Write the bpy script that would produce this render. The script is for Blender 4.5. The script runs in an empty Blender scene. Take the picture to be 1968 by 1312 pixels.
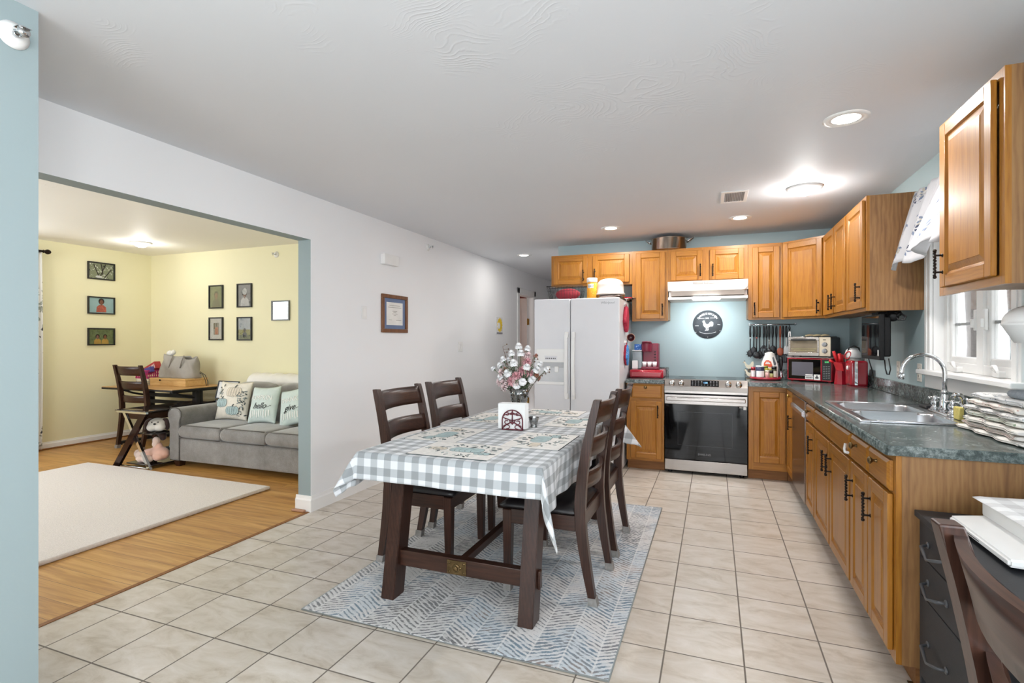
import bpy, bmesh, math, random
from mathutils import Vector, Matrix
R_ = math.radians
PI = math.pi
random.seed(7)
SC = bpy.context.scene
COL = SC.collection

# ---------------------------------------------------------------- node helpers
def new_mat(name):
    m = bpy.data.materials.new(name)
    m.use_nodes = True
    nt = m.node_tree
    b = nt.nodes['Principled BSDF']
    return m, nt, b

def L(nt, a, b):
    nt.links.new(a, b)

def c4(c):
    return (c[0], c[1], c[2], 1.0)

def ramp(nt, fac, stops, interp='LINEAR'):
    r = nt.nodes.new('ShaderNodeValToRGB')
    r.color_ramp.interpolation = interp
    e = r.color_ramp.elements
    while len(e) < len(stops):
        e.new(0.5)
    for i, (p, c) in enumerate(stops):
        e[i].position = p
        e[i].color = c4(c)
    L(nt, fac, r.inputs[0])
    return r.outputs[0]

def coords(nt, kind='Object', scale=(1, 1, 1), rnd=False, loc=(0, 0, 0), rot=(0, 0, 0)):
    t = nt.nodes.new('ShaderNodeTexCoord')
    mp = nt.nodes.new('ShaderNodeMapping')
    mp.inputs['Scale'].default_value = scale
    mp.inputs['Location'].default_value = loc
    mp.inputs['Rotation'].default_value = rot
    src = t.outputs[kind]
    if rnd:
        oi = nt.nodes.new('ShaderNodeObjectInfo')
        ml = nt.nodes.new('ShaderNodeVectorMath')
        ml.operation = 'MULTIPLY_ADD'
        cx = nt.nodes.new('ShaderNodeCombineXYZ')
        for i in range(3):
            L(nt, oi.outputs['Random'], cx.inputs[i])
        L(nt, cx.outputs[0], ml.inputs[0])
        ml.inputs[1].default_value = (7.3, 11.7, 5.1)
        L(nt, src, ml.inputs[2])
        src = ml.outputs[0]
    L(nt, src, mp.inputs['Vector'])
    return mp.outputs[0]

def noise(nt, vec, scale, detail=3, rough=0.5, dist=0.0):
    n = nt.nodes.new('ShaderNodeTexNoise')
    n.inputs['Scale'].default_value = scale
    n.inputs['Detail'].default_value = detail
    n.inputs['Roughness'].default_value = rough
    n.inputs['Distortion'].default_value = dist
    if vec is not None:
        L(nt, vec, n.inputs['Vector'])
    return n.outputs[0]

def math_n(nt, op, a, b=None, c=None):
    m = nt.nodes.new('ShaderNodeMath')
    m.operation = op
    for i, v in enumerate((a, b, c)):
        if v is None:
            continue
        if isinstance(v, (int, float)):
            m.inputs[i].default_value = v
        else:
            L(nt, v, m.inputs[i])
    return m.outputs[0]

def mixc(nt, fac, a, b, mode='MIX'):
    m = nt.nodes.new('ShaderNodeMix')
    m.data_type = 'RGBA'
    m.blend_type = mode
    if isinstance(fac, (int, float)):
        m.inputs[0].default_value = fac
    else:
        L(nt, fac, m.inputs[0])
    for i, v in ((6, a), (7, b)):
        if isinstance(v, tuple):
            m.inputs[i].default_value = c4(v)
        else:
            L(nt, v, m.inputs[i])
    return m.outputs[2]

def bump(nt, b, h, strength=0.2, dist=0.01):
    n = nt.nodes.new('ShaderNodeBump')
    n.inputs['Strength'].default_value = strength
    n.inputs['Distance'].default_value = dist
    L(nt, h, n.inputs['Height'])
    L(nt, n.outputs[0], b.inputs['Normal'])

def hx(s):
    v = [int(s[i:i + 2], 16) / 255 for i in (0, 2, 4)]
    return tuple((x / 12.92 if x <= 0.04045 else ((x + 0.055) / 1.055) ** 2.4) for x in v)

# ---------------------------------------------------------------- materials
def plain(name, col, rough=0.5, metal=0.0, var=0.06, nscale=8, bmp=0.0, bscale=60, coat=0.0, trans=0.0, sheen=0.0):
    m, nt, b = new_mat(name)
    v = coords(nt, 'Object')
    n = noise(nt, v, nscale, 3)
    lo = tuple(max(0, c * (1 - var)) for c in col)
    hi = tuple(min(1, c * (1 + var)) for c in col)
    L(nt, ramp(nt, n, [(0.3, lo), (0.7, hi)]), b.inputs['Base Color'])
    b.inputs['Roughness'].default_value = rough
    b.inputs['Metallic'].default_value = metal
    b.inputs['Coat Weight'].default_value = coat
    b.inputs['Transmission Weight'].default_value = trans
    if sheen:
        b.inputs['Sheen Weight'].default_value = sheen
        b.inputs['Sheen Roughness'].default_value = 0.5
    if bmp:
        bump(nt, b, noise(nt, v, bscale, 4), bmp, 0.004)
    return m

def wood(name, dark, mid, light, rough=0.35, axis=2, coat=0.3, stretch=9.0, base=3.0, bmp=0.05, wv=0.10):
    m, nt, b = new_mat(name)
    sc = [stretch * base] * 3
    sc[axis] = base
    v = coords(nt, 'Object', tuple(sc), rnd=True)
    n1 = noise(nt, v, 1.0, 6, 0.62, 0.8)
    sc2 = [stretch * base * 9] * 3
    sc2[axis] = base * 2.2
    v2 = coords(nt, 'Object', tuple(sc2), rnd=True)
    n2 = noise(nt, v2, 1.0, 3, 0.6)
    w = nt.nodes.new('ShaderNodeTexWave')
    w.wave_type = 'RINGS'
    w.rings_direction = 'Z' if axis == 2 else ('X' if axis == 0 else 'Y')
    sc3 = [5.0] * 3
    sc3[axis] = 0.9
    v3 = coords(nt, 'Object', tuple(sc3), rnd=True)
    L(nt, v3, w.inputs['Vector'])
    w.inputs['Scale'].default_value = 5.5
    w.inputs['Distortion'].default_value = 6.0
    w.inputs['Detail'].default_value = 2.0
    w.inputs['Detail Scale'].default_value = 1.2
    f = math_n(nt, 'MULTIPLY_ADD', n1, 0.55, math_n(nt, 'MULTIPLY', w.outputs[1], wv))
    f = math_n(nt, 'MULTIPLY_ADD', n2, 0.42 - wv * 0.5, f)
    L(nt, ramp(nt, f, [(0.34, dark), (0.55, mid), (0.8, light)]), b.inputs['Base Color'])
    b.inputs['Roughness'].default_value = rough
    b.inputs['Coat Weight'].default_value = coat * 0.6
    b.inputs['Specular IOR Level'].default_value = 0.4
    b.inputs['Coat Roughness'].default_value = 0.2
    if bmp:
        bump(nt, b, n2, bmp, 0.002)
    return m

def emis(name, col, strength):
    m, nt, b = new_mat(name)
    b.inputs['Base Color'].default_value = c4(col)
    b.inputs['Emission Color'].default_value = c4(col)
    b.inputs['Emission Strength'].default_value = strength
    return m

OAK = wood('oak_vertical', hx('8C5618'), hx('A36C22'), hx('B17A30'), 0.38, 2)
OAKX = wood('oak_along_x', hx('8C5618'), hx('A36C22'), hx('B17A30'), 0.38, 0)
OAKY = wood('oak_along_y', hx('8C5618'), hx('A36C22'), hx('B17A30'), 0.38, 1)
OAKD = wood('oak_side_panel', hx('745030'), hx('8E673F'), hx('A37B4E'), 0.5, 2, coat=0.1, stretch=7, base=2.0, wv=0.13)
OAKIN = wood('oak_toe_board', hx('7A4F2A'), hx('8F6036'), hx('A06E40'), 0.6, 0, coat=0)
WAL = wood('espresso_wood', hx('24140D'), hx('3A231A'), hx('503126'), 0.33, 2, coat=0.15, stretch=10)
WALX = wood('espresso_wood_x', hx('24140D'), hx('3A231A'), hx('503126'), 0.33, 0, coat=0.15, stretch=10)
WALY = wood('espresso_wood_y', hx('24140D'), hx('3A231A'), hx('503126'), 0.33, 1, coat=0.15, stretch=10)
PINE = wood('light_pine', hx('C89A5C'), hx('DDB77C'), hx('E8C890'), 0.5, 0, coat=0.1)
WHITE = plain('white_paint', hx('F1F0EE'), 0.45, var=0.01)
TRIMW = plain('white_trim_paint', hx('F2F1EF'), 0.35, var=0.01)
FRIDGE = plain('white_enamel', hx('DFDFE2'), 0.28, var=0.01, bmp=0.05, bscale=300)
WPLAST = plain('white_plastic', hx('EDECEA'), 0.4, var=0.02)
GPLAST = plain('grey_plastic', hx('9A9C9E'), 0.4, var=0.03)
DGREY = plain('dark_grey_plastic', hx('4A4B4E'), 0.4, var=0.04)
BLACK = plain('black_plastic', hx('161618'), 0.38, var=0.1)
BLACKM = plain('black_matte', hx('1B1B1C'), 0.6, var=0.1)
BGLASS = plain('black_glass', hx('070708'), 0.05, var=0.0)
BGLASS.node_tree.nodes['Principled BSDF'].inputs['Specular IOR Level'].default_value = 0.35
CHALK = plain('black_desk_laminate', hx('25262A'), 0.6, var=0.12, nscale=20, bmp=0.1, bscale=200)
IRON = plain('black_iron', hx('231A16'), 0.4, 0.7, var=0.2)
BRONZE = plain('antique_bronze', hx('6E5A3C'), 0.35, 0.9, var=0.3, nscale=60, bmp=0.4, bscale=180)
BRASS = plain('old_brass', hx('B8924A'), 0.3, 0.9, var=0.15)
CHROME = plain('chrome', hx('D8DADC'), 0.06, 1.0, var=0.02)
RED = plain('red_enamel', hx('A01527'), 0.22, var=0.06, coat=0.5)
DRED = plain('dark_red_enamel', hx('701A30'), 0.4, var=0.06)
MAROON = plain('maroon_iron', hx('5E1724'), 0.45, var=0.12)
LEATHER = plain('black_leather', hx('1C1819'), 0.34, var=0.15, bmp=0.15, bscale=220)
FELT = plain('grey_felt', hx('8C8884'), 0.9, var=0.15, nscale=60)
CREAM = plain('cream_paint', hx('E6DFC8'), 0.5, var=0.05)
SPONGE = plain('yellow_sponge', hx('DFCF7A'), 0.9, var=0.1, nscale=90, bmp=0.4, bscale=250)
ALMOND = plain('almond_plastic', hx('E5DDD2'), 0.4, var=0.02)

def steel(name, col, rough, axis):
    m, nt, b = new_mat(name)
    sc = [400, 400, 400]
    sc[axis] = 2
    n = noise(nt, coords(nt, 'Object', tuple(sc)), 1.0, 2)
    L(nt, ramp(nt, n, [(0.3, tuple(c * 0.9 for c in col)), (0.7, tuple(min(1, c * 1.06) for c in col))]), b.inputs['Base Color'])
    b.inputs['Metallic'].default_value = 1.0
    b.inputs['Roughness'].default_value = rough
    b.inputs['Anisotropic'].default_value = 0.5
    bump(nt, b, n, 0.06, 0.0005)
    return m
STEEL = steel('brushed_steel', hx('ABA5A0'), 0.27, 0)
STEELY = steel('brushed_steel_y', hx('C9CACD'), 0.24, 1)
STEELD = steel('dark_brushed_steel', hx('8B7E78'), 0.22, 1)

def wallmat(name, col, bs=90):
    m, nt, b = new_mat(name)
    v = coords(nt, 'Object')
    n = noise(nt, v, 1.2, 2)
    L(nt, ramp(nt, n, [(0.3, tuple(c * 0.985 for c in col)), (0.7, tuple(min(1, c * 1.01) for c in col))]), b.inputs['Base Color'])
    b.inputs['Roughness'].default_value = 0.62
    bump(nt, b, noise(nt, v, bs, 3), 0.12, 0.002)
    return m
W_WHITE = wallmat('white_wall_paint', hx('F2F2F3'))
W_BLUE = wallmat('pale_blue_wall_paint', hx('93A2A4'))
W_AQUA = wallmat('aqua_wall_paint', hx('AEC0C3'))
W_YEL = wallmat('yellow_wall_paint', hx('ECE7C4'))
W_RED = wallmat('dark_red_wall_paint', hx('8A3A35'))

def ceilmat(name, col):
    m, nt, b = new_mat(name)
    v = coords(nt, 'Object')
    # hand trowelled swirls: curved thin ridges, patchy
    big = noise(nt, v, 1.3, 2, 0.5)
    w = nt.nodes.new('ShaderNodeTexWave')
    w.wave_type = 'RINGS'
    w.rings_direction = 'Z'
    vd = nt.nodes.new('ShaderNodeVectorMath'); vd.operation = 'MULTIPLY_ADD'
    nn = nt.nodes.new('ShaderNodeTexNoise'); nn.inputs['Scale'].default_value = 2.1; nn.inputs['Detail'].default_value = 1.5
    L(nt, v, nn.inputs['Vector'])
    L(nt, nn.outputs[1], vd.inputs[0]); vd.inputs[1].default_value = (1.6, 1.6, 1.6); L(nt, v, vd.inputs[2])
    L(nt, vd.outputs[0], w.inputs['Vector'])
    w.inputs['Scale'].default_value = 9.0
    w.inputs['Distortion'].default_value = 3.0
    w.inputs['Detail'].default_value = 2.0
    w.inputs['Detail Scale'].default_value = 1.5
    ridge = math_n(nt, 'POWER', w.outputs[1], 5.0)
    msk = noise(nt, v, 3.1, 3, 0.6)
    mk = nt.nodes.new('ShaderNodeMapRange')
    mk.inputs[1].default_value = 0.53; mk.inputs[2].default_value = 0.68
    L(nt, msk, mk.inputs[0])
    h = math_n(nt, 'MULTIPLY', ridge, mk.outputs[0])
    h = math_n(nt, 'MULTIPLY_ADD', noise(nt, v, 16, 4, 0.6), 0.35, h)
    L(nt, ramp(nt, big, [(0.3, tuple(c * 0.98 for c in col)), (0.7, col)]), b.inputs['Base Color'])
    b.inputs['Roughness'].default_value = 0.6
    bump(nt, b, h, 0.18, 0.006)
    return m
CEIL = ceilmat('trowelled_ceiling', hx('E3E5E9'))
CEIL2 = ceilmat('trowelled_ceiling_warm', hx('F0EEE8'))

def tilemat():
    m, nt, b = new_mat('beige_ceramic_tile')
    t = nt.nodes.new('ShaderNodeTexCoord')
    sx = nt.nodes.new('ShaderNodeSeparateXYZ')
    L(nt, t.outputs['Object'], sx.inputs[0])
    P = 0.3088
    def cell(o, off):
        u = math_n(nt, 'DIVIDE', math_n(nt, 'SUBTRACT', o, off), P)
        fl = math_n(nt, 'FLOOR', u)
        fr = math_n(nt, 'SUBTRACT', u, fl)
        d = math_n(nt, 'MINIMUM', fr, math_n(nt, 'SUBTRACT', 1.0, fr))
        return fl, math_n(nt, 'MULTIPLY', d, P)
    fx, dx = cell(sx.outputs[0], -0.194)
    fy, dy = cell(sx.outputs[1], 2.600)
    d = math_n(nt, 'MINIMUM', dx, dy)
    g = nt.nodes.new('ShaderNodeMapRange')
    g.inputs[1].default_value = 0.0022; g.inputs[2].default_value = 0.0042
    L(nt, d, g.inputs[0])
    cx = nt.nodes.new('ShaderNodeCombineXYZ')
    L(nt, fx, cx.inputs[0]); L(nt, fy, cx.inputs[1])
    wn = nt.nodes.new('ShaderNodeTexWhiteNoise'); wn.noise_dimensions = '2D'
    L(nt, cx.outputs[0], wn.inputs['Vector'])
    av = nt.nodes.new('ShaderNodeVectorMath'); av.operation = 'MULTIPLY_ADD'
    L(nt, wn.outputs['Color'], av.inputs[0]); av.inputs[1].default_value = (9, 9, 9)
    L(nt, t.outputs['Object'], av.inputs[2])
    mp = nt.nodes.new('ShaderNodeMapping'); mp.inputs['Scale'].default_value = (1.0, 2.2, 1.0)
    mp.inputs['Rotation'].default_value = (0, 0, 0.5)
    L(nt, av.outputs[0], mp.inputs[0])
    n = noise(nt, mp.outputs[0], 5.5, 6, 0.65, 0.6)
    col = ramp(nt, n, [(0.30, hx('B2A594')), (0.48, hx('C9BFB2')), (0.68, hx('D5CDC4'))])
    br = nt.nodes.new('ShaderNodeBrightContrast')
    L(nt, col, br.inputs[0])
    L(nt, math_n(nt, 'MULTIPLY_ADD', wn.outputs['Value'], 0.05, -0.025), br.inputs['Bright'])
    fin = mixc(nt, g.outputs[0], hx('6E655C'), br.outputs[0])
    L(nt, fin, b.inputs['Base Color'])
    r = nt.nodes.new('ShaderNodeMapRange')
    r.inputs[3].default_value = 0.8; r.inputs[4].default_value = 0.3
    L(nt, g.outputs[0], r.inputs[0]); L(nt, r.outputs[0], b.inputs['Roughness'])
    h = math_n(nt, 'MULTIPLY_ADD', n, 0.08, g.outputs[0])
    bump(nt, b, h, 0.35, 0.002)
    return m
TILE = tilemat()

def plankmat():
    m, nt, b = new_mat('honey_plank_flooring')
    v = coords(nt, 'Object')
    bt = nt.nodes.new('ShaderNodeTexBrick')
    mp = nt.nodes.new('ShaderNodeMapping')
    mp.inputs['Rotation'].default_value = (0, 0, 0)
    L(nt, v, mp.inputs[0])
    L(nt, mp.outputs[0], bt.inputs['Vector'])
    bt.offset = 0.37
    bt.inputs['Scale'].default_value = 1.0
    bt.inputs['Brick Width'].default_value = 1.2
    bt.inputs['Row Height'].default_value = 0.125
    bt.inputs['Mortar Size'].default_value = 0.0012
    bt.inputs['Mortar Smooth'].default_value = 0.1
    bt.inputs['Bias'].default_value = 0.0
    bt.inputs['Color1'].default_value = (0, 0, 0, 1)
    bt.inputs['Color2'].default_value = (1, 1, 1, 1)
    bt.inputs['Mortar'].default_value = (0.5, 0.5, 0.5, 1)
    sc = nt.nodes.new('ShaderNodeVectorMath'); sc.operation = 'MULTIPLY_ADD'
    L(nt, bt.outputs['Color'], sc.inputs[0]); sc.inputs[1].default_value = (5, 5, 5); L(nt, v, sc.inputs[2])
    m2 = nt.nodes.new('ShaderNodeMapping'); m2.inputs['Scale'].default_value = (1.6, 26, 1)
    L(nt, sc.outputs[0], m2.inputs[0])
    n = noise(nt, m2.outputs[0], 1.0, 6, 0.62, 0.7)
    col = ramp(nt, n, [(0.28, hx('94652F')), (0.5, hx('BE8C4B')), (0.7, hx('D0A262'))])
    tint = mixc(nt, 0.16, col, bt.outputs['Color'], 'SOFT_LIGHT')
    fin = mixc(nt, bt.outputs['Fac'], tint, hx('5B3B1C'))
    L(nt, fin, b.inputs['Base Color'])
    b.inputs['Roughness'].default_value = 0.36
    bump(nt, b, n, 0.06, 0.002)
    return m
PLANK = plankmat()

def countermat():
    m, nt, b = new_mat('green_grey_laminate')
    v = coords(nt, 'Object')
    n1 = noise(nt, v, 60, 5, 0.75, 0.4)
    n2 = noise(nt, v, 14, 3, 0.6)
    f = math_n(nt, 'MULTIPLY_ADD', n2, 0.35, math_n(nt, 'MULTIPLY', n1, 0.75))
    L(nt, ramp(nt, f, [(0.38, hx('252C2E')), (0.5, hx('47514F')), (0.58, hx('67706E')), (0.7, hx('959C9A'))]), b.inputs['Base Color'])
    b.inputs['Roughness'].default_value = 0.2
    b.inputs['Coat Weight'].default_value = 0.15
    bump(nt, b, n1, 0.05, 0.001)
    return m
COUNTER = countermat()

def gingham(name, dark, mid, light, per):
    m, nt, b = new_mat(name)
    t = nt.nodes.new('ShaderNodeTexCoord')
    s = nt.nodes.new('ShaderNodeSeparateXYZ')
    L(nt, t.outputs['UV'], s.inputs[0])
    def st(o):
        fr = math_n(nt, 'FRACT', math_n(nt, 'DIVIDE', o, per))
        return math_n(nt, 'GREATER_THAN', fr, 0.5)
    a = st(s.outputs[0]); c = st(s.outputs[1])
    sm = math_n(nt, 'MULTIPLY', math_n(nt, 'ADD', a, c), 0.5)
    col = ramp(nt, sm, [(0.0, light), (0.4, mid), (0.9, dark)], 'CONSTANT')
    mp = nt.nodes.new('ShaderNodeMapping'); mp.inputs['Scale'].default_value = (700, 700, 1)
    L(nt, t.outputs['UV'], mp.inputs[0])
    n = noise(nt, mp.outputs[0], 1.0, 2)
    col = mixc(nt, 0.12, col, n, 'OVERLAY')
    L(nt, col, b.inputs['Base Color'])
    b.inputs['Roughness'].default_value = 0.85
    b.inputs['Sheen Weight'].default_value = 0.2
    bump(nt, b, n, 0.08, 0.001)
    return m
GING = gingham('grey_white_gingham', hx('8E9294'), hx('B0B4B7'), hx('D9DBDE'), 0.076)

def rugmat():
    m, nt, b = new_mat('chevron_rug_pile')
    t = nt.nodes.new('ShaderNodeTexCoord')
    s = nt.nodes.new('ShaderNodeSeparateXYZ')
    L(nt, t.outputs['Object'], s.inputs[0])
    u = math_n(nt, 'DIVIDE', s.outputs[0], 0.135)
    fl = math_n(nt, 'FLOOR', u)
    fr = math_n(nt, 'SUBTRACT', u, fl)
    par = math_n(nt, 'MODULO', math_n(nt, 'ABSOLUTE', fl), 2.0)
    # zig-zag: rising in one column, falling in the next
    tri = math_n(nt, 'ABSOLUTE', math_n(nt, 'SUBTRACT', math_n(nt, 'ABSOLUTE', par), fr))
    nv = coords(nt, 'Object')
    wob = noise(nt, nv, 14, 3)
    y = math_n(nt, 'MULTIPLY_ADD', tri, 0.085, s.outputs[1])
    y = math_n(nt, 'MULTIPLY_ADD', wob, 0.03, y)
    st = math_n(nt, 'SINE', math_n(nt, 'MULTIPLY', y, 2 * PI / 0.026))
    # patches choose how dark the dashes are
    cx = nt.nodes.new('ShaderNodeCombineXYZ')
    L(nt, math_n(nt, 'MULTIPLY', fl, 3.1), cx.inputs[0])
    L(nt, math_n(nt, 'MULTIPLY', y, 3.2), cx.inputs[1])
    pch = noise(nt, cx.outputs[0], 1.0, 2, 0.6)
    fine = noise(nt, coords(nt, 'Object', (75, 110, 1)), 1.0, 4, 0.75)
    thr = math_n(nt, 'MULTIPLY_ADD', pch, -4.6, 2.45)
    k = nt.nodes.new('ShaderNodeMapRange')
    k.inputs[1].default_value = 0.0; k.inputs[2].default_value = 0.5
    L(nt, math_n(nt, 'SUBTRACT', math_n(nt, 'MULTIPLY_ADD', fine, 3.6, st), math_n(nt, 'ADD', thr, 1.55)), k.inputs[0])
    hue = noise(nt, nv, 2.3, 3, 0.6)
    dash = ramp(nt, hue, [(0.30, hx('57534F')), (0.45, hx('5F6166')), (0.54, hx('587488')), (0.62, hx('77706E')), (0.75, hx('94796E'))])
    base = ramp(nt, hue, [(0.3, hx('CBC8C5')), (0.5, hx('D2D0CF')), (0.6, hx('BFC8CF')), (0.75, hx('D2CBC7'))])
    gp = nt.nodes.new('ShaderNodeMapRange')
    gp.inputs[1].default_value = 0.39; gp.inputs[2].default_value = 0.50
    L(nt, noise(nt, coords(nt, 'Object', (20, 42, 1)), 1.0, 2, 0.5), gp.inputs[0])
    fac = math_n(nt, 'MULTIPLY', math_n(nt, 'MULTIPLY', k.outputs[0], math_n(nt, 'MULTIPLY_ADD', gp.outputs[0], 0.85, 0.15)), 0.92)
    col = mixc(nt, fac, base, dash)
    pile = noise(nt, nv, 220, 2)
    col = mixc(nt, 0.25, col, pile, 'OVERLAY')
    edge = math_n(nt, 'LESS_THAN', math_n(nt, 'MINIMUM', fr, math_n(nt, 'SUBTRACT', 1.0, fr)), 0.03)
    col = mixc(nt, math_n(nt, 'MULTIPLY', edge, 0.5), col, hx('E2E0DE'))
    L(nt, col, b.inputs['Base Color'])
    b.inputs['Roughness'].default_value = 0.95
    b.inputs['Sheen Weight'].default_value = 0.3
    bump(nt, b, math_n(nt, 'MULTIPLY_ADD', k.outputs[0], -0.5, pile), 0.5, 0.004)
    return m
RUG = rugmat()
SHAG = plain('cream_shag_pile', hx('DCD2CB'), 0.95, var=0.07, nscale=70, bmp=1.0, bscale=150, sheen=0.4)

def chenille():
    m, nt, b = new_mat('grey_chenille')
    v = coords(nt, 'Object')
    n = noise(nt, v, 260, 3, 0.7)
    n2 = noise(nt, v, 6, 4, 0.7)
    f = math_n(nt, 'MULTIPLY_ADD', n2, 0.5, math_n(nt, 'MULTIPLY', n, 0.5))
    L(nt, ramp(nt, f, [(0.35, hx('6A6663')), (0.5, hx('807D7B')), (0.68, hx('9B9997'))]), b.inputs['Base Color'])
    b.inputs['Roughness'].default_value = 0.9
    b.inputs['Sheen Weight'].default_value = 0.5
    bump(nt, b, n, 0.3, 0.002)
    return m
SOFA = chenille()
WELT = plain('sofa_welt', hx('5A5755'), 0.9)

def floral(name, base, c1, c2, scale=9, kind='Object'):
    m, nt, b = new_mat(name)
    v = coords(nt, kind)
    vo = nt.nodes.new('ShaderNodeTexVoronoi')
    vo.inputs['Scale'].default_value = scale * 1.4
    nn = nt.nodes.new('ShaderNodeTexNoise'); nn.inputs['Scale'].default_value = scale * 1.3; nn.inputs['Detail'].default_value = 3
    L(nt, v, nn.inputs['Vector'])
    vd = nt.nodes.new('ShaderNodeVectorMath'); vd.operation = 'MULTIPLY_ADD'
    L(nt, nn.outputs[1], vd.inputs[0]); vd.inputs[1].default_value = (1.6 / scale,) * 3; L(nt, v, vd.inputs[2])
    L(nt, vd.outputs[0], vo.inputs['Vector'])
    d = vo.outputs['Distance']
    leaf = nt.nodes.new('ShaderNodeMapRange')
    leaf.inputs[1].default_value = 0.38; leaf.inputs[2].default_value = 0.30
    L(nt, d, leaf.inputs[0])
    pick = math_n(nt, 'GREATER_THAN', noise(nt, v, scale * 0.6, 1), 0.5)
    lc = mixc(nt, pick, c1, c2)
    msk = math_n(nt, 'MULTIPLY', leaf.outputs[0], math_n(nt, 'GREATER_THAN', noise(nt, v, scale * 0.45, 2), 0.44))
    L(nt, mixc(nt, msk, base, lc), b.inputs['Base Color'])
    b.inputs['Roughness'].default_value = 0.85
    return m
VALM = plain('white_valance_cotton', hx('C4C3C6'), 0.9, var=0.02)
TVM = plain('tv_black_plastic', hx('0C0C0D'), 0.5, var=0.1)
TVM.node_tree.nodes['Principled BSDF'].inputs['Specular IOR Level'].default_value = 0.25
CURT = floral('floral_curtain_cotton', hx('E8E8E6'), hx('33373F'), hx('9DA29A'), 8)
TOWM = [floral('folded_cloth_%s' % n, hx(a), hx(b_), hx(c_), s) for n, a, b_, c_, s in (
    ('plain', 'ECE9E4', 'D9D5CE', 'C9C4BC', 20), ('rosy', 'E8E3DC', 'B98A80', '8FA08C', 30),
    ('striped', 'E5E4E2', '9EA3A8', '77797C', 34), ('dark', 'E2DED8', '7A5A58', '555A60', 26),
    ('green', 'E9E6DE', '93A58A', 'C8A66E', 32))]

def glassmat(name, tint=(1, 1, 1), refl=0.5, alpha=0.03):
    m = bpy.data.materials.new(name)
    m.use_nodes = True
    nt = m.node_tree
    nt.nodes.clear()
    o = nt.nodes.new('ShaderNodeOutputMaterial')
    tr = nt.nodes.new('ShaderNodeBsdfTransparent'); tr.inputs[0].default_value = c4(tint)
    gl = nt.nodes.new('ShaderNodeBsdfGlossy'); gl.inputs['Roughness'].default_value = 0.02
    lw = nt.nodes.new('ShaderNodeLayerWeight'); lw.inputs[0].default_value = refl
    mx = nt.nodes.new('ShaderNodeMixShader')
    f = math_n(nt, 'MULTIPLY_ADD', math_n(nt, 'POWER', lw.outputs[0], 3.0), 0.6, alpha)
    L(nt, f, mx.inputs[0]); L(nt, tr.outputs[0], mx.inputs[1]); L(nt, gl.outputs[0], mx.inputs[2])
    L(nt, mx.outputs[0], o.inputs[0])
    return m
GLASS = glassmat('clear_glass')
PGLASS = glassmat('picture_glass', (1, 1, 1), 0.3, 0.01)
DGLASS = glassmat('smoked_glass', (0.08, 0.07, 0.07), 0.5, 0.08)
CRYSTAL = glassmat('cut_crystal', (0.86, 0.88, 0.88), 0.6, 0.22)
LAMP = emis('warm_lamp_diffuser', (1.0, 0.93, 0.82), 34)
LAMPB = emis('dome_lamp_diffuser', (1.0, 0.95, 0.88), 22)
HOODL = emis('hood_lamp_lens', (0.9, 0.97, 1.0), 20)
SCREENG = emis('green_display', (0.15, 0.9, 0.3), 0.22)
SCREENB = emis('blue_display', (0.25, 0.6, 1.0), 1.2)

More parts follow.
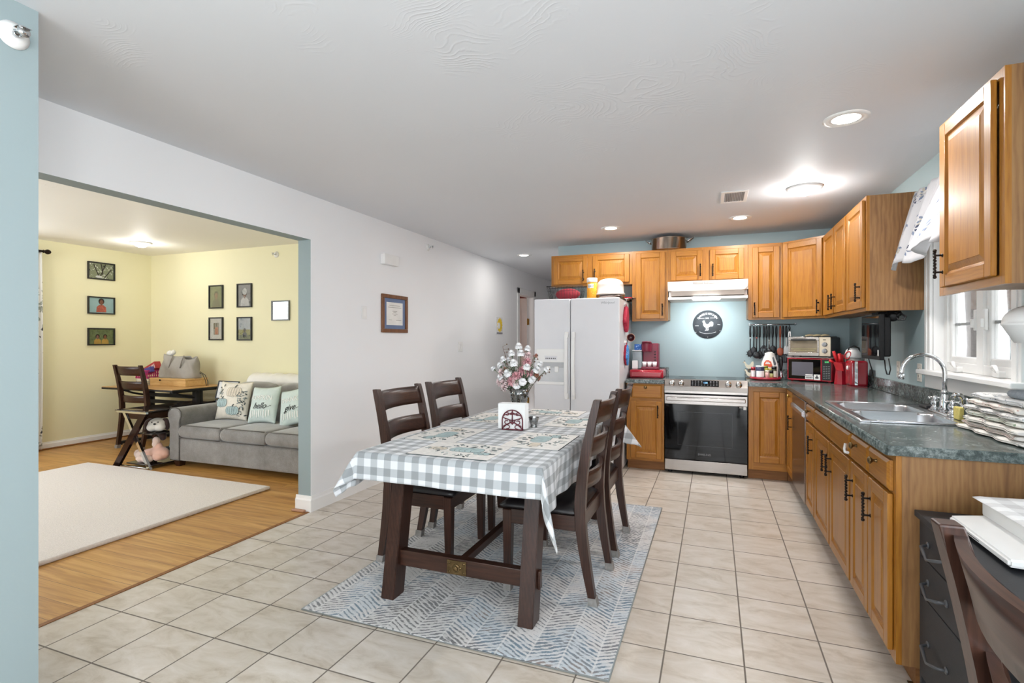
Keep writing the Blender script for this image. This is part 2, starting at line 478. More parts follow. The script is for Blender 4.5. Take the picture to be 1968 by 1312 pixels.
# ---------------------------------------------------------------- mesh builder
class MB:
    def __init__(s):
        s.bm = bmesh.new()
        s.mi = 0
        s.uv = None
        s.M = Matrix.Identity(4)
    def _v(s, co):
        return s.bm.verts.new(s.M @ Vector(co))
    def _f(s, vs, smooth=False):
        try:
            f = s.bm.faces.new(vs)
        except ValueError:
            return None
        f.material_index = s.mi
        f.smooth = smooth
        return f
    def hexa(s, pts):
        v = [s._v(p) for p in pts]
        fs = []
        for q in ((0, 3, 2, 1), (4, 5, 6, 7), (0, 1, 5, 4), (1, 2, 6, 5), (2, 3, 7, 6), (3, 0, 4, 7)):
            fs.append(s._f([v[i] for i in q]))
        return v, fs
    def box(s, x0, x1, y0, y1, z0, z1, bev=0.0, seg=2):
        v, fs = s.hexa([(x0, y0, z0), (x1, y0, z0), (x1, y1, z0), (x0, y1, z0),
                        (x0, y0, z1), (x1, y0, z1), (x1, y1, z1), (x0, y1, z1)])
        if bev > 0:
            es = list({e for f in fs for e in f.edges})
            r = bmesh.ops.bevel(s.bm, geom=es + v, offset=bev, segments=seg, profile=0.5, affect='EDGES')
            for f in r['faces']:
                f.material_index = s.mi
                f.smooth = True
    def slab(s, poly, z0, z1, bev=0.0, axis=2, smooth=False):
        """poly in the plane normal to axis, extruded z0..z1 along axis"""
        def m(p, h):
            if axis == 2: return (p[0], p[1], h)
            if axis == 0: return (h, p[0], p[1])
            return (p[0], h, p[1])
        a = [s._v(m(p, z0)) for p in poly]
        b = [s._v(m(p, z1)) for p in poly]
        n = len(poly)
        fs = [s._f(list(reversed(a))), s._f(b)]
        side = [s._f([a[i], a[(i + 1) % n], b[(i + 1) % n], b[i]], smooth) for i in range(n)]
        if bev > 0:
            es = [e for f in fs if f for e in f.edges]
            r = bmesh.ops.bevel(s.bm, geom=es, offset=bev, segments=2, profile=0.5, affect='EDGES')
            for f in r['faces']:
                f.material_index = s.mi; f.smooth = True
        return fs
    def frame_of(s, d):
        d = Vector(d).normalized()
        up = Vector((0, 0, 1)) if abs(d.z) < 0.9 else Vector((1, 0, 0))
        a = d.cross(up).normalized()
        return a, d.cross(a).normalized()
    def cyl(s, p0, p1, r0, r1=None, seg=16, cap=True, smooth=True):
        r1 = r0 if r1 is None else r1
        p0 = Vector(p0); p1 = Vector(p1)
        a, b = s.frame_of(p1 - p0)
        c0 = []; c1 = []
        for i in range(seg):
            t = 2 * PI * i / seg
            dv = a * math.cos(t) + b * math.sin(t)
            c0.append(s._v(p0 + dv * r0)); c1.append(s._v(p1 + dv * r1))
        for i in range(seg):
            j = (i + 1) % seg
            s._f([c0[i], c0[j], c1[j], c1[i]], smooth)
        if cap:
            s._f(list(reversed(c0))); s._f(c1)
    def tube(s, pts, r, seg=8, closed=False, cap=True, rr=None):
        pts = [Vector(p) for p in pts]
        n = len(pts)
        rings = []
        prev = None
        for i, p in enumerate(pts):
            if closed:
                d = pts[(i + 1) % n] - pts[i - 1]
            else:
                d = pts[min(i + 1, n - 1)] - pts[max(i - 1, 0)]
            if d.length < 1e-9: d = Vector((0, 0, 1))
            d.normalize()
            if prev is None:
                a, b = s.frame_of(d)
            else:
                a = prev - d * prev.dot(d)
                if a.length < 1e-6: a, b = s.frame_of(d)
                a.normalize()
                b = d.cross(a).normalized()
            prev = a
            rad = rr[i] if rr else r
            rings.append([s._v(p + (a * math.cos(2 * PI * k / seg) + b * math.sin(2 * PI * k / seg)) * rad) for k in range(seg)])
        m = n if closed else n - 1
        for i in range(m):
            A = rings[i]; B = rings[(i + 1) % n]
            for k in range(seg):
                q = (k + 1) % seg
                s._f([A[k], A[q], B[q], B[k]], True)
        if not closed and cap:
            s._f(list(reversed(rings[0]))); s._f(rings[-1])
    def lathe(s, prof, c=(0, 0, 0), seg=24, axis='Z', smooth=True, a0=0.0, a1=2 * PI):
        c = Vector(c)
        full = abs(a1 - a0 - 2 * PI) < 1e-6
        n = seg if full else seg + 1
        rings = []
        for (r, h) in prof:
            ring = []
            if r < 1e-6:
                o = Vector((0, 0, h)) if axis == 'Z' else (Vector((h, 0, 0)) if axis == 'X' else Vector((0, h, 0)))
                ring = [s._v(c + o)]
            else:
                for i in range(n):
                    t = a0 + (a1 - a0) * i / seg
                    x, y = r * math.cos(t), r * math.sin(t)
                    o = Vector((x, y, h)) if axis == 'Z' else (Vector((h, x, y)) if axis == 'X' else Vector((y, h, x)))
                    ring.append(s._v(c + o))
            rings.append(ring)
        for A, B in zip(rings, rings[1:]):
            m = seg
            for i in range(m):
                j = (i + 1) % n
                if len(A) == 1 and len(B) == 1: continue
                if len(A) == 1: s._f([A[0], B[j], B[i]][::-1] if False else [A[0], B[i], B[j]], smooth)
                elif len(B) == 1: s._f([A[i], A[j], B[0]], smooth)
                else: s._f([A[i], A[j], B[j], B[i]], smooth)
        if len(rings[0]) > 1 and full: s._f(list(reversed(rings[0])))
        if len(rings[-1]) > 1 and full: s._f(rings[-1])
    def ball(s, c, r, seg=16, rings=10):
        if isinstance(r, (int, float)): r = (r, r, r)
        c = Vector(c)
        P = []
        for j in range(rings + 1):
            ph = -PI / 2 + PI * j / rings
            if j in (0, rings):
                P.append([s._v(c + Vector((0, 0, r[2] * math.sin(ph))))])
            else:
                P.append([s._v(c + Vector((r[0] * math.cos(ph) * math.cos(2 * PI * i / seg), r[1] * math.cos(ph) * math.sin(2 * PI * i / seg), r[2] * math.sin(ph)))) for i in range(seg)])
        for A, B in zip(P, P[1:]):
            for i in range(seg):
                j = (i + 1) % seg
                if len(A) == 1: s._f([A[0], B[j], B[i]], True)
                elif len(B) == 1: s._f([A[i], A[j], B[0]], True)
                else: s._f([A[i], A[j], B[j], B[i]], True)
    def sheet(s, fn, nu, nv, smooth=True, uvf=None, closed_u=False):
        """fn(u,v) with u,v in 0..1"""
        g = [[s._v(fn(i / nu, j / nv)) for j in range(nv + 1)] for i in range(nu + (0 if closed_u else 1))]
        if uvf and s.uv is None:
            s.uv = s.bm.loops.layers.uv.new('UVMap')
        for i in range(nu):
            i2 = (i + 1) % len(g)
            for j in range(nv):
                f = s._f([g[i][j], g[i2][j], g[i2][j + 1], g[i][j + 1]], smooth)
                if f and uvf:
                    for lp, (a, b) in zip(f.loops, ((i, j), (i + 1, j), (i + 1, j + 1), (i, j + 1))):
                        lp[s.uv].uv = uvf(a / nu, b / nv)
        return g
    def pillow(s, c, hx_, hy_, hz, n=12, puff=0.5, M=None):
        """soft cushion: superellipse-like box centred at c"""
        old = s.M
        if M is not None: s.M = old @ M
        c = Vector(c)
        def top(sgn):
            def fn(u, v):
                x = (u * 2 - 1); y = (v * 2 - 1)
                k = (1 - abs(x) ** 3.0) * (1 - abs(y) ** 3.0)
                k = max(k, 0) ** puff
                pin = 1 - 0.06 * (1 - abs(x)) * (abs(y)) - 0.0
                pin2 = 1 - 0.06 * (1 - abs(y)) * (abs(x))
                return c + Vector((x * hx_ * pin2, y * hy_ * pin, sgn * hz * k))
            return fn
        s.sheet(top(1), n, n)
        s.sheet(lambda u, v: top(-1)(v, u), n, n)
        bmesh.ops.remove_doubles(s.bm, verts=s.bm.verts, dist=1e-5)
        s.M = old

def wm(o):
    m = Matrix.Translation(o.location) @ o.rotation_euler.to_matrix().to_4x4()
    if o.parent: m = wm(o.parent) @ m
    return m

def obj(name, mb, mat, parent=None, local=False, autosmooth=False, solid=0.0, sub=0, off=1.0):
    """link the builder as one mesh object. Coordinates are world ones unless local."""
    me = bpy.data.meshes.new(name)
    if parent is not None and not local:
        bmesh.ops.transform(mb.bm, matrix=wm(parent).inverted(), verts=mb.bm.verts)
    bmesh.ops.recalc_face_normals(mb.bm, faces=mb.bm.faces)
    mb.bm.to_mesh(me)
    mb.bm.free()
    for m in (mat if isinstance(mat, (list, tuple)) else [mat]):
        me.materials.append(m)
    o = bpy.data.objects.new(name, me)
    COL.objects.link(o)
    if parent is not None: o.parent = parent
    if solid:
        md = o.modifiers.new('thickness', 'SOLIDIFY'); md.thickness = solid; md.offset = off
    if sub:
        md = o.modifiers.new('smooth', 'SUBSURF'); md.levels = sub; md.render_levels = sub
    return o

def tag(o, label, cat, group=None, kind=None):
    o['label'] = label
    o['category'] = cat
    if group: o['group'] = group
    if kind: o['kind'] = kind
    return o

def thing(name, label, cat, loc=(0, 0, 0), rz=0.0, group=None):
    o = bpy.data.objects.new(name, None)
    o.empty_display_size = 0.1
    COL.objects.link(o)
    o.location = loc
    o.rotation_euler = (0, 0, rz)
    return tag(o, label, cat, group)

def struct(name, mb, mat, parent=None, **k):
    o = obj(name, mb, mat, parent, **k)
    if parent is None: o['kind'] = 'structure'
    return o

def dup(root, loc, rz, label=None, group=None):
    r = root.copy(); COL.objects.link(r); r.location = loc; r.rotation_euler = (0, 0, rz)
    if label: r['label'] = label
    if group: r['group'] = group
    for ch in list(root.children):
        c = ch.copy(); COL.objects.link(c); c.parent = r
        for g in list(ch.children):
            d = g.copy(); COL.objects.link(d); d.parent = c
    return r

def text_mesh(txt, size, depth=0.001, bold=False, align='CENTER', shear=0.0, spacing=1.0):
    """returns a bmesh-ready mesh of text in XY plane, centred"""
    cu = bpy.data.curves.new('txt', 'FONT')
    cu.body = txt; cu.size = size; cu.extrude = depth; cu.align_x = align; cu.align_y = 'CENTER'
    cu.shear = shear; cu.space_character = spacing
    cu.resolution_u = 2
    if bold: cu.offset = size * 0.02
    o = bpy.data.objects.new('txt', cu)
    COL.objects.link(o)
    dg = bpy.context.evaluated_depsgraph_get()
    me = bpy.data.meshes.new_from_object(o.evaluated_get(dg))
    bpy.data.objects.remove(o)
    bpy.data.curves.remove(cu)
    return me

def add_text(mb, txt, size, M, warp=None, **k):
    me = text_mesh(txt, size, **k)
    n0 = len(mb.bm.verts); f0 = len(mb.bm.faces)
    mb.bm.from_mesh(me)
    mb.bm.verts.ensure_lookup_table(); mb.bm.faces.ensure_lookup_table()
    for v in mb.bm.verts[n0:]:
        p = v.co.copy()
        if warp: p = warp(p)
        v.co = M @ p
    for f in mb.bm.faces[f0:]:
        f.material_index = mb.mi
    bpy.data.meshes.remove(me)

def MX(o, x, y, z=None):
    """matrix from origin and x,y (and z) axis vectors"""
    x = Vector(x).normalized(); y = Vector(y).normalized()
    z = x.cross(y) if z is None else Vector(z)
    m = Matrix.Identity(4)
    for i in range(3):
        m[i][0] = x[i]; m[i][1] = y[i]; m[i][2] = z[i]; m[i][3] = o[i]
    return m
# ================================================================ the room
H = 2.414
HL = 2.50
XL, XR, YB, YR = -2.87, 1.24, 5.97, -2.8
LX, LY, LN = -7.45, 5.08, -0.6      # living room far-left wall, far wall, near wall

def split_faces(o, rules, default=0):
    """assign material slots by face normal: rules = [(test, slot)]"""
    for f in o.data.polygons:
        s = default
        for t, k in rules:
            if t(f.normal, f.center):
                s = k
                break
        f.material_index = s

m = MB()
m.slab([(XL, YR), (0.703, YR), (0.703, 2.42), (XR + 0.12, 2.42), (XR + 0.12, YB + 0.12), (-1.6, YB + 0.12), (-1.6, 10.0), (XL, 10.0)], -0.06, 0.0)
struct('floor', m, TILE)
m = MB(); m.box(LX - 0.1, XL - 0.001, LN - 0.1, LY + 0.1, -0.06, 0.0)
struct('floor', m, PLANK)
m = MB(); m.box(0.7035, XR + 0.12, YR, 2.4195, -0.06, 0.0)
struct('floor', m, PLANK)
m = MB(); m.slab([(2.4195 - 5.3, 0.0), (2.4195, 0.0), (2.4195, 0.004), (2.4195 - 5.3, 0.004)], 0.692, 0.712, axis=0)
struct('trim_1', m, BRONZE)
m = MB(); m.slab([(1.07, 0.0), (3.17, 0.0), (3.17, 0.004), (1.07, 0.004)], XL - 0.022, XL + 0.004, axis=0)
struct('trim_2', m, OAKIN)
m = MB(); m.box(XL - 0.05, XR + 0.12, YR - 0.1, 10.1, H, H + 0.2)
struct('ceiling', m, CEIL)
m = MB(); m.box(LX - 0.1, XL - 0.121, LN - 0.1, LY + 0.1, HL, HL + 0.12)
struct('ceiling', m, CEIL2)

# left wall with the wide opening and the hall door
m = MB()
x0, x1 = XL - 0.12, XL
m.box(x0, x1, 3.17, 7.72, 0, H)
m.box(x0, x1, 8.46, 10.0, 0, H)
m.box(x0, x1, 7.72, 8.46, 2.05, H)
m.box(x0, x1, 1.07, 3.17, 2.075, H)
m.box(x0, x1, 1.07, LY, H, HL + 0.02)
o = struct('wall_left', m, [W_BLUE, W_WHITE, W_YEL])
split_faces(o, [(lambda n, c: n.x > 0.9, 1), (lambda n, c: n.x < -0.9, 2)])
# pale blue boxed-out wall beside the camera
m = MB(); m.box(XL - 0.12, -2.122, YR, 1.069, 0, H)
struct('wall_front_left', m, W_BLUE)
# kitchen back wall, hall end
m = MB(); m.box(-1.715, XR + 0.12, YB, YB + 0.12, 0, H)
struct('wall_back', m, W_AQUA)
m = MB(); m.box(-1.715, -1.6, YB + 0.12, 10.0, 0, H)
m.box(XL - 0.12, -1.6, 10.0, 10.1, 0, H)
struct('wall_hall', m, W_WHITE)
# red room behind the hall door
m = MB()
m.box(XL - 2.0, XL - 0.12, 9.3, 9.4, 0, H); m.box(XL - 2.1, XL - 2.0, 6.6, 9.4, 0, H); m.box(XL - 2.0, XL - 0.12, 6.6, 6.7, 0, H)
m.box(XL - 2.0, XL - 0.12, 6.6, 9.4, H, H + 0.1)
m.box(XL - 2.0, XL - 0.12, 6.6, 9.4, -0.06, 0.0)
struct('wall_side_room', m, W_RED)
# right wall with the window hole
WY0, WY1, WZ0, WZ1 = 2.935, 3.885, 1.125, 2.12
m = MB()
m.box(XR, XR + 0.12, YR, -1.7, 0, H); m.box(XR, XR + 0.12, 0.9, WY0, 0, H); m.box(XR, XR + 0.12, WY1, YB, 0, H)
m.box(XR, XR + 0.12, -1.7, 0.9, 0, 0.85); m.box(XR, XR + 0.12, -1.7, 0.9, 2.12, H)
m.box(XR, XR + 0.12, WY0, WY1, 0, WZ0); m.box(XR, XR + 0.12, WY0, WY1, WZ1, H)
struct('wall_right', m, W_AQUA)
# rear wall behind the camera: two wide glazed openings
m = MB()
m.box(-2.122, -1.75, YR - 0.1, YR, 0, H); m.box(-0.55, -0.35, YR - 0.1, YR, 0, H); m.box(0.95, XR + 0.12, YR - 0.1, YR, 0, H)
m.box(-2.122, XR + 0.12, YR - 0.1, YR, 2.1, H)
struct('wall_rear', m, W_WHITE)
for n, a, b_ in ((2, -1.75, -0.55), (3, -0.35, 0.95)):
    m = MB()
    for xx in (a, b_ - 0.06, (a + b_) / 2 - 0.03):
        m.box(xx, xx + 0.06, YR - 0.08, YR - 0.02, 0, 2.1)
    m.box(a, b_, YR - 0.08, YR - 0.02, 0, 0.08); m.box(a, b_, YR - 0.08, YR - 0.02, 2.03, 2.1)
    w = struct('door_%d' % n, m, TRIMW)
    m = MB(); m.box(a + 0.05, b_ - 0.05, YR - 0.055, YR - 0.05, 0.07, 2.05)
    obj('pane', m, GLASS, w)
# living room walls
m = MB()
m.box(LX - 0.1, LX, LN, 1.5, 0, HL); m.box(LX - 0.1, LX, 3.45, LY, 0, HL)
m.box(LX - 0.1, LX, 1.5, 3.45, 0, 0.75); m.box(LX - 0.1, LX, 1.5, 3.45, 2.15, HL)
struct('wall_living_left', m, W_YEL)
m = MB(); m.box(LX - 0.1, XL - 0.12, LY, LY + 0.1, 0, HL)
struct('wall_living_back', m, W_YEL)
m = MB()
m.box(LX - 0.1, -6.6, LN - 0.1, LN, 0, HL); m.box(-3.9, XL - 0.12, LN - 0.1, LN, 0, HL)
m.box(-6.6, -3.9, LN - 0.1, LN, 0, 0.5); m.box(-6.6, -3.9, LN - 0.1, LN, 2.2, HL)
struct('wall_living_front', m, W_YEL)
m = MB()
for yy in (1.5, 2.45, 3.39): m.box(LX - 0.07, LX - 0.02, yy, yy + 0.06, 0.75, 2.15)
m.box(LX - 0.07, LX - 0.02, 1.5, 3.45, 0.75, 0.81); m.box(LX - 0.07, LX - 0.02, 1.5, 3.45, 2.09, 2.15)
w = struct('window_4', m, TRIMW)
m = MB(); m.box(LX - 0.05, LX - 0.045, 1.55, 3.4, 0.8, 2.1); obj('pane', m, GLASS, w)
m = MB()
for xx in (-6.6, -5.28, -3.96): m.box(xx, xx + 0.06, LN - 0.07, LN - 0.02, 0.5, 2.2)
m.box(-6.6, -3.9, LN - 0.07, LN - 0.02, 0.5, 0.56); m.box(-6.6, -3.9, LN - 0.07, LN - 0.02, 2.14, 2.2)
w = struct('added_window_5', m, TRIMW)  # unseen window added to make the living room bright
m = MB(); m.box(-6.55, -3.95, LN - 0.05, LN - 0.045, 0.55, 2.15); obj('pane', m, GLASS, w)

# baseboards: profile with a small ogee top
def baseboard(name, x0, y0, x1, y1, n, h=0.105, t=0.016):
    """runs along the wall line; n = outward direction (2d)"""
    m = MB()
    prof = [(0, 0), (t, 0), (t, h * 0.72), (t * 0.6, h * 0.82), (t * 0.45, h), (0, h)]
    a = [m._v((x0 + n[0] * d, y0 + n[1] * d, z)) for d, z in prof]
    b = [m._v((x1 + n[0] * d, y1 + n[1] * d, z)) for d, z in prof]
    for i in range(len(prof)):
        j = (i + 1) % len(prof)
        m._f([a[i], a[j], b[j], b[i]])
    m._f(a); m._f(b)
    return struct(name, m, TRIMW)
baseboard('baseboard_left', XL, 3.1705, XL, 7.65, (1, 0), 0.12)
baseboard('baseboard_jamb', XL - 0.136, 3.17, XL + 0.0158, 3.17, (0, -1), 0.12)
baseboard('baseboard_hall', XL, 8.53, XL, 10.0, (1, 0))
baseboard('baseboard_living_left', LX, LN, LX, LY, (1, 0), 0.09)
baseboard('baseboard_living_back', LX, LY, XL - 0.12, LY, (0, -1), 0.09)
m = MB(); m.box(LX + 0.001, LX + 0.03, LN, LY - 0.03, 0, 0.018, 0.005); struct('trim_3', m, OAKIN)
m = MB(); m.box(LX + 0.03, XL - 0.12, LY - 0.03, LY - 0.001, 0, 0.018, 0.005); struct('trim_4', m, OAKIN)
m = MB(); m.box(XL - 0.15, XL - 0.03, 3.125, 3.153, 0.0, 0.018, 0.006); struct('trim_5', m, plain('worn_pine_shoe', hx('B08468'), 0.6))

# hall door casing, open door leaf with hinges
m = MB()
m.box(XL, XL + 0.018, 7.65, 7.735, 0, 2.13, 0.004); m.box(XL, XL + 0.018, 8.445, 8.53, 0, 2.13, 0.004)
m.box(XL, XL + 0.018, 7.65, 8.53, 2.045, 2.13, 0.004)
m.box(XL - 0.12, XL, 7.72, 7.74, 0, 2.05); m.box(XL - 0.12, XL, 8.44, 8.46, 0, 2.05); m.box(XL - 0.12, XL, 7.72, 8.46, 2.03, 2.05)
struct('trim_6', m, TRIMW)
ln = math.radians(35)
m = MB()
D = MX((XL - 0.11, 8.435, 0), (-math.sin(R_(70)), -math.cos(R_(70)), 0), (0, 0, 1))
m.M = D
m.box(0, 0.68, 0.01, 2.02, -0.018, 0.018)
for (a, b_, c, d) in ((0.1, 0.3, 0.25, 0.95), (0.38, 0.58, 0.25, 0.95), (0.1, 0.3, 1.1, 1.85), (0.38, 0.58, 1.1, 1.85)):
    m.box(a, b_, c, d, 0.018, 0.022, 0.003); m.box(a, b_, c, d, -0.022, -0.018, 0.003)
dd = struct('door_1', m, plain('hall_door_paint', hx('E3D2C8'), 0.45, var=0.02))
for zz in (0.28, 1.05, 1.62):
    m = MB(); m.box(XL - 0.125, XL - 0.07, 8.425, 8.4395, zz - 0.05, zz + 0.05, 0.002); m.cyl((XL - 0.1, 8.43, zz - 0.055), (XL - 0.1, 8.43, zz + 0.055), 0.008, seg=10)
    obj('hinge', m, BRASS, dd)

# ---------------------------------------------------------------- kitchen window
m = MB()
cx0, cx1 = XR - 0.018, XR
for (a, b_) in ((2.86, 2.945), (3.875, 3.962)):
    m.box(cx0, cx1, a, b_, 1.115, 2.2, 0.004)
    mid = a + 0.025 if a < 3 else b_ - 0.05
    m.box(cx0 - 0.006, cx0, mid, mid + 0.022, 1.115, 2.2, 0.002)
m.box(cx0, cx1, 2.86, 3.962, 2.1, 2.2, 0.004)
m.box(XR + 0.001, XR + 0.12, WY0 - 0.002, WY0 + 0.012, WZ0, WZ1); m.box(XR + 0.001, XR + 0.12, WY1 - 0.012, WY1 + 0.002, WZ0, WZ1)
m.box(XR + 0.001, XR + 0.12, WY0, WY1, WZ1 - 0.012, WZ1)
win = struct('window_1', m, TRIMW)
m = MB(); m.box(XR - 0.06, XR + 0.12, 2.85, 3.972, 1.10, 1.1275, 0.005); m.box(XR - 0.016, XR - 0.0005, 2.86, 3.962, 1.018, 1.10, 0.004)
obj('window_sill', m, TRIMW, win)
# outer frame, mullion, two casement sashes
def rect_frame(m, x0, x1, y0, y1, z0, z1, w, bev=0.004):
    m.box(x0, x1, y0, y0 + w, z0, z1, bev); m.box(x0, x1, y1 - w, y1, z0, z1, bev)
    m.box(x0, x1, y0 + w, y1 - w, z0, z0 + w, bev); m.box(x0, x1, y0 + w, y1 - w, z1 - w, z1, bev)
m = MB()
rect_frame(m, XR + 0.05, XR + 0.115, WY0 + 0.012, WY1 - 0.012, WZ0 + 0.003, WZ1 - 0.012, 0.052)
m.box(XR + 0.0483, XR + 0.1163, 3.372, 3.448, WZ0 + 0.003, WZ1 - 0.012, 0.004)
obj('window_frame', m, WPLAST, win)
for (a, b_, hs) in ((2.985, 3.378, 1), (3.442, 3.84, -1)):
    m = MB()
    rect_frame(m, XR + 0.062, XR + 0.10, a, b_, WZ0 + 0.045, WZ1 - 0.05, 0.045, 0.008)
    s = obj('sash', m, WPLAST, win)
    m = MB(); m.box(XR + 0.079, XR + 0.083, a + 0.04, b_ - 0.04, WZ0 + 0.08, WZ1 - 0.09); obj('pane', m, GLASS, s)
    m = MB(); m.box(XR + 0.084, XR + 0.094, a + 0.04, b_ - 0.04, 1.392, 1.408); obj('muntin', m, GPLAST, s)
    m = MB()
    yc = (a + b_) / 2
    m.box(XR + 0.02, XR + 0.06, yc - 0.03, yc + 0.03, WZ0 + 0.004, WZ0 + 0.035, 0.006)
    m.tube([(XR + 0.03, yc, WZ0 + 0.03), (XR - 0.0, yc - 0.03, WZ0 + 0.055), (XR - 0.015, yc - 0.09, WZ0 + 0.06), (XR - 0.02, yc - 0.13, WZ0 + 0.035)], 0.007, 8, rr=[0.009, 0.011, 0.009, 0.006])
    obj('crank_handle', m, WPLAST, win)
    m = MB(); yl = b_ - 0.02 if hs > 0 else a + 0.02
    m.box(XR + 0.045, XR + 0.062, yl - 0.012, yl + 0.012, 1.36, 1.47, 0.004); m.box(XR + 0.03, XR + 0.047, yl - 0.006, yl + 0.006, 1.375, 1.42, 0.003)
    obj('latch', m, WPLAST, win)

# unseen window added beside and behind the camera to light the left wall
m = MB()
rect_frame(m, XR + 0.04, XR + 0.10, -1.7, 0.9, 0.85, 2.12, 0.05); m.box(XR + 0.04, XR + 0.10, -0.43, -0.37, 0.85, 2.12)
w = struct('added_window_6', m, TRIMW)
m = MB(); m.box(XR + 0.068, XR + 0.072, -1.65, 0.85, 0.9, 2.07); obj('pane', m, GLASS, w)

# valance
rod = MB()
rod.cyl((XR - 0.065, 2.84, 2.19), (XR - 0.065, 3.99, 2.19), 0.008); rod.box(XR - 0.07, XR - 0.0, 3.965, 3.98, 2.18, 2.2); rod.box(XR - 0.07, XR, 2.85, 2.865, 2.18, 2.2)
rod = obj('curtain_rod', rod, WPLAST); tag(rod, 'thin white curtain rod above the kitchen window, under the valance', 'curtain rod')
m = MB()
def val(u, v):
    y = 2.86 + 1.10 * u
    z = 2.225 - 0.455 * v - 0.022 * v * math.cos(u * 6 * PI)
    fl = 0.03 + 0.215 * v ** 0.95
    fold = 0.030 * (0.25 + v) * math.sin(u * 9 * PI + 0.6) + 0.01 * math.sin(u * 23 * PI)
    return (XR - 0.045 - fl * (0.75 + 0.25 * math.sin(u * 4.5 + 1)) - fold, y + 0.0 * v, z)
m.sheet(val, 110, 18)
t = thing('valance', 'white gathered valance with grey blue leaf print over the sink window', 'curtain', (XR - 0.05, 3.41, 2.22))
obj('valance_cloth', m, VALM, t, solid=0.003)
m = MB(); rv = random.Random(8)
for cl in range(34):
    cu, cv = rv.uniform(0.03, 0.97), rv.uniform(0.06, 0.95)
    if cl < 6: cu, cv = ((0.985, 0.70), (0.93, 0.93), (0.80, 0.62), (0.84, 0.95), (0.90, 0.45), (0.72, 0.85))[cl]
    a0 = rv.uniform(0, 2 * PI)
    dark = rv.random() < 0.6
    for k in range(7):
        a = a0 + (k - 3) * 0.42 if not dark else a0 + k * 0.9
        L1 = rv.uniform(0.022, 0.040)
        P = []
        for (p, q) in ((0, 0), (0.3, 0.2), (0.65, 0.2), (1, 0), (0.65, -0.2), (0.3, -0.2)):
            dy_ = L1 * (0.35 + p) * math.cos(a) - L1 * q * math.sin(a); dz_ = L1 * (0.35 + p) * math.sin(a) + L1 * q * math.cos(a)
            uu = min(0.998, max(0.002, cu + dy_ / 1.10)); vv_ = min(0.995, max(0.002, cv + dz_ / 0.455))
            w3 = Vector(val(uu, vv_)); w3.x -= 0.0045
            P.append(m._v(w3))
        m.mi = (0 if k % 3 else 1) if dark else (2 if k % 2 else 1)
        m._f(P)
obj('leaf_print', m, [plain('dark_leaf_print', hx('3F4558'), 0.9, var=0.2), plain('blue_grey_leaf_print', hx('6F7A90'), 0.9, var=0.2), plain('pale_taupe_leaf_print', hx('B0AA9E'), 0.9, var=0.1)], t)['kind'] = 'stuff'

# ---------------------------------------------------------------- outside the kitchen window
m = MB(); m.box(XR + 0.12, 9, -1, 9, -0.4, -0.35); struct('trim_7', m, plain('lawn_grass', hx('6F7C5C'), 0.95, var=0.25, nscale=12)).name = 'ground'
BARK = plain('rough_bark', hx('6E6864'), 0.95, var=0.3, nscale=25, bmp=0.8, bscale=30)
LEAFM = plain('pale_spring_leaves', hx('6E7C66'), 0.9, var=0.35, nscale=14)
for k, (tx, ty, r) in enumerate(((3.3, 7.7, 0.13), (3.3, 9.9, 0.16), (4.9, 7.9, 0.12), (4.6, 12.2, 0.2))):
    t = thing('tree', ['slim grey tree seen through the far window sash', 'thick grey tree seen through the far window sash, left of the slim one', 'grey tree seen through the near window sash', 'most distant grey tree outside the window'][k], 'tree', (tx, ty, -0.35), 0, 'trees outside the kitchen window')
    m = MB(); m.tube([(tx, ty, -0.35), (tx + 0.03, ty, 1.2), (tx - 0.04, ty + 0.05, 2.6), (tx, ty, 4.5)], r, 12, rr=[r * 1.3, r, r * 0.85, r * 0.5]); obj('trunk', m, BARK, t)
    m = MB()
    rnd = random.Random(k)
    for q in range(9):
        c = (tx + rnd.uniform(-0.45, 0.45), ty + rnd.uniform(-0.45, 0.45), 3.3 + rnd.uniform(0, 1.6))
        m.ball(c, (rnd.uniform(0.25, 0.4), rnd.uniform(0.25, 0.4), rnd.uniform(0.25, 0.4)), 12, 8)
    f = obj('foliage', m, LEAFM, t)
    tx_ = bpy.data.textures.new('leaf_clumps', 'CLOUDS'); tx_.noise_scale = 0.12
    md = f.modifiers.new('clumps', 'DISPLACE'); md.texture = tx_; md.strength = 0.35
m = MB()
rnd = random.Random(3)
for q in range(26):
    m.ball((5.6 + rnd.uniform(-0.3, 0.3), 4.5 + q * 0.36, 0.1 + rnd.uniform(-0.1, 0.25)), (0.4, 0.4, 0.55), 12, 8)
hedge = obj('hedge', m, LEAFM)
tx_ = bpy.data.textures.new('hedge_clumps', 'CLOUDS'); tx_.noise_scale = 0.08
md = hedge.modifiers.new('clumps', 'DISPLACE'); md.texture = tx_; md.strength = 0.3
tag(hedge, 'pale green hedge far outside behind the trees', 'hedge')

# ---------------------------------------------------------------- lights
def area(name, loc, rot, sx, sy, power, col=(1, 1, 1), shape='RECTANGLE', parent=None, spread=180):
    l = bpy.data.lights.new(name, 'AREA')
    l.shape = shape; l.size = sx
    if shape in ('RECTANGLE', 'ELLIPSE'): l.size_y = sy
    l.energy = power; l.color = col; l.spread = R_(spread)
    o = bpy.data.objects.new(name, l); COL.objects.link(o)
    o.location = loc; o.rotation_euler = rot
    if parent: o.parent = parent; o.location = Vector(loc) - parent.location
    return o
area('daylight_rear_left', (-1.15, YR - 0.02, 1.1), (R_(90), 0, PI), 1.1, 1.95, 34, (0.86, 0.93, 1.0)).rotation_euler = (R_(90), 0, 0)
area('daylight_rear_right', (0.3, YR - 0.02, 1.1), (R_(90), 0, 0), 1.2, 1.95, 34, (0.86, 0.93, 1.0))
area('daylight_living_left', (LX + 0.01, 2.47, 1.45), (0, R_(-90), 0), 1.3, 1.85, 33, (0.86, 0.94, 1.0))
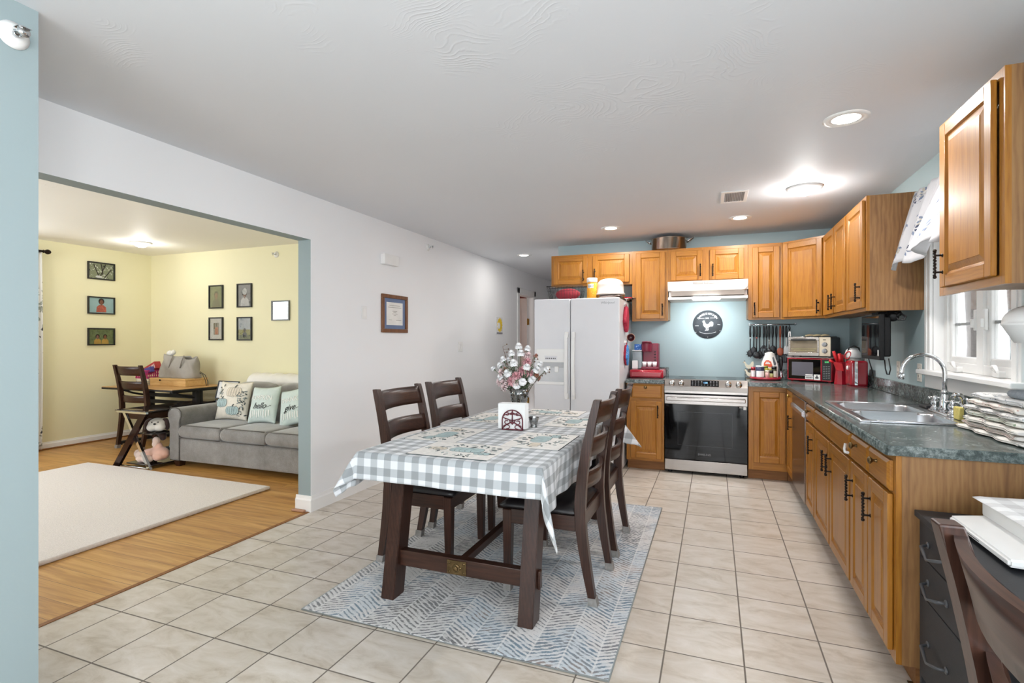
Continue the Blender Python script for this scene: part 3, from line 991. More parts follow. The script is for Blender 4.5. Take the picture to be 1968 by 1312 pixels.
area('added_fill_living_front', (-5.25, LN + 0.0, 1.35), (R_(90), 0, 0), 2.6, 1.6, 36, (0.90, 0.95, 1.0))  # added fill at the unseen front window of the living room
area('added_fill_right', (XR + 0.03, -0.4, 1.49), (0, R_(90), 0), 1.15, 2.4, 62, (0.88, 0.94, 1.0))  # added fill from the unseen side window, aimed at the white wall
area('side_room_light', (XL - 1.0, 8.0, 2.3), (0, 0, 0), 0.5, 0.5, 14, (1, 0.93, 0.88))

def downlight(x, y, label, dome=False, z=H, r=0.068, power=7, living=False):
    t = thing('ceiling_light', label, 'ceiling light', (x, y, z), 0)
    m = MB()
    if dome:
        m.lathe([(r * 0.9, z), (r + 0.045, z), (r + 0.045, z - 0.012), (r + 0.02, z - 0.022), (r, z - 0.024), (r * 0.9, z - 0.02)], (x, y, 0), 40)
        obj('trim_ring', m, TRIMW, t)
        m = MB(); m.lathe([(r, z - 0.02), (r * 0.97, z - 0.03), (r * 0.8, z - 0.045), (r * 0.45, z - 0.055), (0, z - 0.058)], (x, y, 0), 32)
        obj('diffuser', m, LAMPB, t)
        lz = z - 0.062
    else:
        m.lathe([(r, z), (r + 0.028, z), (r + 0.028, z - 0.004), (r + 0.01, z - 0.009), (r, z - 0.004)], (x, y, 0), 40)
        obj('trim_ring', m, TRIMW, t)
        m = MB(); m.lathe([(r, z - 0.003), (r * 0.5, z - 0.006), (0, z - 0.007)], (x, y, 0), 32)
        obj('diffuser', m, LAMP, t)
        lz = z - 0.0105
    if dome:
        l = bpy.data.lights.new('lamp', 'POINT'); l.energy = power; l.color = (1.0, 0.98, 0.96); l.shadow_soft_size = 0.06
        o = bpy.data.objects.new('lamp', l); COL.objects.link(o); o.parent = t; o.location = (0, 0, lz - z - 0.10)
    else:
        area('lamp', (x, y, lz), (0, 0, 0), r * 1.6, 0, power, (1.0, 0.975, 0.95), 'DISK', t)
    return t
downlight(0.615, 3.03, 'recessed ceiling light nearest the camera, above the sink', r=0.075, power=14)
downlight(0.612, 4.295, 'bulging dome ceiling light beside the air vent', True, r=0.072, power=7)
downlight(0.22, 5.146, 'recessed ceiling light in front of the corner cabinet', power=15)
downlight(-0.948, 5.166, 'recessed ceiling light above the fridge area', power=13)
downlight(-2.305, 6.407, 'recessed ceiling light in the hallway, farthest away', power=4)
downlight(-0.95, 0.25, 'unseen dome light added for fill behind the camera on the left', True, power=13)  # dome added out of view to brighten walls and floor
downlight(0.25, -0.9, 'unseen dome light added for fill behind the camera on the right', True, power=9)  # second added dome, out of view, fills from the right
downlight(-1.2, -1.6, 'unseen dome light added for fill at the rear windows', True, power=9)  # third added dome, out of view, fills from the rear
downlight(-6.535, 4.333, 'round ceiling light in the yellow living room', True, HL, 0.07, 6)
downlight(-6.9, 2.9, 'ceiling light hidden behind the pale blue wall, in the living room', True, HL, 0.07, 6)

# world
w = bpy.data.worlds.new('overcast_sky'); SC.world = w
w.use_nodes = True
nt = w.node_tree
bg = nt.nodes['Background']
sky = nt.nodes.new('ShaderNodeTexSky'); sky.sky_type = 'HOSEK_WILKIE'; sky.turbidity = 8; sky.ground_albedo = 0.5
sky.sun_direction = (0.3, -0.4, 0.85)
L(nt, mixc(nt, 0.75, sky.outputs[0], (0.93, 0.96, 1.0)), bg.inputs[0])
bg.inputs[1].default_value = 5.0

# camera
cd = bpy.data.cameras.new('camera'); cam = bpy.data.objects.new('camera', cd); COL.objects.link(cam)
cam.location = (0, 0, 1.31); cam.rotation_euler = (R_(90), 0, R_(21.1))
cd.sensor_width = 36; cd.lens = 36 * 1005 / 1968; cd.shift_y = -3 / 1968; cd.clip_start = 0.02
SC.camera = cam
SC.view_settings.view_transform = 'Standard'; SC.view_settings.look = 'None'
SC.view_settings.gamma = 1.0; SC.view_settings.exposure = 0.1; SC.view_settings.use_curve_mapping = False
SC.cycles.max_bounces = 8; SC.cycles.diffuse_bounces = 5; SC.cycles.glossy_bounces = 4; SC.cycles.transparent_max_bounces = 12
SC.cycles.use_adaptive_sampling = True; SC.cycles.adaptive_threshold = 0.03
SC.cycles.sample_clamp_indirect = 6.0; SC.cycles.caustics_reflective = False; SC.cycles.caustics_refractive = False

# ---------------------------------------------------------------- things on walls and ceiling
t = thing('ceiling_vent', 'rectangular white air vent in the kitchen ceiling', 'air vent', (0.145, 4.37, H))
m = MB()
for (a, b_, c, d) in ((0.05, 0.24, 4.20, 4.235), (0.05, 0.24, 4.505, 4.54), (0.05, 0.075, 4.235, 4.505), (0.215, 0.24, 4.235, 4.505)):
    m.box(a, b_, c, d, H - 0.008, H, 0.003)
obj('vent_frame', m, TRIMW, t)
m = MB()
for k in range(12):
    xx = 0.08 + k * 0.0115
    m.hexa([(xx, 4.235, H - 0.002), (xx + 0.002, 4.235, H - 0.002), (xx + 0.002, 4.505, H - 0.002), (xx, 4.505, H - 0.002),
            (xx + 0.006, 4.235, H - 0.007), (xx + 0.008, 4.235, H - 0.007), (xx + 0.008, 4.505, H - 0.007), (xx + 0.006, 4.505, H - 0.007)])
obj('louvre', m, GPLAST, t)
m = MB(); m.box(-7.2, -6.5, 2.75, 2.95, HL - 0.006, HL, 0.003); o = obj('ceiling_vent', m, TRIMW); tag(o, 'long flat white vent in the living room ceiling beside the blue wall', 'air vent')

def sprinkler(loc, n, label, s=1.0):
    t = thing('fire_sprinkler', label, 'sprinkler', loc)
    M = MX(loc, (n[1], -n[0], 0), (0, 0, 1)) if abs(n[2]) < 0.5 else Matrix.Translation(loc)
    # local z = outward
    x = Vector((-n[1], n[0], 0)); M = MX(loc, x, (0, 0, 1))
    if (M.to_3x3() @ Vector((0, 0, 1))).dot(Vector(n)) < 0: M = MX(loc, -x, (0, 0, 1))
    m = MB(); m.M = M
    m.lathe([(0, 0), (0.034 * s, 0), (0.036 * s, 0.004), (0.026 * s, 0.008), (0.022 * s, 0.014), (0.014 * s, 0.016), (0, 0.016)], (0, 0, 0), 28); obj('escutcheon', m, WPLAST, t)
    m = MB(); m.M = M
    m.cyl((0, 0, 0.012), (0, 0, 0.03), 0.009 * s, seg=6)
    m.tube([(-0.008 * s, 0, 0.03), (-0.014 * s, 0, 0.042), (0, 0, 0.058), (0.014 * s, 0, 0.042), (0.008 * s, 0, 0.03)], 0.0022 * s, 6)
    obj('sprinkler_frame', m, CHROME, t)
    m = MB(); m.M = M
    m.lathe([(0, 0.058), (0.013 * s, 0.058), (0.015 * s, 0.06), (0, 0.061)], (0, 0, 0), 16)
    m.box(-0.014 * s, 0.014 * s, 0.010, 0.012, 0.04, 0.07); obj('deflector', m, CHROME, t)
    return t
sprinkler((-2.122, 1.0, 2.298), (1, 0, 0), 'white round sprinkler on the pale blue wall, top left', 1.22)
sprinkler((XL, 4.92, 2.305), (1, 0, 0), 'small sprinkler high on the white wall under the ceiling', 1.0)
sprinkler((-5.14, LY, 2.385), (0, -1, 0), 'small sprinkler high on the yellow living room wall', 1.1)

t = thing('door_chime', 'white boxy door chime on the white wall, above the certificate', 'door chime', (XL, 4.18, 2.0))
m = MB(); m.box(XL, XL + 0.05, 4.065, 4.295, 2.012, 2.108, 0.003); obj('cover', m, WPLAST, t)
m = MB(); m.box(XL + 0.004, XL + 0.052, 4.06, 4.08, 2.02, 2.10, 0.001); obj('side_vent', m, TRIMW, t)
def plate(name, label, cat, M, w, h, kind):
    t = thing(name, label, cat, M.translation)
    m = MB(); m.M = M; m.box(-w / 2, w / 2, -h / 2, h / 2, 0, 0.006, 0.003); obj('cover_plate', m, ALMOND if kind == 'outlet_a' else WPLAST, t)
    if kind == 'switch2':
        for dx in (-w / 4, w / 4):
            m = MB(); m.M = M; m.hexa([(dx - 0.017, -0.033, 0.006), (dx + 0.017, -0.033, 0.006), (dx + 0.017, 0.033, 0.006), (dx - 0.017, 0.033, 0.006), (dx - 0.016, -0.032, 0.007), (dx + 0.016, -0.032, 0.007), (dx + 0.016, 0.032, 0.011), (dx - 0.016, 0.032, 0.011)]); obj('rocker', m, TRIMW, t)
    elif kind == 'blank':
        m = MB(); m.M = M; m.box(-0.02, 0.02, -0.035, 0.035, 0.006, 0.009, 0.001); obj('dial_face', m, TRIMW, t)
    else:
        for dz in (-0.022, 0.022):
            m = MB(); m.M = M; m.box(-0.016, 0.016, dz - 0.015, dz + 0.015, 0.006, 0.009, 0.004); m.mi = 1
            m.box(-0.008, -0.005, dz - 0.006, dz + 0.006, 0.009, 0.0093); m.box(0.005, 0.008, dz - 0.006, dz + 0.006, 0.009, 0.0093)
            obj('socket', m, [ALMOND, BLACK], t)
    return t
LWM = lambda y, z: MX((XL, y, z), (0, 1, 0), (0, 0, 1))
RWM = lambda y, z: MX((XR, y, z), (0, -1, 0), (0, 0, 1))
plate('wall_thermostat', 'flat white thermostat plate left of the framed certificate', 'thermostat', LWM(3.82, 1.55), 0.075, 0.115, 'blank')
plate('light_switch', 'white double light switch on the white wall behind the chairs', 'light switch', LWM(5.69, 1.23), 0.118, 0.118, 'switch2')
plate('power_outlet', 'almond power outlet between the television and the faucet', 'power outlet', RWM(4.50, 1.10), 0.072, 0.116, 'outlet_a')
plate('power_outlet', 'almond power outlet beside the window casing', 'power outlet', RWM(4.09, 1.10), 0.072, 0.116, 'outlet_a')
plate('power_outlet', 'white power outlet in the corner behind the red appliances', 'power outlet', RWM(5.40, 1.10), 0.072, 0.116, 'outlet')

# framed certificate
t = thing('framed_certificate', 'wooden framed certificate with blue mat on the white wall', 'framed certificate', (XL, 4.287, 1.56))
M = LWM(4.287, 1.56)
def frame_parts(t, M, w, h, fw, fmat, depth=0.02, bev=0.004):
    m = MB(); m.M = M
    m.box(-w / 2, w / 2, h / 2 - fw, h / 2, 0, depth, bev); m.box(-w / 2, w / 2, -h / 2, -h / 2 + fw, 0, depth, bev)
    m.box(-w / 2, -w / 2 + fw, -h / 2 + fw, h / 2 - fw, 0, depth, bev); m.box(w / 2 - fw, w / 2, -h / 2 + fw, h / 2 - fw, 0, depth, bev)
    return obj('picture_frame', m, fmat, t)
frame_parts(t, M, 0.43, 0.36, 0.035, wood('walnut_frame', hx('5E3A22'), hx('7E5232'), hx('97673F'), 0.4, 2, base=4))
m = MB(); m.M = M; m.box(-0.185, 0.185, -0.15, 0.15, 0, 0.006); obj('mat_board', m, plain('slate_blue_mat', hx('6C7C9C'), 0.8), t)
m = MB(); m.M = M; m.box(-0.135, 0.135, -0.108, 0.108, 0.006, 0.008); m.mi = 1
for (zz, hw) in ((0.078, 0.09), (0.060, 0.11), (0.024, 0.04), (0.012, 0.025), (-0.002, 0.045), (-0.014, 0.02)):
    m.box(-hw, hw, zz - 0.002, zz + 0.002, 0.008, 0.0083)
m.box(-0.1, -0.05, -0.062, -0.058, 0.008, 0.0083); m.box(0.02, 0.11, -0.062, -0.058, 0.008, 0.0083)
obj('certificate', m, [plain('ivory_paper', hx('E9E7E2'), 0.8), plain('faded_ink', hx('9A958C'), 0.8)], t)

# small yellow and white panel (generic)
t = thing('wall_plaque', 'small yellow and white painted plaque by the hallway door', 'wall plaque', (XL, 6.92, 1.51))
m = MB(); m.M = LWM(6.92, 1.513); m.box(-0.115, 0.115, -0.12, 0.12, 0, 0.008, 0.001); obj('panel', m, plain('plaque_white', hx('E4E3E4'), 0.5), t)
m = MB(); m.M = LWM(6.92, 1.513)
pts = []
for k in range(28):
    a = 2 * PI * k / 28; r = (0.085 if k % 2 else 0.11)
    pts.append((0.01 + r * 0.95 * math.cos(a), 0.01 + r * math.sin(a)))
m.slab(pts, 0.008, 0.010)
m.mi = 1; m.slab([(-0.03 + 0.05 * math.cos(2 * PI * k / 16), -0.0 + 0.045 * math.sin(2 * PI * k / 16)) for k in range(16)], 0.010, 0.012)
m.mi = 2; m.box(-0.1, 0.11, -0.115, -0.095, 0.008, 0.011)
obj('painted_shape', m, [plain('plaque_yellow', hx('E8C630'), 0.5), plain('plaque_white_patch', hx('EFEDE8'), 0.5), plain('plaque_grey', hx('8C8890'), 0.5)], t)
# ================================================================ cabinetry
def AX(x, y, z, run):
    """local frame on a cabinet face: s along, t up, d outward"""
    if run == 'back': return MX((x, y, z), (1, 0, 0), (0, 0, 1))
    if run == 'right': return MX((x, y, z), (0, -1, 0), (0, 0, 1))
    return MX((x, y, z), run, (0, 0, 1))

def pull(M, s, t, L_=0.105, parent=None):
    m = MB(); m.M = M
    n = 26
    pts = [(s + 0.0022 * math.cos(k * 1.9), t - L_ / 2 + L_ * k / n, 0.047 + 0.0022 * math.sin(k * 1.9)) for k in range(n + 1)]
    m.tube(pts, 0.0046, 6, rr=[0.0058 if k % 4 < 2 else 0.0042 for k in range(n + 1)])
    m.ball((s, t - L_ / 2 - 0.004, 0.047), 0.0075, 8, 6); m.ball((s, t + L_ / 2 + 0.004, 0.047), 0.0075, 8, 6)
    for q in (-0.036, 0.036):
        m.cyl((s, t + q, 0.018), (s, t + q, 0.047), 0.0042, seg=8)
        m.lathe([(0.008, 0.019), (0.008, 0.022), (0, 0.023)], (s, t + q, 0), 10)
    return obj('handle', m, IRON, parent)

def knob(M, s, t, parent, mat=BRONZE, d0=0.019):
    m = MB(); m.M = M
    m.lathe([(0.009, d0), (0.006, d0 + 0.004), (0.005, d0 + 0.014), (0.010, d0 + 0.019), (0.0155, d0 + 0.024), (0.0155, d0 + 0.028), (0.009, d0 + 0.033), (0, d0 + 0.034)], (s, t, 0), 16)
    return obj('knob', m, mat, parent)

def panel_door(parent, M, s0, s1, t0, t1, name='door', hmat=OAKX, handle=None, fw=0.052):
    """raised panel door, 20 mm thick, in the local frame"""
    m = MB(); m.M = M
    T = 0.02
    def vstile(a, b): m.box(a, b, t0, t1, 0.001, T, 0.003, 1)
    vstile(s0, s0 + fw); vstile(s1 - fw, s1)
    m.mi = 1
    m.box(s0 + fw, s1 - fw, t1 - fw, t1, 0.001, T, 0.003, 1)
    m.box(s0 + fw, s1 - fw, t0, t0 + fw, 0.001, T, 0.003, 1)
    m.mi = 0
    a, b_, c, d = s0 + fw, s1 - fw, t0 + fw, t1 - fw
    # sloped sticking then bevelled raised field
    rings = [(0.0, T - 0.002), (0.006, T - 0.009), (0.011, T - 0.010), (0.036, T - 0.0025), (0.0375, T - 0.001)]
    prev = None
    for i, (ins, z) in enumerate(rings):
        ins = min(ins, (b_ - a) / 2.3, (d - c) / 2.3)
        r = [m._v(p) for p in ((a + ins, c + ins, z), (b_ - ins, c + ins, z), (b_ - ins, d - ins, z), (a + ins, d - ins, z))]
        if prev:
            for k in range(4):
                m._f([prev[k], prev[(k + 1) % 4], r[(k + 1) % 4], r[k]])
        prev = r
    m._f(prev)
    o = obj(name, m, [OAK, hmat], parent)
    if handle: pull(M, handle[0], handle[1], parent=o)
    return o

def slab_drawer(parent, M, s0, s1, t0, t1, hmat=OAKX, kn=None, name='drawer'):
    m = MB(); m.M = M
    T = 0.02; b = 0.012
    rings = [(0, 0.001), (0, T - 0.008), (b, T)]
    prev = None
    for ins, z in rings:
        r = [m._v(p) for p in ((s0 + ins, t0 + ins, z), (s1 - ins, t0 + ins, z), (s1 - ins, t1 - ins, z), (s0 + ins, t1 - ins, z))]
        if prev:
            for k in range(4): m._f([prev[k], prev[(k + 1) % 4], r[(k + 1) % 4], r[k]])
        else: m._f(list(reversed(r)))
        prev = r
    m._f(prev)
    o = obj(name, m, hmat, parent)
    if kn: knob(M, kn[0], kn[1], o)
    return o

def face_frame(parent, M, w, t0, t1, stiles, rails, hmat, depth=0.018):
    m = MB(); m.M = M
    for a, b_ in stiles: m.box(a, b_, t0, t1, -depth, 0.0)
    m.mi = 1
    for a, b_, c, d in rails: m.box(a, b_, c, d, -depth, -0.0004)
    return obj('face_frame', m, [OAK, hmat], parent)

# ---------------- wall cabinets on the back wall
YF = 5.66
ZT = 2.252
def wall_unit(x0, x1, z0, doors, label, group=None, side='right'):
    t = thing('wall_cabinet', label, 'cabinet', (x0, YB, z0))
    m = MB(); m.box(x0 + 0.0005, x1 - 0.0005, YF + 0.018, YB - 0.0005, z0 + 0.012, ZT); obj('cabinet_body', m, OAKD, t)
    M = AX(x0, YF, 0, 'back'); w = x1 - x0
    g = 0.038
    st = [(0.0005, g), (w - g, w - 0.0005)]
    if len(doors) == 2 and doors[1][0] - doors[0][1] > 0.03: st.append((doors[0][1] - x0 - 0.006, doors[1][0] - x0 + 0.006))
    face_frame(t, M, w, z0, ZT, st, [(g, w - g, z0, z0 + 0.036), (g, w - g, ZT - 0.036, ZT)], OAKX)
    for (a, b_, c, d, hx_, hz) in doors:
        panel_door(t, M, a - x0, b_ - x0, c, d, handle=(hx_ - x0, hz))
    return t
wall_unit(-1.708, -0.812, 1.905, [(-1.676, -1.291, 1.928, 2.232, -1.335, 2.015), (-1.233, -0.84, 1.928, 2.228, -1.208, 2.02)], 'short two-door oak wall cabinet above the fridge')
wall_unit(-0.811, -0.444, 1.508, [(-0.77, -0.473, 1.532, 2.225, -0.499, 1.624)], 'tall single-door oak wall cabinet left of the range hood')
wall_unit(-0.443, 0.316, 1.897, [(-0.416, -0.107, 1.920, 2.222, -0.127, 2.018), (-0.038, 0.279, 1.918, 2.22, -0.009, 2.012)], 'short two-door oak wall cabinet above the range hood')
wall_unit(0.317, 0.618, 1.508, [(0.354, 0.592, 1.528, 2.219, 0.372, 1.614)], 'narrow oak wall cabinet right of the range hood')
# diagonal corner unit
cA = Vector((0.619, YF, 0)); cB = Vector((0.93, 5.40, 0))
t = thing('corner_wall_cabinet', 'diagonal oak corner wall cabinet above the toaster oven', 'cabinet', (1.24, 5.97, 1.508))
m = MB(); m.slab([(0.6195, YF + 0.019), (0.6195, YB - 0.0005), (XR - 0.0005, YB - 0.0005), (XR - 0.0005, 5.4005), (0.949, 5.4005)], 1.52, ZT); obj('cabinet_body', m, OAKD, t)
dv = (cB - cA); wd = dv.length
M = AX(cA.x, cA.y, 0, tuple(dv.normalized()))
face_frame(t, M, wd, 1.508, ZT, [(0.001, 0.03), (wd - 0.03, wd - 0.001)], [(0.03, wd - 0.03, 1.508, 1.544), (0.03, wd - 0.03, ZT - 0.036, ZT)], OAKX, 0.012)
panel_door(t, M, 0.016, wd - 0.014, 1.528, 2.232, handle=(wd - 0.045, 1.612))

# ---------------- wall cabinets on the right wall
XF = 0.93
def right_wall_unit(y0, y1, z0, doors, label, zt=ZT):
    t = thing('wall_cabinet', label, 'cabinet', (XR, y0, z0))
    m = MB(); m.box(XF + 0.018, XR - 0.0005, y0 + 0.0005, y1 - 0.0005, z0 + 0.02, zt)
    m.box(XF + 0.018, XR - 0.0005, y0 + 0.0005, y0 + 0.014, z0, z0 + 0.02)
    obj('cabinet_body', m, OAKD, t)
    M = AX(XF, y1, 0, 'right'); w = y1 - y0
    g = 0.038
    st = [(0.0005, g), (w - g, w - 0.0005)]
    for (p, q) in zip(doors, doors[1:]):
        st.append((y1 - p[0] - 0.006, y1 - q[1] + 0.006))
    face_frame(t, M, w, z0, zt, st, [(g, w - g, z0, z0 + 0.034), (g, w - g, zt - 0.034, zt)], OAKY)
    for (a, b_, c, d, hy, hz) in doors:   # a<b in y
        panel_door(t, M, y1 - b_, y1 - a, c, d, hmat=OAKY, handle=(y1 - hy, hz))
    return t
right_wall_unit(4.50, 5.399, 1.503, [(4.945, 5.365, 1.528, 2.232, 4.985, 1.62), (4.53, 4.905, 1.528, 2.232, 4.868, 1.62)], 'two-door oak wall cabinet on the window wall beside the corner cabinet')
right_wall_unit(4.02, 4.499, 1.50, [(4.045, 4.478, 1.522, 2.228, 4.098, 1.628)], 'single-door oak wall cabinet with wide side panel left of the window')
t = right_wall_unit(2.277, 2.835, 1.503, [(2.325, 2.772, 1.535, 2.226, 2.742, 1.635)], 'large oak wall cabinet at the right edge, nearest the camera', 2.25)

# ---------------- base cabinets
ZC = 0.876
def toe(t, poly):
    m = MB(); m.slab(poly, 0.001, 0.10); obj('toe_board', m, OAKIN, t)
# left of range
t = thing('base_cabinet', 'oak base cabinet between fridge and range', 'cabinet', (-0.64, YB, 0))
m = MB(); m.box(-0.826, -0.4605, 5.398, YB - 0.001, 0.10, ZC - 0.001); obj('cabinet_body', m, OAKD, t)
M = AX(-0.826, 5.38, 0, 'back')
face_frame(t, M, 0.3655, 0.10, ZC - 0.001, [(0, 0.045), (0.33, 0.3655)], [(0.045, 0.33, 0.10, 0.14), (0.045, 0.33, 0.69, 0.735), (0.045, 0.33, 0.85, ZC - 0.001)], OAKX)
slab_drawer(t, M, 0.055, 0.345, 0.728, 0.862, kn=(0.19, 0.838))
panel_door(t, M, 0.042, 0.345, 0.126, 0.698, handle=(0.308, 0.60))
toe(t, [(-0.826, 5.45), (-0.4605, 5.45), (-0.4605, 5.9), (-0.826, 5.9)])
# right of range
t = thing('base_cabinet', 'oak base cabinet right of the range, in the corner', 'cabinet', (0.5, YB, 0))
m = MB(); m.box(0.304, 0.638, 5.398, YB - 0.001, 0.10, ZC - 0.001); obj('cabinet_body', m, OAKD, t)
M = AX(0.304, 5.38, 0, 'back')
face_frame(t, M, 0.336, 0.10, ZC - 0.001, [(0, 0.042), (0.305, 0.336)], [(0.042, 0.305, 0.10, 0.18), (0.042, 0.305, 0.82, ZC - 0.001)], OAKX)
panel_door(t, M, 0.041, 0.309, 0.169, 0.828)
toe(t, [(0.304, 5.45), (0.638, 5.45), (0.638, 5.9), (0.304, 5.9)])
# corner filler with narrow door
XB = 0.64
t = thing('base_cabinet', 'narrow oak base cabinet between corner and dishwasher', 'cabinet', (XR, 5.2, 0))
m = MB(); m.box(XB + 0.022, XR - 0.001, 4.985, YB - 0.001, 0.10, ZC - 0.001); obj('cabinet_body', m, OAKD, t)
M = AX(XB, 5.378, 0, 'right')
face_frame(t, M, 0.392, 0.10, ZC - 0.001, [(0.0, 0.03), (0.37, 0.392)], [(0.03, 0.37, 0.10, 0.14), (0.03, 0.37, 0.85, ZC - 0.001)], OAKY)
d_ = panel_door(t, M, 0.022, 0.388, 0.118, 0.862, hmat=OAKY, handle=(0.34, 0.60))
knob(M, 0.31, 0.825, d_, BRASS)
toe(t, [(0.711, 4.985), (0.711, 5.45), (0.642, 5.45), (0.642, 5.9), (1.2, 5.9), (1.2, 4.985)])

def base_run(y0, y1, doors, drawers, label, end_panel=False):
    t = thing('base_cabinet', label, 'cabinet', (XR, (y0 + y1) / 2, 0))
    m = MB(); m.box(XB + 0.018, XR - 0.001, y0 + (0.019 if end_panel else 0.0005), y1 - 0.0005, 0.10, 0.73)
    m.box(XB + 0.018, XB + 0.04, y0 + (0.019 if end_panel else 0.0005), y1 - 0.0005, 0.73, ZC - 0.001)
    obj('cabinet_body', m, OAKD, t)
    M = AX(XB, y1, 0, 'right'); w = y1 - y0
    st = [(0.0005, 0.03), (w - (0.045 if end_panel else 0.03), w - 0.0005)]
    for (p, q) in zip(doors, doors[1:]): st.append((y1 - p[0] - 0.012, y1 - q[1] + 0.012))
    face_frame(t, M, w, 0.09, ZC - 0.001, st, [(0.03, w - 0.03, 0.09, 0.14), (0.03, w - 0.03, 0.70, 0.745), (0.03, w - 0.03, 0.84, ZC - 0.001)], OAKY)
    for (a, b_, hy) in doors:
        panel_door(t, M, y1 - b_, y1 - a, 0.125, 0.722, hmat=OAKY, handle=(y1 - hy, 0.60))
    for (a, b_, ky) in drawers:
        slab_drawer(t, M, y1 - b_, y1 - a, 0.735, 0.850, hmat=OAKY, kn=(y1 - ky, 0.818) if ky else None)
    toe(t, [(0.71, y0 + 0.03), (0.71, y1), (1.2, y1), (1.2, y0 + 0.03)])
    if end_panel:
        m = MB(); m.box(XB + 0.0182, XR - 0.001, y0 - 0.001, y0 + 0.018, 0.09, ZC - 0.001); obj('end_panel', m, OAKD, t)
    return t
base_run(3.955, 4.312, [(3.975, 4.288, 4.02)], [(3.975, 4.288, 4.10)], 'oak base cabinet with one drawer next to the dishwasher')
tb = base_run(2.985, 3.954, [(3.487, 3.945, 3.53), (3.0, 3.458, 3.415)], [(3.487, 3.945, None), (3.0, 3.458, None)], 'two-door oak base cabinet under the sink')
base_run(2.357, 2.984, [(2.67, 2.968, 2.925), (2.385, 2.655, 2.62)], [(2.675, 2.968, 2.845), (2.385, 2.655, 2.525)], 'oak base cabinet with two knobs at the near end of the counter', True)
# white child safety latch on the false drawer
M = AX(XB, 3.954, 0, 'right'); m = MB(); m.M = M
m.tube([(0.90, 0.79, 0.022), (0.905, 0.765, 0.028), (0.93, 0.752, 0.03), (0.955, 0.756, 0.024)], 0.007, 8)
o = obj('safety_latch', m, WPLAST); tag(o, 'white curved safety latch stuck on the drawer front under the sink', 'latch')

# ---------------- counters
def rrect(x0, x1, y0, y1, r, n=6):
    pts = []
    for cx, cy, a in ((x1 - r, y0 + r, -90), (x1 - r, y1 - r, 0), (x0 + r, y1 - r, 90), (x0 + r, y0 + r, 180)):
        for k in range(n + 1):
            t = R_(a + 90 * k / n)
            pts.append((cx + r * math.cos(t), cy + r * math.sin(t)))
    return pts
t = thing('countertop', 'long green grey laminate countertop around the corner and sink', 'countertop', (0.9, 4, 0.9))
m = MB()
Z0, Z1 = ZC, 0.914
m.slab([(0.612, 2.345), (XR - 0.001, 2.345), (XR - 0.001, 2.995), (0.612, 2.995), (0.612, 2.36), (0.606, 2.358)], Z0, Z1, 0.0)
m.box(0.612, 0.69, 2.995, 3.795, Z0, Z1); m.box(1.145, XR - 0.001, 2.995, 3.795, Z0, Z1)
m.slab([(0.612, 3.795), (XR - 0.001, 3.795), (XR - 0.001, YB - 0.001), (0.302, YB - 0.001), (0.302, 5.352), (0.50, 5.352), (0.565, 5.33), (0.605, 5.27), (0.612, 5.255)], Z0, Z1)
# soft waterfall nose along the fronts
m.slab([(0.6052, Z0), (0.612, Z0), (0.612, Z1), (0.6105, Z1 - 0.0002), (0.6075, Z1 - 0.002), (0.6057, Z1 - 0.0045), (0.6052, Z1 - 0.008)], 2.36, 5.255, axis=1, smooth=True)
obj('worktop', m, COUNTER, t)
m = MB(); m.box(XR - 0.022, XR - 0.0008, 2.36, YB - 0.001, Z1, Z1 + 0.098, 0.004); m.box(0.302, XR - 0.022, YB - 0.022, YB - 0.0008, Z1, Z1 + 0.098, 0.004)
obj('backsplash', m, COUNTER, t)
t = thing('countertop', 'short green grey countertop piece left of the range', 'countertop', (-0.64, 5.6, 0.9))
m = MB(); m.slab([(-0.832, 5.352), (-0.4595, 5.352), (-0.4595, YB - 0.001), (-0.832, YB - 0.001)], Z0, Z1, 0.003); obj('worktop', m, COUNTER, t)
m = MB(); m.box(-0.832, -0.4595, YB - 0.022, YB - 0.0008, Z1, Z1 + 0.098, 0.004); obj('backsplash', m, COUNTER, t)

# ---------------- sink
t = thing('kitchen_sink', 'double bowl stainless steel sink set in the counter', 'sink', (0.9, 3.4, 0.914))
SX0, SX1, SY0, SY1 = 0.66, 1.185, 2.968, 3.822
bowls = [(0.705, 1.07, 3.42, 3.78), (0.705, 1.07, 3.01, 3.385)]
m = MB()
zr0, zr1 = 0.9145, 0.9215
m.box(SX0, 0.705, SY0, SY1, zr0, zr1, 0.002); m.box(1.07, SX1, SY0, SY1, zr0, zr1, 0.002)
m.box(0.705, 1.07, SY0, 3.01, zr0, zr1, 0.002); m.box(0.705, 1.07, 3.385, 3.42, zr0, zr1, 0.002); m.box(0.705, 1.07, 3.78, SY1, zr0, zr1, 0.002)
for a, b_ in (((SX0 + 0.004, SY0 + 0.004), (SX0 + 0.004, SY1 - 0.004)), ((SX0 + 0.004, SY0 + 0.004), (SX1 - 0.004, SY0 + 0.004)), ((SX0 + 0.004, SY1 - 0.004), (SX1 - 0.004, SY1 - 0.004))):
    m.cyl((a[0], a[1], zr1), (b_[0], b_[1], zr1), 0.004, seg=8)
obj('rim', m, STEELY, t)
for (a, b_, c, d) in bowls:
    m = MB()
    rings = []
    for (ins, r, z) in ((0, 0.0005, zr1 - 0.0005), (0.0, 0.055, zr1 - 0.0006), (0.006, 0.055, zr1 - 0.012), (0.012, 0.05, 0.80), (0.03, 0.05, 0.745), (0.09, 0.05, 0.738)):
        rings.append([m._v((x, y, z)) for x, y in rrect(a + ins, b_ - ins, c + ins, d - ins, r)])
    for A, B in zip(rings, rings[1:]):
        for k in range(len(A)):
            q = (k + 1) % len(A)
            m._f([A[k], A[q], B[q], B[k]], A is not rings[0])
    m._f(rings[-1])
    m.lathe([(0.04, 0.739), (0.03, 0.735), (0, 0.734)], ((a + b_) / 2, (c + d) / 2, 0), 16)
    obj('bowl', m, STEELY, t)
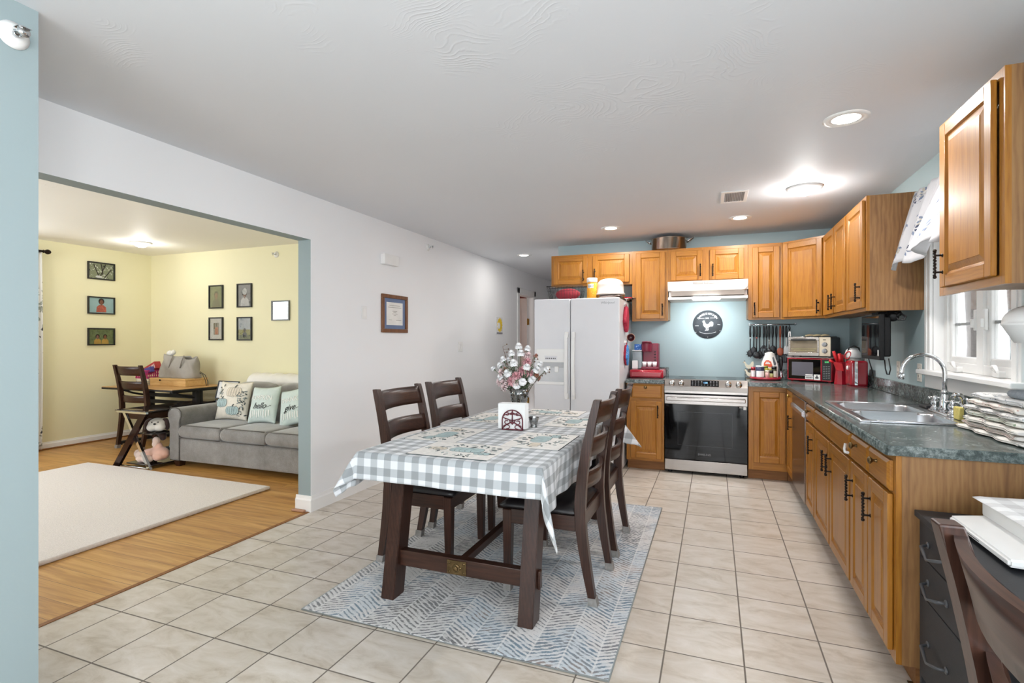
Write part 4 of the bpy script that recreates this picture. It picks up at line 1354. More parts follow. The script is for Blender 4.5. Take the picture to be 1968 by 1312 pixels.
# black rinse mat / soap dish behind far bowl
m = MB(); m.box(1.12, 1.175, 3.60, 3.72, 0.9225, 0.938, 0.005); o = obj('soap_dish', m, BLACK); tag(o, 'flat black soap dish on the sink deck left of the faucet', 'soap dish')

# ---------------- faucet
fx, fy = 1.13, 3.375
t = thing('kitchen_faucet', 'tall chrome gooseneck faucet with two cross handles', 'faucet', (fx, fy, 0.922))
m = MB(); m.slab(rrect(fx - 0.028, fx + 0.028, fy - 0.135, fy + 0.165, 0.026), 0.922, 0.934, 0.003); obj('deck_plate', m, CHROME, t)
m = MB()
m.lathe([(0.024, 0.934), (0.026, 0.95), (0.022, 0.985), (0.016, 1.02), (0.0135, 1.03), (0.0165, 1.034), (0.0165, 1.042), (0.0115, 1.045)], (fx, fy, 0), 20)
pts = [(fx, fy, 1.04), (fx, fy, 1.10), (fx, fy, 1.138)]
R0 = 0.094
for k in range(1, 15):
    a = PI * k / 14
    pts.append((fx - R0 + R0 * math.cos(a), fy, 1.138 + R0 * math.sin(a)))
pts += [(fx - 2 * R0 - 0.002, fy, 1.12)]
m.tube(pts, 0.0108, 14)
m.lathe([(0.0135, 1.128), (0.0155, 1.12), (0.0155, 1.112), (0.013, 1.10), (0.011, 1.098), (0, 1.099)], (fx - 2 * R0 - 0.002, fy, 0), 16)
obj('spout', m, CHROME, t)
for hy in (3.50, 3.275):
    m = MB()
    m.lathe([(0.024, 0.934), (0.022, 0.94), (0.015, 0.952), (0.021, 0.966), (0.019, 0.98), (0.012, 0.988), (0.014, 0.996), (0.009, 1.004), (0, 1.006)], (fx, hy, 0), 18)
    for k in range(4):
        a = PI / 2 * k + 0.4
        m.tube([(fx, hy, 0.992), (fx + 0.022 * math.cos(a), hy + 0.022 * math.sin(a), 0.996), (fx + 0.04 * math.cos(a), hy + 0.04 * math.sin(a), 0.994)], 0.004, 8, rr=[0.004, 0.004, 0.0065])
    obj('cross_handle', m, CHROME, t)
m = MB(); sy = 3.215
m.lathe([(0.02, 0.922), (0.018, 0.93), (0.012, 0.95), (0.011, 0.985)], (fx + 0.02, sy, 0), 14)
m.tube([(fx + 0.02, sy, 0.98), (fx + 0.018, sy, 1.015), (fx + 0.008, sy, 1.035), (fx - 0.012, sy, 1.038), (fx - 0.022, sy, 1.024)], 0.012, 12, rr=[0.011, 0.0125, 0.013, 0.013, 0.011])
m.tube([(fx + 0.028, sy - 0.004, 1.02), (fx + 0.03, sy - 0.02, 1.02), (fx + 0.03, sy - 0.028, 0.985), (fx + 0.03, sy - 0.03, 0.95)], 0.007, 8)
obj('side_sprayer', m, CHROME, t)
m = MB(); m.box(1.10, 1.122, 3.12, 3.185, 0.922, 0.985, 0.005); o = obj('sponge', m, SPONGE); tag(o, 'yellow sponge standing between faucet and folded cloths', 'sponge')

# ---------------- dishwasher
t = thing('dishwasher', 'dark stainless dishwasher in the counter run', 'dishwasher', (0.9, 4.65, 0))
m = MB(); m.box(0.66, 1.2, 4.318, 4.98, 0.10, ZC - 0.002); obj('tub_body', m, BLACKM, t)
m = MB(); m.box(0.618, 0.658, 4.325, 4.975, 0.11, 0.862, 0.005); o = obj('door', m, STEELD, t)
m = MB(); m.hexa([(0.602, 4.35, 0.75), (0.6175, 4.35, 0.74), (0.6175, 4.95, 0.74), (0.602, 4.95, 0.75), (0.602, 4.35, 0.775), (0.6175, 4.35, 0.79), (0.6175, 4.95, 0.79), (0.602, 4.95, 0.775)]); obj('handle', m, STEELY, o)
m = MB(); m.box(0.69, 0.70, 4.33, 4.97, 0.001, 0.10); obj('toe_board', m, BLACKM, t)

# ---------------- range
t = thing('electric_range', 'stainless steel electric range with black glass oven door', 'stove', (-0.078, 5.7, 0))
rx0, rx1 = -0.456, 0.298
m = MB(); m.box(rx0 + 0.004, rx1 - 0.004, 5.425, YB - 0.03, 0.03, 0.905); obj('range_body', m, BLACKM, t)
m = MB(); m.box(rx0, rx1, 5.44, YB - 0.005, 0.9055, 0.921, 0.003); ct = obj('cooktop', m, BGLASS, t)
m = MB()
RM = plain('burner_ring_print', hx('2A2A2C'), 0.2)
for (bx, by, br) in ((-0.27, 5.6, 0.10), (0.12, 5.6, 0.085), (-0.27, 5.83, 0.075), (0.12, 5.83, 0.095)):
    m.lathe([(br, 0.9211), (br + 0.003, 0.9212), (br + 0.003, 0.9214), (br, 0.9214)], (bx, by, 0), 32)
obj('burner_print', m, RM, ct)['kind'] = 'stuff'
# sloped control fascia
m = MB()
m.slab([(5.352, 0.815), (5.43, 0.815), (5.455, 0.922), (5.40, 0.925), (5.362, 0.855)], rx0 + 0.001, rx1 - 0.001, axis=0)
m.box(rx0 + 0.001, rx1 - 0.001, 5.36, 5.43, 0.79, 0.815, 0.002)
cp = obj('control_panel', m, STEEL, t)
fa = Vector((0, 5.362, 0.855)); fb = Vector((0, 5.40, 0.925)); up = (fb - fa).normalized()
FM = MX((0, 5.381, 0.89), (1, 0, 0), tuple(up))
for kx in (-0.385, -0.298, 0.13, 0.222):
    m = MB(); m.M = FM
    m.lathe([(0.029, 0.0005), (0.029, 0.006), (0.024, 0.009), (0.0225, 0.028), (0.020, 0.032), (0, 0.033)], (kx, -0.008, 0), 24)
    m.box(kx - 0.0035, kx + 0.0035, -0.03, 0.014, 0.032, 0.036, 0.001)
    obj('control_knob', m, CHROME, cp)
m = MB(); m.M = FM; m.box(-0.21, 0.045, -0.032, 0.03, 0.0, 0.003, 0.001)
disp = obj('display_panel', m, BGLASS, cp)
m = MB(); m.M = FM
for r in range(4):
    for c in range(9):
        if 3 < c < 6 and r < 2: continue
        xx = -0.2 + c * 0.0275; zz = 0.02 - r * 0.014
        m.box(xx, xx + 0.014, zz, zz + 0.0025, 0.003, 0.0034)
m.mi = 1; add_text(m, '1:28', 0.022, FM @ Matrix.Translation((-0.075, 0.006, 0.0036)), depth=0.0002)
obj('panel_print', m, [plain('grey_print', hx('A9ABB0'), 0.5), SCREENB], cp)
m = MB()
m.box(rx0 + 0.002, rx1 - 0.002, 5.382, 5.422, 0.142, 0.776, 0.003); od = obj('oven_door', m, BGLASS, t)
m = MB()
m.box(rx0 + 0.002, rx1 - 0.002, 5.372, 5.3818, 0.682, 0.776, 0.003)
obj('door_rail', m, STEEL, t)
m = MB(); m.box(rx0 + 0.02, rx1 - 0.02, 5.325, 5.345, 0.718, 0.752, 0.006); m.box(rx0 + 0.03, rx0 + 0.055, 5.345, 5.372, 0.722, 0.748); m.box(rx1 - 0.055, rx1 - 0.03, 5.345, 5.372, 0.722, 0.748)
obj('handle', m, STEEL, t)
m = MB()
wx0, wx1, wz0, wz1 = -0.33, 0.165, 0.28, 0.61
for (a, b_, c, d) in ((wx0, wx1, wz1 - 0.003, wz1), (wx0, wx1, wz0, wz0 + 0.003), (wx0, wx0 + 0.003, wz0, wz1), (wx1 - 0.003, wx1, wz0, wz1)): m.box(a, b_, 5.3812, 5.382, c, d)
obj('window_outline', m, RM, od)
m = MB(); m.mi = 0
add_text(m, 'SAMSUNG', 0.026, MX((-0.085, 5.3812, 0.20), (1, 0, 0), (0, 0, 1)), bold=True, depth=0.0003)
obj('lettering', m, plain('grey_logo', hx('77787A'), 0.5), od)
m = MB(); m.box(0.26, 0.285, 5.380, 5.3818, 0.65, 0.678, 0.0); m.box(0.225, 0.255, 5.380, 5.3818, 0.668, 0.672)
obj('sticker', m, WPLAST, od)
m = MB(); m.box(rx0 + 0.003, rx1 - 0.003, 5.382, 5.42, 0.03, 0.137, 0.004); obj('storage_drawer', m, STEEL, t)
for (a, b_) in ((rx0 + 0.05, 5.44), (rx1 - 0.05, 5.44), (rx0 + 0.05, 5.88), (rx1 - 0.05, 5.88)):
    m = MB(); m.cyl((a, b_, 0), (a, b_, 0.03), 0.02, seg=12); obj('foot', m, BLACK, t)

# ---------------- hood
t = thing('range_hood', 'white range hood under the short wall cabinet', 'range hood', (-0.063, 5.96, 1.72))
HM = plain('warm_white_enamel', hx('DDD2C8'), 0.35, var=0.01)
m = MB()
hx0, hx1 = -0.433, 0.306
# curved ends: front skirt drawn in the XZ plane then given depth
pts = [(hx0, 1.893), (hx0, 1.855)]
for k in range(7):
    a = PI / 2 * k / 6
    pts.append((hx0 + 0.055 - 0.055 * math.cos(a), 1.855 - 0.06 * math.sin(a)))
for k in range(7):
    a = PI / 2 * k / 6
    pts.append((hx1 - 0.055 + 0.055 * math.sin(a), 1.795 + 0.06 - 0.06 * math.cos(a)))
pts.append((hx1, 1.893))
m.slab(pts, 5.468, 5.478, axis=1)
m.box(hx0, hx1, 5.478, YB - 0.002, 1.80, 1.893)
m.slab([(5.50, 1.75), (5.60, 1.75), (5.60, 1.80), (5.485, 1.80)], hx0 + 0.03, hx1 - 0.03, axis=0)
hb = obj('hood_shell', m, HM, t)
m = MB(); m.slab([(5.50, 1.715), (YB - 0.002, 1.715), (YB - 0.002, 1.80), (5.60, 1.80), (5.60, 1.752), (5.50, 1.74)], hx0 + 0.001, hx1 - 0.001, axis=0); obj('underside_pan', m, WPLAST, t)
m = MB(); m.box(-0.19, 0.05, 5.492, 5.56, 1.706, 1.735, 0.003); obj('lamp_lens', m, HOODL, t)
for (a, b_) in ((-0.205, -0.192), (0.052, 0.065)):
    m = MB(); m.box(a, b_, 5.488, 5.58, 1.704, 1.742, 0.002); obj('lens_bracket', m, WPLAST, t)
for (a, b_) in ((-0.19, -0.10), (-0.09, -0.05), (-0.04, 0.05)):
    m = MB(); m.box(a, b_, 5.4665, 5.468, 1.862, 1.886)
    m.mi = 1
    for k in range(4): m.box(a + 0.003, b_ - 0.003, 5.4655, 5.4665, 1.864 + k * 0.0055, 1.8665 + k * 0.0055)
    obj('vent_grille', m, [GPLAST, plain('slat_white', hx('D8D0C8'), 0.5)], t)
area('lamp', (-0.07, 5.62, 1.70), (R_(28), 0, 0), 0.26, 0.1, 5.0, (0.88, 0.97, 1.0), 'RECTANGLE', t)

# ---------------- fridge
t = thing('refrigerator', 'white side-by-side refrigerator with ice and water dispenser', 'refrigerator', (-1.28, 5.5, 0))
fx0, fx1, fyd = -1.715, -0.848, 5.075
m = MB(); m.box(fx0 + 0.005, fx1 - 0.004, 5.15, 5.90, 0.02, 1.715, 0.006); obj('fridge_body', m, FRIDGE, t)
m = MB(); m.box(fx0 + 0.02, fx1 - 0.02, 5.13, 5.151, 0.02, 0.10); obj('base_grille', m, GPLAST, t)
dx = -1.336
m = MB(); m.box(fx0, dx - 0.003, fyd, 5.145, 0.105, 1.722, 0.01, 3)
fd = obj('freezer_door', m, FRIDGE, t)
m = MB(); m.box(dx + 0.003, fx1, fyd, 5.145, 0.105, 1.722, 0.01, 3); gd = obj('fridge_door', m, FRIDGE, t)
m = MB(); m.box(dx - 0.003, dx + 0.003, 5.10, 5.15, 0.11, 1.71); obj('door_gasket', m, DGREY, t)
for (hx_, s, par) in ((dx - 0.034, -1, fd), (dx + 0.036, 1, gd)):
    m = MB()
    pts = [(hx_ + s * 0.004, fyd - 0.03, 1.38), (hx_ + s * 0.004, fyd - 0.038, 1.34), (hx_, fyd - 0.045, 1.25), (hx_, fyd - 0.05, 1.05), (hx_, fyd - 0.045, 0.86), (hx_ + s * 0.004, fyd - 0.038, 0.77), (hx_ + s * 0.004, fyd - 0.03, 0.73)]
    for p, q in zip(pts, pts[1:]):
        m.hexa([(p[0] - 0.015, p[1], p[2]), (p[0] + 0.015, p[1], p[2]), (p[0] + 0.015, p[1] + 0.018, p[2]), (p[0] - 0.015, p[1] + 0.018, p[2]),
                (q[0] - 0.015, q[1], q[2]), (q[0] + 0.015, q[1], q[2]), (q[0] + 0.015, q[1] + 0.018, q[2]), (q[0] - 0.015, q[1] + 0.018, q[2])])
    m.box(hx_ - 0.015, hx_ + 0.019, fyd - 0.035, fyd, 1.33, 1.39, 0.006); m.box(hx_ - 0.015, hx_ + 0.019, fyd - 0.035, fyd, 0.72, 0.78, 0.006)
    obj('handle', m, WPLAST, par)
# dispenser
m = MB()
a0, a1, b0, b1 = -1.69, -1.395, 0.86, 1.22
m.box(a0, a1, fyd - 0.008, fyd, 1.085, b1, 0.003); m.box(a0, a0 + 0.028, fyd - 0.008, fyd, b0, 1.09, 0.002); m.box(a1 - 0.006, a1, fyd - 0.008, fyd, b0, 1.09, 0.002); m.box(a0, a1, fyd - 0.012, fyd, b0, 0.89, 0.003)
dp = obj('dispenser_bezel', m, WPLAST, fd)
m = MB(); m.box(a0 + 0.028, a1 - 0.006, fyd - 0.001, fyd + 0.0002, 0.89, 1.085)
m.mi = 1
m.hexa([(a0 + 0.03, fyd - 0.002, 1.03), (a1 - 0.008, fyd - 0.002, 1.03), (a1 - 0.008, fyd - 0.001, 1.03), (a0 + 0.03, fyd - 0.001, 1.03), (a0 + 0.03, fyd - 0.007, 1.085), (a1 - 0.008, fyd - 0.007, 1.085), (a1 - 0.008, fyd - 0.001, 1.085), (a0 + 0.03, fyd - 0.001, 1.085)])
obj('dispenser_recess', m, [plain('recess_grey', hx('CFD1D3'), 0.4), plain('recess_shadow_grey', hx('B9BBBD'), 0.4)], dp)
for xx in (-1.56, -1.475):
    m = MB(); m.box(xx - 0.022, xx + 0.022, fyd - 0.016, fyd - 0.004, 0.985, 1.045, 0.006); obj('paddle', m, WPLAST, dp)
m = MB()
for k in range(6): m.box(-1.59 + k * 0.019, -1.58 + k * 0.019, fyd - 0.0095, fyd - 0.008, 1.118, 1.130)
m.mi = 1; m.box(-1.60, -1.47, fyd - 0.0088, fyd - 0.0081, 1.105, 1.150)
obj('button', m, [DGREY, FRIDGE], dp)
m = MB()
add_text(m, 'Whirlpool', 0.032, MX((-0.965, fyd - 0.0006, 1.672), (1, 0, 0), (0, 0, 1)), shear=0.35, depth=0.0004)
obj('lettering', m, plain('silver_logo', hx('8A8C90'), 0.4, 0.5), gd)
# ================================================================ rugs
def rug(name, x0, x1, y0, y1, h, mat, label, edge=None, r=0.003):
    m = MB()
    if edge is None:
        m.box(x0, x1, y0, y1, 0.0005, h, r)
        o = obj(name, m, mat)
        return tag(o, label, 'rug')
    t = thing(name, label, 'rug', ((x0 + x1) / 2, (y0 + y1) / 2, 0))
    m.box(x0 + 0.006, x1 - 0.006, y0 + 0.006, y1 - 0.006, 0.0005, h, r); obj('pile', m, mat, t)
    m = MB()
    m.tube([(x0 + 0.004, y0 + 0.004, h * 0.55), (x1 - 0.004, y0 + 0.004, h * 0.55), (x1 - 0.004, y1 - 0.004, h * 0.55), (x0 + 0.004, y1 - 0.004, h * 0.55)], h * 0.5, 6, closed=True)
    obj('bound_edge', m, edge, t)
    return t
rug('area_rug', -1.867, -0.372, 1.995, 4.21, 0.009, RUG, 'grey and blue chevron rug under the dining table', plain('rug_binding', hx('8E918F'), 0.9))
lr = rug('shag_rug', -6.12, -3.63, 0.25, 3.52, 0.03, SHAG, 'large cream shag rug on the living room floor', None, 0.012)

# ================================================================ dining chairs
def make_chair(name, label, group=None):
    t = thing(name, label, 'chair', (0, 0, 0), 0, group)
    path = [(-0.262, 0.0), (-0.232, 0.16), (-0.205, 0.34), (-0.197, 0.46), (-0.205, 0.60), (-0.228, 0.76), (-0.262, 0.92), (-0.285, 1.01)]
    thk = [0.034, 0.042, 0.05, 0.054, 0.052, 0.046, 0.040, 0.036]
    def yz(z):
        for (a, b), (c, d) in zip(path, path[1:]):
            if b <= z <= d: return a + (c - a) * (z - b) / (d - b)
        return path[-1][0]
    w = 0.038
    for s in (-1, 1):
        m = MB()
        xc = s * 0.228
        rings = []
        # resample the curve smoothly
        N = 22
        for k in range(N + 1):
            z = 1.01 * k / N
            y = yz(z); 
            # smooth
            y = (yz(max(0, z - 0.04)) + 2 * y + yz(min(1.01, z + 0.04))) / 4 if 0 < k < N else y
            kk = min(len(thk) - 2, int(k / N * (len(thk) - 1))); f = k / N * (len(thk) - 1) - kk
            th = thk[kk] * (1 - f) + thk[kk + 1] * f
            xi = xc - s * 0.012 * max(0, 1 - z / 0.4)
            rings.append([m._v(p) for p in ((xi - w / 2, y - th / 2, z), (xi + w / 2, y - th / 2, z), (xi + w / 2, y + th / 2, z), (xi - w / 2, y + th / 2, z))])
        for A, B in zip(rings, rings[1:]):
            for q in range(4): m._f([A[q], A[(q + 1) % 4], B[(q + 1) % 4], B[q]])
        m._f(list(reversed(rings[0]))); m._f(rings[-1])
        bmesh.ops.bevel(m.bm, geom=[e for e in m.bm.edges if abs((e.verts[0].co - e.verts[1].co).z) > 0.02 or e.verts[0].co.z > 1.0], offset=0.004, segments=2, profile=0.5, affect='EDGES')
        lg = obj('leg', m, WAL, t, local=True)
        m = MB(); fxp = xc - s * 0.012
        m.hexa([(fxp - 0.022, -0.284, 0.001), (fxp + 0.022, -0.284, 0.001), (fxp + 0.022, -0.240, 0.001), (fxp - 0.022, -0.240, 0.001),
                (fxp - 0.0225, -0.278, 0.04), (fxp + 0.0225, -0.278, 0.04), (fxp + 0.0225, -0.234, 0.04), (fxp - 0.0225, -0.234, 0.04)])
        obj('foot_pad', m, FELT, lg, local=True)
    for s in (-1, 1):
        m = MB(); xc = s * 0.215
        m.hexa([(xc - 0.018, 0.172, 0.0), (xc + 0.018, 0.172, 0.0), (xc + 0.018, 0.208, 0.0), (xc - 0.018, 0.208, 0.0),
                (xc - 0.024, 0.162, 0.425), (xc + 0.024, 0.162, 0.425), (xc + 0.024, 0.212, 0.425), (xc - 0.024, 0.212, 0.425)])
        bmesh.ops.bevel(m.bm, geom=m.bm.edges[:], offset=0.003, segments=1, affect='EDGES')
        lg = obj('leg', m, WAL, t, local=True)
        m = MB(); m.box(xc - 0.0205, xc + 0.0205, 0.169, 0.211, 0.001, 0.04, 0.002); obj('foot_pad', m, FELT, lg, local=True)
    m = MB()
    m.box(-0.192, 0.192, 0.178, 0.203, 0.355, 0.43, 0.002); m.box(-0.209, 0.209, -0.205, -0.182, 0.355, 0.43, 0.002)
    m.mi = 1
    m.box(-0.236, -0.212, -0.175, 0.165, 0.355, 0.43, 0.002); m.box(0.212, 0.236, -0.175, 0.165, 0.355, 0.43, 0.002)
    obj('seat_frame', m, [WALX, WALY], t, local=True)
    m = MB()
    n = 12
    def top(u, v):
        x = (u * 2 - 1); y = (v * 2 - 1)
        k = max(0, (1 - abs(x) ** 5) * (1 - abs(y) ** 5)) ** 0.5
        return (x * 0.242, 0.018 + y * 0.212, 0.447 + 0.034 * k)
    def sk(u, v):
        x = (u * 2 - 1); y = (v * 2 - 1)
        return (x * 0.232, 0.018 + y * 0.202, 0.431)
    g1 = m.sheet(top, n, n); g2 = m.sheet(lambda u, v: sk(u, v), n, n)
    for i in range(n):
        for a, b in (((i, 0), (i + 1, 0)), ((i, n), (i + 1, n)), ((0, i), (0, i + 1)), ((n, i), (n, i + 1))):
            m._f([g1[a[0]][a[1]], g1[b[0]][b[1]], g2[b[0]][b[1]], g2[a[0]][a[1]]], True)
    obj('seat', m, LEATHER, t, local=True)
    for (z0, z1) in ((0.885, 0.995), (0.715, 0.815), (0.555, 0.640)):
        m = MB()
        def sl(side):
            def fn(u, v):
                x = -0.212 + 0.424 * u
                z = z0 + (z1 - z0) * v
                bow = 0.042 * (1 - (2 * u - 1) ** 2)
                return (x, yz(z) - bow + 0.008 + side * 0.009, z)
            return fn
        ga = m.sheet(sl(-1), 14, 3); gb = m.sheet(sl(1), 14, 3)
        nu, nv = 14, 3
        for i in range(nu):
            m._f([ga[i][0], ga[i + 1][0], gb[i + 1][0], gb[i][0]]); m._f([ga[i][nv], ga[i + 1][nv], gb[i + 1][nv], gb[i][nv]])
        for j in range(nv):
            m._f([ga[0][j], ga[0][j + 1], gb[0][j + 1], gb[0][j]]); m._f([ga[nu][j], ga[nu][j + 1], gb[nu][j + 1], gb[nu][j]])
        obj('back_slat', m, WALX, t, local=True)
    return t
ZR = 0.009
chair = make_chair('dining_chair', 'dark wooden dining chair with leather seat, left side of table, nearer the camera')
chair.location = (-1.568, 2.815, ZR); chair.rotation_euler = (0, 0, R_(-90)); chair['group'] = 'dining chairs'
dup(chair, (-1.568, 3.41, ZR), R_(-90), 'dark wooden dining chair, left side of table, farther toward the fridge', 'dining chairs')
dup(chair, (-0.812, 2.755, ZR), R_(90), 'dark wooden dining chair, right side of table, nearer the camera', 'dining chairs')
dup(chair, (-0.812, 3.375, ZR), R_(90), 'dark wooden dining chair, right side of table, farther toward the range', 'dining chairs')
dup(chair, (-6.53, 4.455, 0.0), R_(0), 'dark wooden chair at the desk in the yellow living room', 'dining chairs')
dup(chair, (0.652, 0.846, 0.0), R_(-88), 'dark wooden chair cut off by the lower right corner of the photo', 'dining chairs')

# ================================================================ dining table
TX0, TX1, TY0, TY1, TZ = -1.628, -0.680, 2.112, 3.915, 0.760
t = thing('dining_table', 'long dark wooden trestle dining table on the chevron rug', 'table', (-1.154, 3.0, 0))
m = MB(); m.box(TX0 + 0.006, TX1 - 0.006, TY0 + 0.006, TY1 - 0.006, TZ - 0.035, TZ - 0.002, 0.004); obj('tabletop', m, WALY, t)
m = MB(); m.box(TX0 + 0.10, TX1 - 0.10, TY0 + 0.16, TY1 - 0.16, TZ - 0.12, TZ - 0.0355); obj('apron', m, WALY, t)
for (lx, side) in ((-1.566, -1), (-0.832, 1)):
    for (yb, sg) in ((2.220, 1), (3.845, -1)):
        m = MB()
        w = 0.074; d = 0.098 * sg; lean = 0.128 * sg
        a = [(lx, yb, ZR), (lx + w, yb, ZR), (lx + w, yb + d, ZR), (lx, yb + d, ZR)]
        b = [(lx, yb + lean, TZ - 0.036), (lx + w, yb + lean, TZ - 0.036), (lx + w, yb + lean + d, TZ - 0.036), (lx, yb + lean + d, TZ - 0.036)]
        m.hexa(a + b)
        bmesh.ops.bevel(m.bm, geom=m.bm.edges[:], offset=0.003, segments=2, affect='EDGES')
        lg = obj('leg', m, WAL, t)
        m = MB(); yk = yb + lean * 0.27 + d / 2
        xo = lx + w if side > 0 else lx
        m.box(min(xo, xo + side * 0.014), max(xo, xo + side * 0.014), yk - 0.018, yk + 0.018, 0.16, 0.245, 0.005); obj('tenon_wedge', m, WALX, lg)
for yc in (2.305, 3.76):
    m = MB(); m.box(-1.492, -0.832, yc - 0.022, yc + 0.022, 0.162, 0.242, 0.003); st = obj('stretcher', m, WALX, t)
    if yc < 3:
        m = MB(); m.box(-1.222, -1.118, yc - 0.027, yc - 0.0222, 0.166, 0.234, 0.002)
        for (ax, az) in ((-1.21, 0.178), (-1.13, 0.178), (-1.21, 0.222), (-1.13, 0.222), (-1.19, 0.2), (-1.15, 0.2)): m.ball((ax, yc - 0.027, az), (0.007, 0.003, 0.007), 8, 6)
        m.lathe([(0.022, 0.0), (0.020, -0.004), (0.013, -0.006), (0.012, -0.013), (0, -0.015)], (-1.17, yc - 0.0265, 0.2), 6, axis='Y', smooth=False)
        obj('metal_rosette', m, BRONZE, st)
m = MB(); m.box(-1.187, -1.152, 2.328, 3.737, 0.185, 0.225, 0.003); obj('long_stretcher', m, WALY, t)

# ---------------- tablecloth
m = MB()
OVN, OVL, OVR, OVF = 0.128, 0.17, 0.20, 0.20
def cloth(u, v):
    s = TX0 - OVL + (TX1 - TX0 + OVL + OVR) * u
    q = TY0 - OVN + (TY1 - TY0 + OVN + OVF) * v
    ox = (TX0 - s) if s < TX0 else (s - TX1 if s > TX1 else 0)
    oy = (TY0 - q) if q < TY0 else (q - TY1 if q > TY1 else 0)
    sx = -1 if s < TX0 else 1; sy = -1 if q < TY0 else 1
    xe = min(max(s, TX0), TX1); ye = min(max(q, TY0), TY1)
    z = TZ + 0.003
    if ox <= 0 and oy <= 0:
        return (xe, ye, z + 0.0006 * math.sin(s * 31) * math.sin(q * 17))
    r = math.hypot(ox, oy); th = math.atan2(oy, ox)
    k = math.sin(2 * th)
    near_r = sx > 0 and sy < 0
    far_r = sx > 0 and sy > 0
    rr = r * (1 + (0.52 if near_r else (0.20 if far_r else 0.12)) * k * k)
    flare = 0.09 + (0.20 if near_r else (0.50 if far_r else 0.38)) * k * k
    wav = 0.0
    if ox > 0 and oy == 0:
        wav = 0.10 * ox * math.sin(q * 9.0 + (0 if sx < 0 else 1.3)) + 0.05 * ox * math.sin(q * 23)
        if sx > 0:    # pushed in between the chairs
            wav -= 0.10 * ox
    if oy > 0 and ox == 0:
        wav = 0.05 * oy * math.sin(s * 7 + 2) + 0.02 * oy * math.sin(s * 21)
    if k > 0.02:
        wav += 0.10 * r * k * math.sin(th * 8 + (0.5 if sx < 0 else 2.0))
    out = rr * flare
    drop = math.sqrt(max(rr * rr - out * out, 0))
    c, sn = math.cos(th), math.sin(th)
    # round the table edge a little
    e = min(1, r / 0.02)
    return (xe + sx * (c * (out + wav) + (0.004 * e if ox > 0 else 0)), ye + sy * (sn * (out + wav) + (0.004 * e if oy > 0 else 0)), z - drop + 0.003 * (1 - e) * 0)
W_ = TX1 - TX0 + OVL + OVR; D_ = TY1 - TY0 + OVN + OVF
m.sheet(cloth, 132, 210, uvf=lambda u, v: (u * W_ + 0.01, v * D_ + 0.012))
o = obj('tablecloth', m, GING, solid=0.0018, off=1.0)
tag(o, 'grey and white gingham tablecloth draped over the dining table', 'tablecloth')

# ---------------- placemats with printed pumpkins
PLC = plain('oatmeal_linen', hx('E4E1DC'), 0.85, var=0.08, nscale=40)
PRT = plain('teal_pumpkin_print', hx('A9BDBE'), 0.85, var=0.14, nscale=30)
PRL = plain('grey_leaf_print', hx('8B9391'), 0.85, var=0.3, nscale=60)
PRD = plain('dark_line_print', hx('4B5353'), 0.85, var=0.2)
PRC = plain('cream_pumpkin_print', hx('D8CEBE'), 0.85, var=0.1, nscale=30)
def pumpkin_art(m, M, cx, cy, s, z, ib, il, idk, lobes=5):
    """flat printed pumpkin: overlapping lobes with dark outline, stem, and leaves around"""
    m.M = M
    for k in range(lobes):
        f = (k - (lobes - 1) / 2) / lobes
        ex = cx + f * s * 1.5; rx = s * 0.36 * (1 - abs(f) * 0.25); ry = s * 0.56 * (1 - abs(f) * 0.35)
        m.mi = idk; m.slab([(ex + (rx + 0.0022) * math.cos(2 * PI * i / 20), cy + (ry + 0.0022) * math.sin(2 * PI * i / 20)) for i in range(20)], z, z + 0.0002 + 0.00008 * (2 * k))
        m.mi = ib; m.slab([(ex + rx * math.cos(2 * PI * i / 20), cy + ry * math.sin(2 * PI * i / 20)) for i in range(20)], z, z + 0.00028 + 0.00008 * (2 * k))
    m.mi = idk
    m.slab([(cx - s * 0.08, cy + s * 0.5), (cx + s * 0.08, cy + s * 0.48), (cx + s * 0.22, cy + s * 0.8), (cx + s * 0.1, cy + s * 0.84)], z, z + 0.0016)
def leaf_art(m, M, cx, cy, L_, a, z, mi):
    m.M = M; m.mi = mi
    c, s = math.cos(a), math.sin(a)
    P = [(0, 0), (0.25, 0.16), (0.6, 0.18), (1, 0), (0.6, -0.18), (0.25, -0.16)]
    m.slab([(cx + L_ * (p * c - q * s), cy + L_ * (p * s + q * c)) for p, q in P], z, z + 0.0013)
def placemat(cx, cy, w, h, rz, label, seed):
    rnd = random.Random(seed)
    t = thing('placemat', label, 'placemat', (cx, cy, TZ + 0.006), rz, 'pumpkin placemats')
    M = Matrix.Translation((cx, cy, TZ + 0.0062)) @ Matrix.Rotation(rz, 4, 'Z')
    m = MB(); m.M = M
    m.box(-w / 2, w / 2, -h / 2, h / 2, 0, 0.0022, 0.0008, 1)
    m.mi = 1; m.box(-w / 2 - 0.001, w / 2 + 0.001, -h / 2 - 0.0015, -h / 2 + 0.002, 0, 0.0024)
    obj('mat_cloth', m, [PLC, PRD], t)
    m = MB()
    pumpkin_art(m, M, 0.03, 0.012, 0.095, 0.0022, 0, 1, 2)
    pumpkin_art(m, M, 0.135, -0.04, 0.05, 0.0022, 0, 1, 2, 3)
    pumpkin_art(m, M, -0.125, 0.0, 0.058, 0.0022, 3, 1, 2, 3)
    for k in range(70):
        a = rnd.uniform(0, 2 * PI)
        r = rnd.uniform(0.09, 0.15)
        x = 0.03 + 1.35 * r * math.cos(a); y = 0.85 * r * math.sin(a)
        if abs(x) < w / 2 - 0.03 and abs(y) < h / 2 - 0.03:
            leaf_art(m, M, x, y, rnd.uniform(0.014, 0.032), a + rnd.uniform(-1, 1), 0.0022, 1 if k % 3 else 2)
    obj('pumpkin_print', m, [PRT, PRL, PRD, PRC], t)
    return t
placemat(-1.163, 2.31, 0.42, 0.32, 0, 'pumpkin placemat at the near end of the table', 1)
